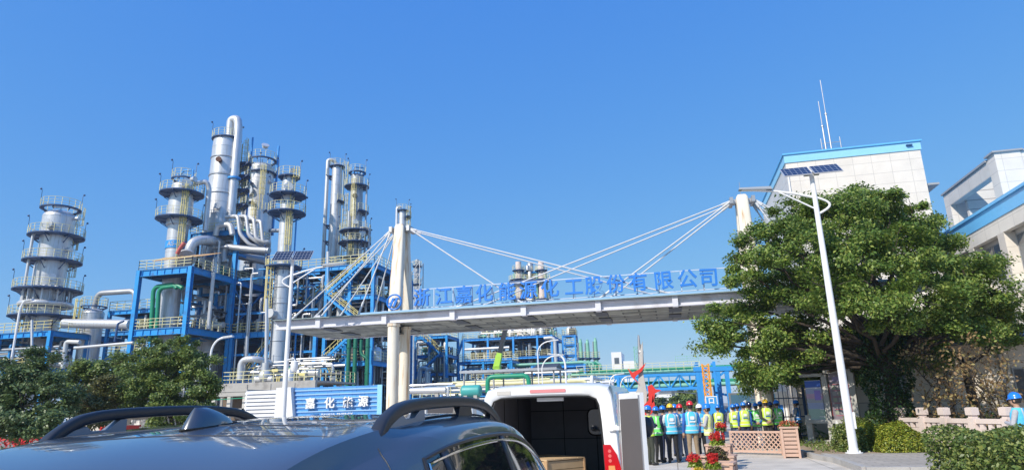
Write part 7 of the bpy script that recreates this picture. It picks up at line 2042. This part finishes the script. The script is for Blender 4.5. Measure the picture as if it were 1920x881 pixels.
def person(label, px, D, face, arms=('down', 'down'), shirt=None, trousers=None, vest=None, helmet=None, h=1.70, stance=0.11, lean=0.0, badge=True, group=None, look=0.0, step=0.0, loc=None):
    shirt = shirt or C_navy; trousers = trousers or C_black
    if loc is None:
        p = atd(px, 800, D); loc = Vector((p.x, p.y, 0.004))
    # face: 0 = back to the camera, 90 = looking to image right, 180 = facing the camera
    rz = YAW-R(face)
    o = thing('person', label, 'person', loc, rz, group); sc = h/1.72
    mb = MB(); n = 20
    V = []
    for z, rx, ry, cy_ in TORSO:
        for k in range(n):
            t = 2*PI*k/n; c, s = math.cos(t), math.sin(t)
            V.append((math.copysign(abs(c)**.85, c)*rx, cy_+math.copysign(abs(s)**.85, s)*ry, z))
    F = [(i*n+k, i*n+(k+1) % n, (i+1)*n+(k+1) % n, (i+1)*n+k) for i in range(len(TORSO)-1) for k in range(n)]+[tuple(range(n-1, -1, -1)), tuple(range((len(TORSO)-1)*n, len(TORSO)*n))]
    mb.add(V, F)
    tubes_to(mb, (0, -.012, 1.42), (0, .0, 1.53), .058, .054)
    # head: skull, jaw, nose, ears
    lk = Matrix.Translation((0, 0, 1.53)) @ Matrix.Rotation(-R(look), 4, 'Z') @ Matrix.Translation((0, 0, -1.53))
    hd = MB(); hd.sphere((0, -.004, 1.625), 1.0, 18, sc=(.076, .094, .100)); hd.sphere((0, .030, 1.565), 1.0, 14, sc=(.058, .062, .062))
    hd.sphere((0, .098, 1.598), 1.0, 8, sc=(.014, .024, .022)); hd.sphere((0, .083, 1.562), 1.0, 8, sc=(.026, .012, .010))
    for s in (-1, 1): hd.sphere((s*.078, -.004, 1.605), 1.0, 8, sc=(.012, .022, .034))
    mb.join(hd, lk)
    segs = []   # (a, b, material index) for colouring
    legs = []
    for s in (-1, 1):
        hip = (s*.088, 0, .90); knee = (s*(stance*.95+.0), .025+s*step*.5, .48); ank = (s*stance*1.05, -.012+s*step, .09)
        tubes_to(mb, hip, knee, .092, .062); tubes_to(mb, knee, ank, .064, .050)
        foot = MB(); foot.sphere((s*stance*1.1+s*.012, .055+s*step, .045), 1.0, 14, sc=(.050, .135, .048)); mb.join(foot)
        sh = (s*.185, -.008, 1.385); e_, w_, t_ = ARMS[arms[0] if s < 0 else arms[1]]
        e_ = (s*e_[0], e_[1], e_[2]); w_ = (s*w_[0], w_[1], w_[2]); t_ = (s*t_[0], t_[1], t_[2])
        tubes_to(mb, sh, e_, .060, .047); tubes_to(mb, e_, w_, .048, .036)
        d = (Vector(t_)-Vector(w_)); pal = Vector(w_)+d.normalized()*.055
        hand = MB(); hand.tube([Vector(w_), pal, Vector(w_)+d.normalized()*.095], [.030, .040, .036], 10); mb.join(hand)
        legs.append((sh, e_, w_, t_, s))
    me = bpy.data.meshes.new('body'); me.from_pydata(mb.v, [], mb.f)
    tmp = bpy.data.objects.new('tmp_body', me); COL.objects.link(tmp)
    rm = tmp.modifiers.new('r', 'REMESH'); rm.mode = 'VOXEL'; rm.voxel_size = 0.0145
    sm = tmp.modifiers.new('s', 'SMOOTH'); sm.iterations = 3; sm.factor = 0.45
    dg = bpy.context.evaluated_depsgraph_get()
    m2 = bpy.data.meshes.new_from_object(tmp.evaluated_get(dg)); bpy.data.objects.remove(tmp); bpy.data.meshes.remove(me)
    co = np.empty(len(m2.vertices)*3); m2.vertices.foreach_get('co', co); co = co.reshape(-1, 3)
    fc = MB(); fc.v = [tuple(c) for c in co]; fc.f = [tuple(p.vertices) for p in m2.polygons]; bpy.data.meshes.remove(m2)
    def segd(P, a, b):
        a = np.array(a); b = np.array(b); d = b-a; t = np.clip(((P-a)@d)/(d@d), 0, 1); return np.linalg.norm(P-(a+t[:, None]*d), axis=1), t
    C = np.array([co[list(f)].mean(0) for f in fc.f])
    M = np.zeros(len(C), int)          # 0 shirt 1 trousers 2 skin 3 shoes 4 hair 5 dark
    M[C[:, 2] < .93] = 1
    M[C[:, 2] < .085] = 3
    for sh, e_, w_, t_, s in legs:
        d1, _ = segd(C, sh, e_); d2, _ = segd(C, e_, w_); d3, tt = segd(C, w_, t_)
        M[(d1 < .075) & (C[:, 2] > e_[2]-.03)] = 0
        M[(d2 < .062) & (d2 < np.abs(C[:, 0]*0)+1)] = 0
        M[(d3 < .052) & (tt > .02)] = 2
    M[C[:, 2] > 1.475] = 2
    # eyes, mouth as small darker faces; fingers as bent chains rooted in the palm
    fc.mi = list(M); fc.sm = [True]*len(fc.f)
    ey = MB()
    for s in (-1, 1): ey.sphere((s*.030, .083, 1.622), 1.0, 8, sc=(.011, .010, .007), m=5)
    ey.sphere((0, .094, 1.560), 1.0, 8, sc=(.020, .006, .0035), m=5)
    fc.join(ey, lk)
    for sh, e_, w_, t_, s in legs:
        w = Vector(w_); d = (Vector(t_)-w).normalized(); side = d.cross(Vector((0, 1, 0)) if abs(d.y) < .8 else Vector((0, 0, 1))).normalized(); up = side.cross(d).normalized()
        curl = up if up.y*1 >= 0 else -up
        for k, L in enumerate((.066, .076, .070, .056)):
            b0 = w+d*.070+side*((k-1.5)*.0185); p1 = b0+d*(.030); p2 = p1+d*L*.5+curl*.010; p3 = p2+d*L*.42+curl*.026
            fc.tube([b0, p1, p2, p3], [.0095, .0095, .0088, .0072], 6, m=2)
        b0 = w+d*.035+side*(-s*.030); fc.tube([b0, b0+side*(-s*.022)+d*.030, b0+side*(-s*.026)+d*.064+curl*.012], [.0115, .0105, .0085], 6, m=2)
    S = Matrix.Scale(sc, 4)
    fc.xf(S); fc.build('body', [shirt, trousers, SKIN, SHOE, HAIR, M_black], o, local=True, fixn=False)
    hr = MB(); hr.lathe((0, -.008, 1.56), [(.072, .0), (.082, .03), (.086, .07), (.078, .105), (.05, .125), (.01, .13)], 18); 
    hr.v = [(x*.97, -.014+(y+.008)*1.12 if y < 0.02 else y*.95, z) for x, y, z in hr.v]
    hr.xf(S @ lk); hr.build('hair', HAIR, o, local=True)
    if vest:
        vb_ = MB(); n = 28; zs = [.86, .925, .955, 1.0, 1.06, 1.09, 1.16, 1.24, 1.30, 1.36, 1.405, 1.445, 1.468]
        T = np.array(TORSO); V = []
        for z in zs:
            rx = np.interp(z, T[:, 0], T[:, 1])+.022+(0.012 if z < .95 else 0); ry = np.interp(z, T[:, 0], T[:, 2])+.026; c0 = np.interp(z, T[:, 0], T[:, 3])
            if z > 1.4: rx += .012
            for k in range(n):
                t = 2*PI*k/n; c, s = math.cos(t), math.sin(t); V.append((math.copysign(abs(c)**.85, c)*rx, c0+math.copysign(abs(s)**.85, s)*ry+0.004*math.sin(9*t+z*20), z))
        for i in range(len(zs)-1):
            for k in range(n):
                band = i in (1, 4) or (k in (4, 9, 18, 23) and i >= 5)
                vb_.add([V[i*n+k], V[i*n+(k+1) % n], V[(i+1)*n+(k+1) % n], V[(i+1)*n+k]], [(0,1,2,3)], True, m=1 if band else 0)
        vb_.xf(S); vo = vb_.build('vest', [vest, REFL], o, local=True)
        bm = bmesh.new(); bm.from_mesh(vo.data); bmesh.ops.remove_doubles(bm, verts=bm.verts, dist=1e-4); bmesh.ops.recalc_face_normals(bm, faces=bm.faces); bm.to_mesh(vo.data); bm.free()
        if badge:
            b = MB(); b.prism(rrect(0, 1.29, .13, .10, .03), 'y', -.158, -.150); b.xf(S); bo = b.build('back_patch', M_white, vo, local=True)
            b = MB(); b.box(-.085, .085, -.150, -.146, 1.165, 1.205); b.xf(S); b.build('back_print', M_white if vest in (V_sky, V_blue, V_green) else C_blue, vo, local=True)
    if helmet:
        hb = MB(); hb.lathe((0, 0, 0), [(.112, .0), (.116, .006), (.112, .014), (.110, .03), (.104, .065), (.088, .098), (.060, .120), (.025, .130), (.005, .131)], 24)
        hb.v = [(x*.93, y*1.12, z) for x, y, z in hb.v]
        hb.add([(-.085, .095, .004), (-.05, .150, -.006), (0, .168, -.008), (.05, .150, -.006), (.085, .095, .004), (0.06, .115, .02), (0, .125, .025), (-.06, .115, .02)], [(0,1,7), (1,2,6,7), (2,3,5,6), (3,4,5)], True)
        hb.prism([(-.105, .085), (-.06, .128), (0, .144), (.06, .128), (.10, .085), (.06, .10), (0, .125), (-.06, .10)], 'x', -.010, .010)
        hb.xf(S @ lk @ Matrix.Translation((0, -.004, 1.650)) @ Matrix.Rotation(R(-6), 4, 'X')); hb.build('helmet', H[helmet], o, local=True)
    return o
G1, G2 = 'workers beside the white van', 'workers behind the lattice fence'
P_ = person
P_('person in blue helmet and lime vest nearest the van, with dark olive trousers', 1217, 21.0, 75, ('fold', 'fold'), C_navy, C_camo, V_lime, 'blue', 1.70, badge=False, group=G1)
P_('person in blue helmet and green vest with black trousers, half hidden second from the van', 1232, 21.8, 60, ('fold', 'front'), C_navy, C_black, V_green, 'blue', 1.66, group=G1, badge=False)
P_('person in blue helmet and plain navy work suit without a vest', 1245, 22.6, 50, ('front', 'down'), C_navy, C_navy, None, 'blue', 1.68, group=G1)
P_('person in yellow helmet and light blue vest over white sleeves, back turned', 1259, 21.6, 4, ('fold', 'fold'), C_white, C_black, V_sky, 'yellow', 1.74, group=G1)
P_('person in red helmet and light blue vest over grey sleeves, hands on hips', 1277, 22.0, -10, ('hips', 'front'), C_grey, C_jean, V_sky, 'red', 1.72, group=G1)
P_('tall person in red helmet and light blue vest over blue sleeves with khaki trousers', 1297, 21.0, 0, ('down', 'down'), C_blue, C_khaki, V_sky, 'red', 1.80, group=G1)
P_('person in white helmet mostly hidden between two coloured helmets', 1314, 22.6, -20, ('down', 'down'), C_lgrey, C_black, V_sky, 'white', 1.70, group=G1)
P_('person in blue helmet and pale yellow vest with grey sleeves, turned left', 1328, 20.4, -65, ('fold', 'fold'), C_lgrey, C_jean, V_pale, 'blue', 1.70, group=G1, badge=False)
P_('person in blue helmet and lime vest standing back beside the blue sign', 1349, 26.1, 10, ('down', 'down'), C_navy, C_black, V_lime, 'blue', 1.66, group=G2)
P_('person in blue helmet and lime vest at the left end of the far group', 1378, 26.8, 8, ('front', 'front'), C_grey, C_jean, V_lime, 'blue', 1.66, group=G2)
P_('person in blue helmet and pale yellow vest over white sleeves, left in the far group', 1386, 27.6, -8, ('down', 'back'), C_white, C_navy, V_pale, 'blue', 1.68, group=G2)
P_('person in blue helmet and pale lime vest over blue sleeves, arms at the sides', 1398, 26.6, 5, ('down', 'down'), C_blue, C_navy, V_lime, 'blue', 1.72, group=G2)
P_('person in navy helmet and green vest, in the middle of the far group', 1409, 28.0, -5, ('down', 'down'), C_navy, C_black, V_green, 'navy', 1.72, group=G2)
P_('person in blue helmet and green vest over blue sleeves with denim trousers', 1421, 27.0, 12, ('back', 'back'), C_blue, C_jean, V_green, 'blue', 1.68, group=G2)
P_('person in yellow helmet and lime vest with hands clasped behind the back', 1440, 26.2, 0, ('back', 'back'), C_camo, C_black, V_lime, 'yellow', 1.80, group=G2)
P_('person in navy helmet behind the yellow helmeted worker', 1449, 28.2, -12, ('down', 'down'), C_navy, C_navy, V_green, 'navy', 1.70, group=G2)
P_('person in blue helmet and green vest at the right end of the far group', 1461, 27.2, -15, ('down', 'down'), C_navy, C_navy, V_green, 'blue', 1.76, group=G2)
P_('person in blue helmet and blue workwear in the tree shade beside the noticeboards', 1498, 29.0, -55, ('fold', 'fold'), C_lgrey, C_navy, V_blue, 'blue', 1.74, badge=False)
P_('person in blue helmet and light blue vest at the right edge behind the hedge', 1914, 14.6, -40, ('fold', 'down'), C_lgrey, C_navy, V_sky, 'blue', 1.76, badge=False)
P_('person in blue helmet and lime vest squeezed in behind the denim trousered worker', 1430, 28.6, 10, ('down', 'down'), C_navy, C_black, V_lime, 'blue', 1.74, group=G2)
P_('person in white helmet at the very back of the far group', 1403, 29.4, -10, ('down', 'down'), C_grey, C_navy, V_pale, 'white', 1.78, group=G2)
P_('person in blue helmet and blue workwear at the back of the near group', 1268, 24.2, 30, ('front', 'down'), C_blue, C_navy, None, 'blue', 1.72, group=G1)

# ================================================================== thin autumn haze over the plant
hz = MB(); hz.box(-330, 260, -40, 480, -1.0, 48.0)
ho = hz.build('haze', None) if False else None
me = bpy.data.meshes.new('haze'); me.from_pydata(hz.v, [], hz.f); ho = bpy.data.objects.new('haze', me); COL.objects.link(ho); ho['kind'] = 'stuff'
hm_ = bpy.data.materials.new('haze'); hm_.use_nodes = True; N = hm_.node_tree.nodes; N.remove(N['Principled BSDF'])
pv = N.new('ShaderNodeVolumePrincipled'); pv.inputs['Color'].default_value = (0.80, 0.90, 1.0, 1); pv.inputs['Density'].default_value = 0.0004; pv.inputs['Anisotropy'].default_value = 0.2
hm_.node_tree.links.new(pv.outputs[0], N['Material Output'].inputs['Volume']); me.materials.append(hm_)
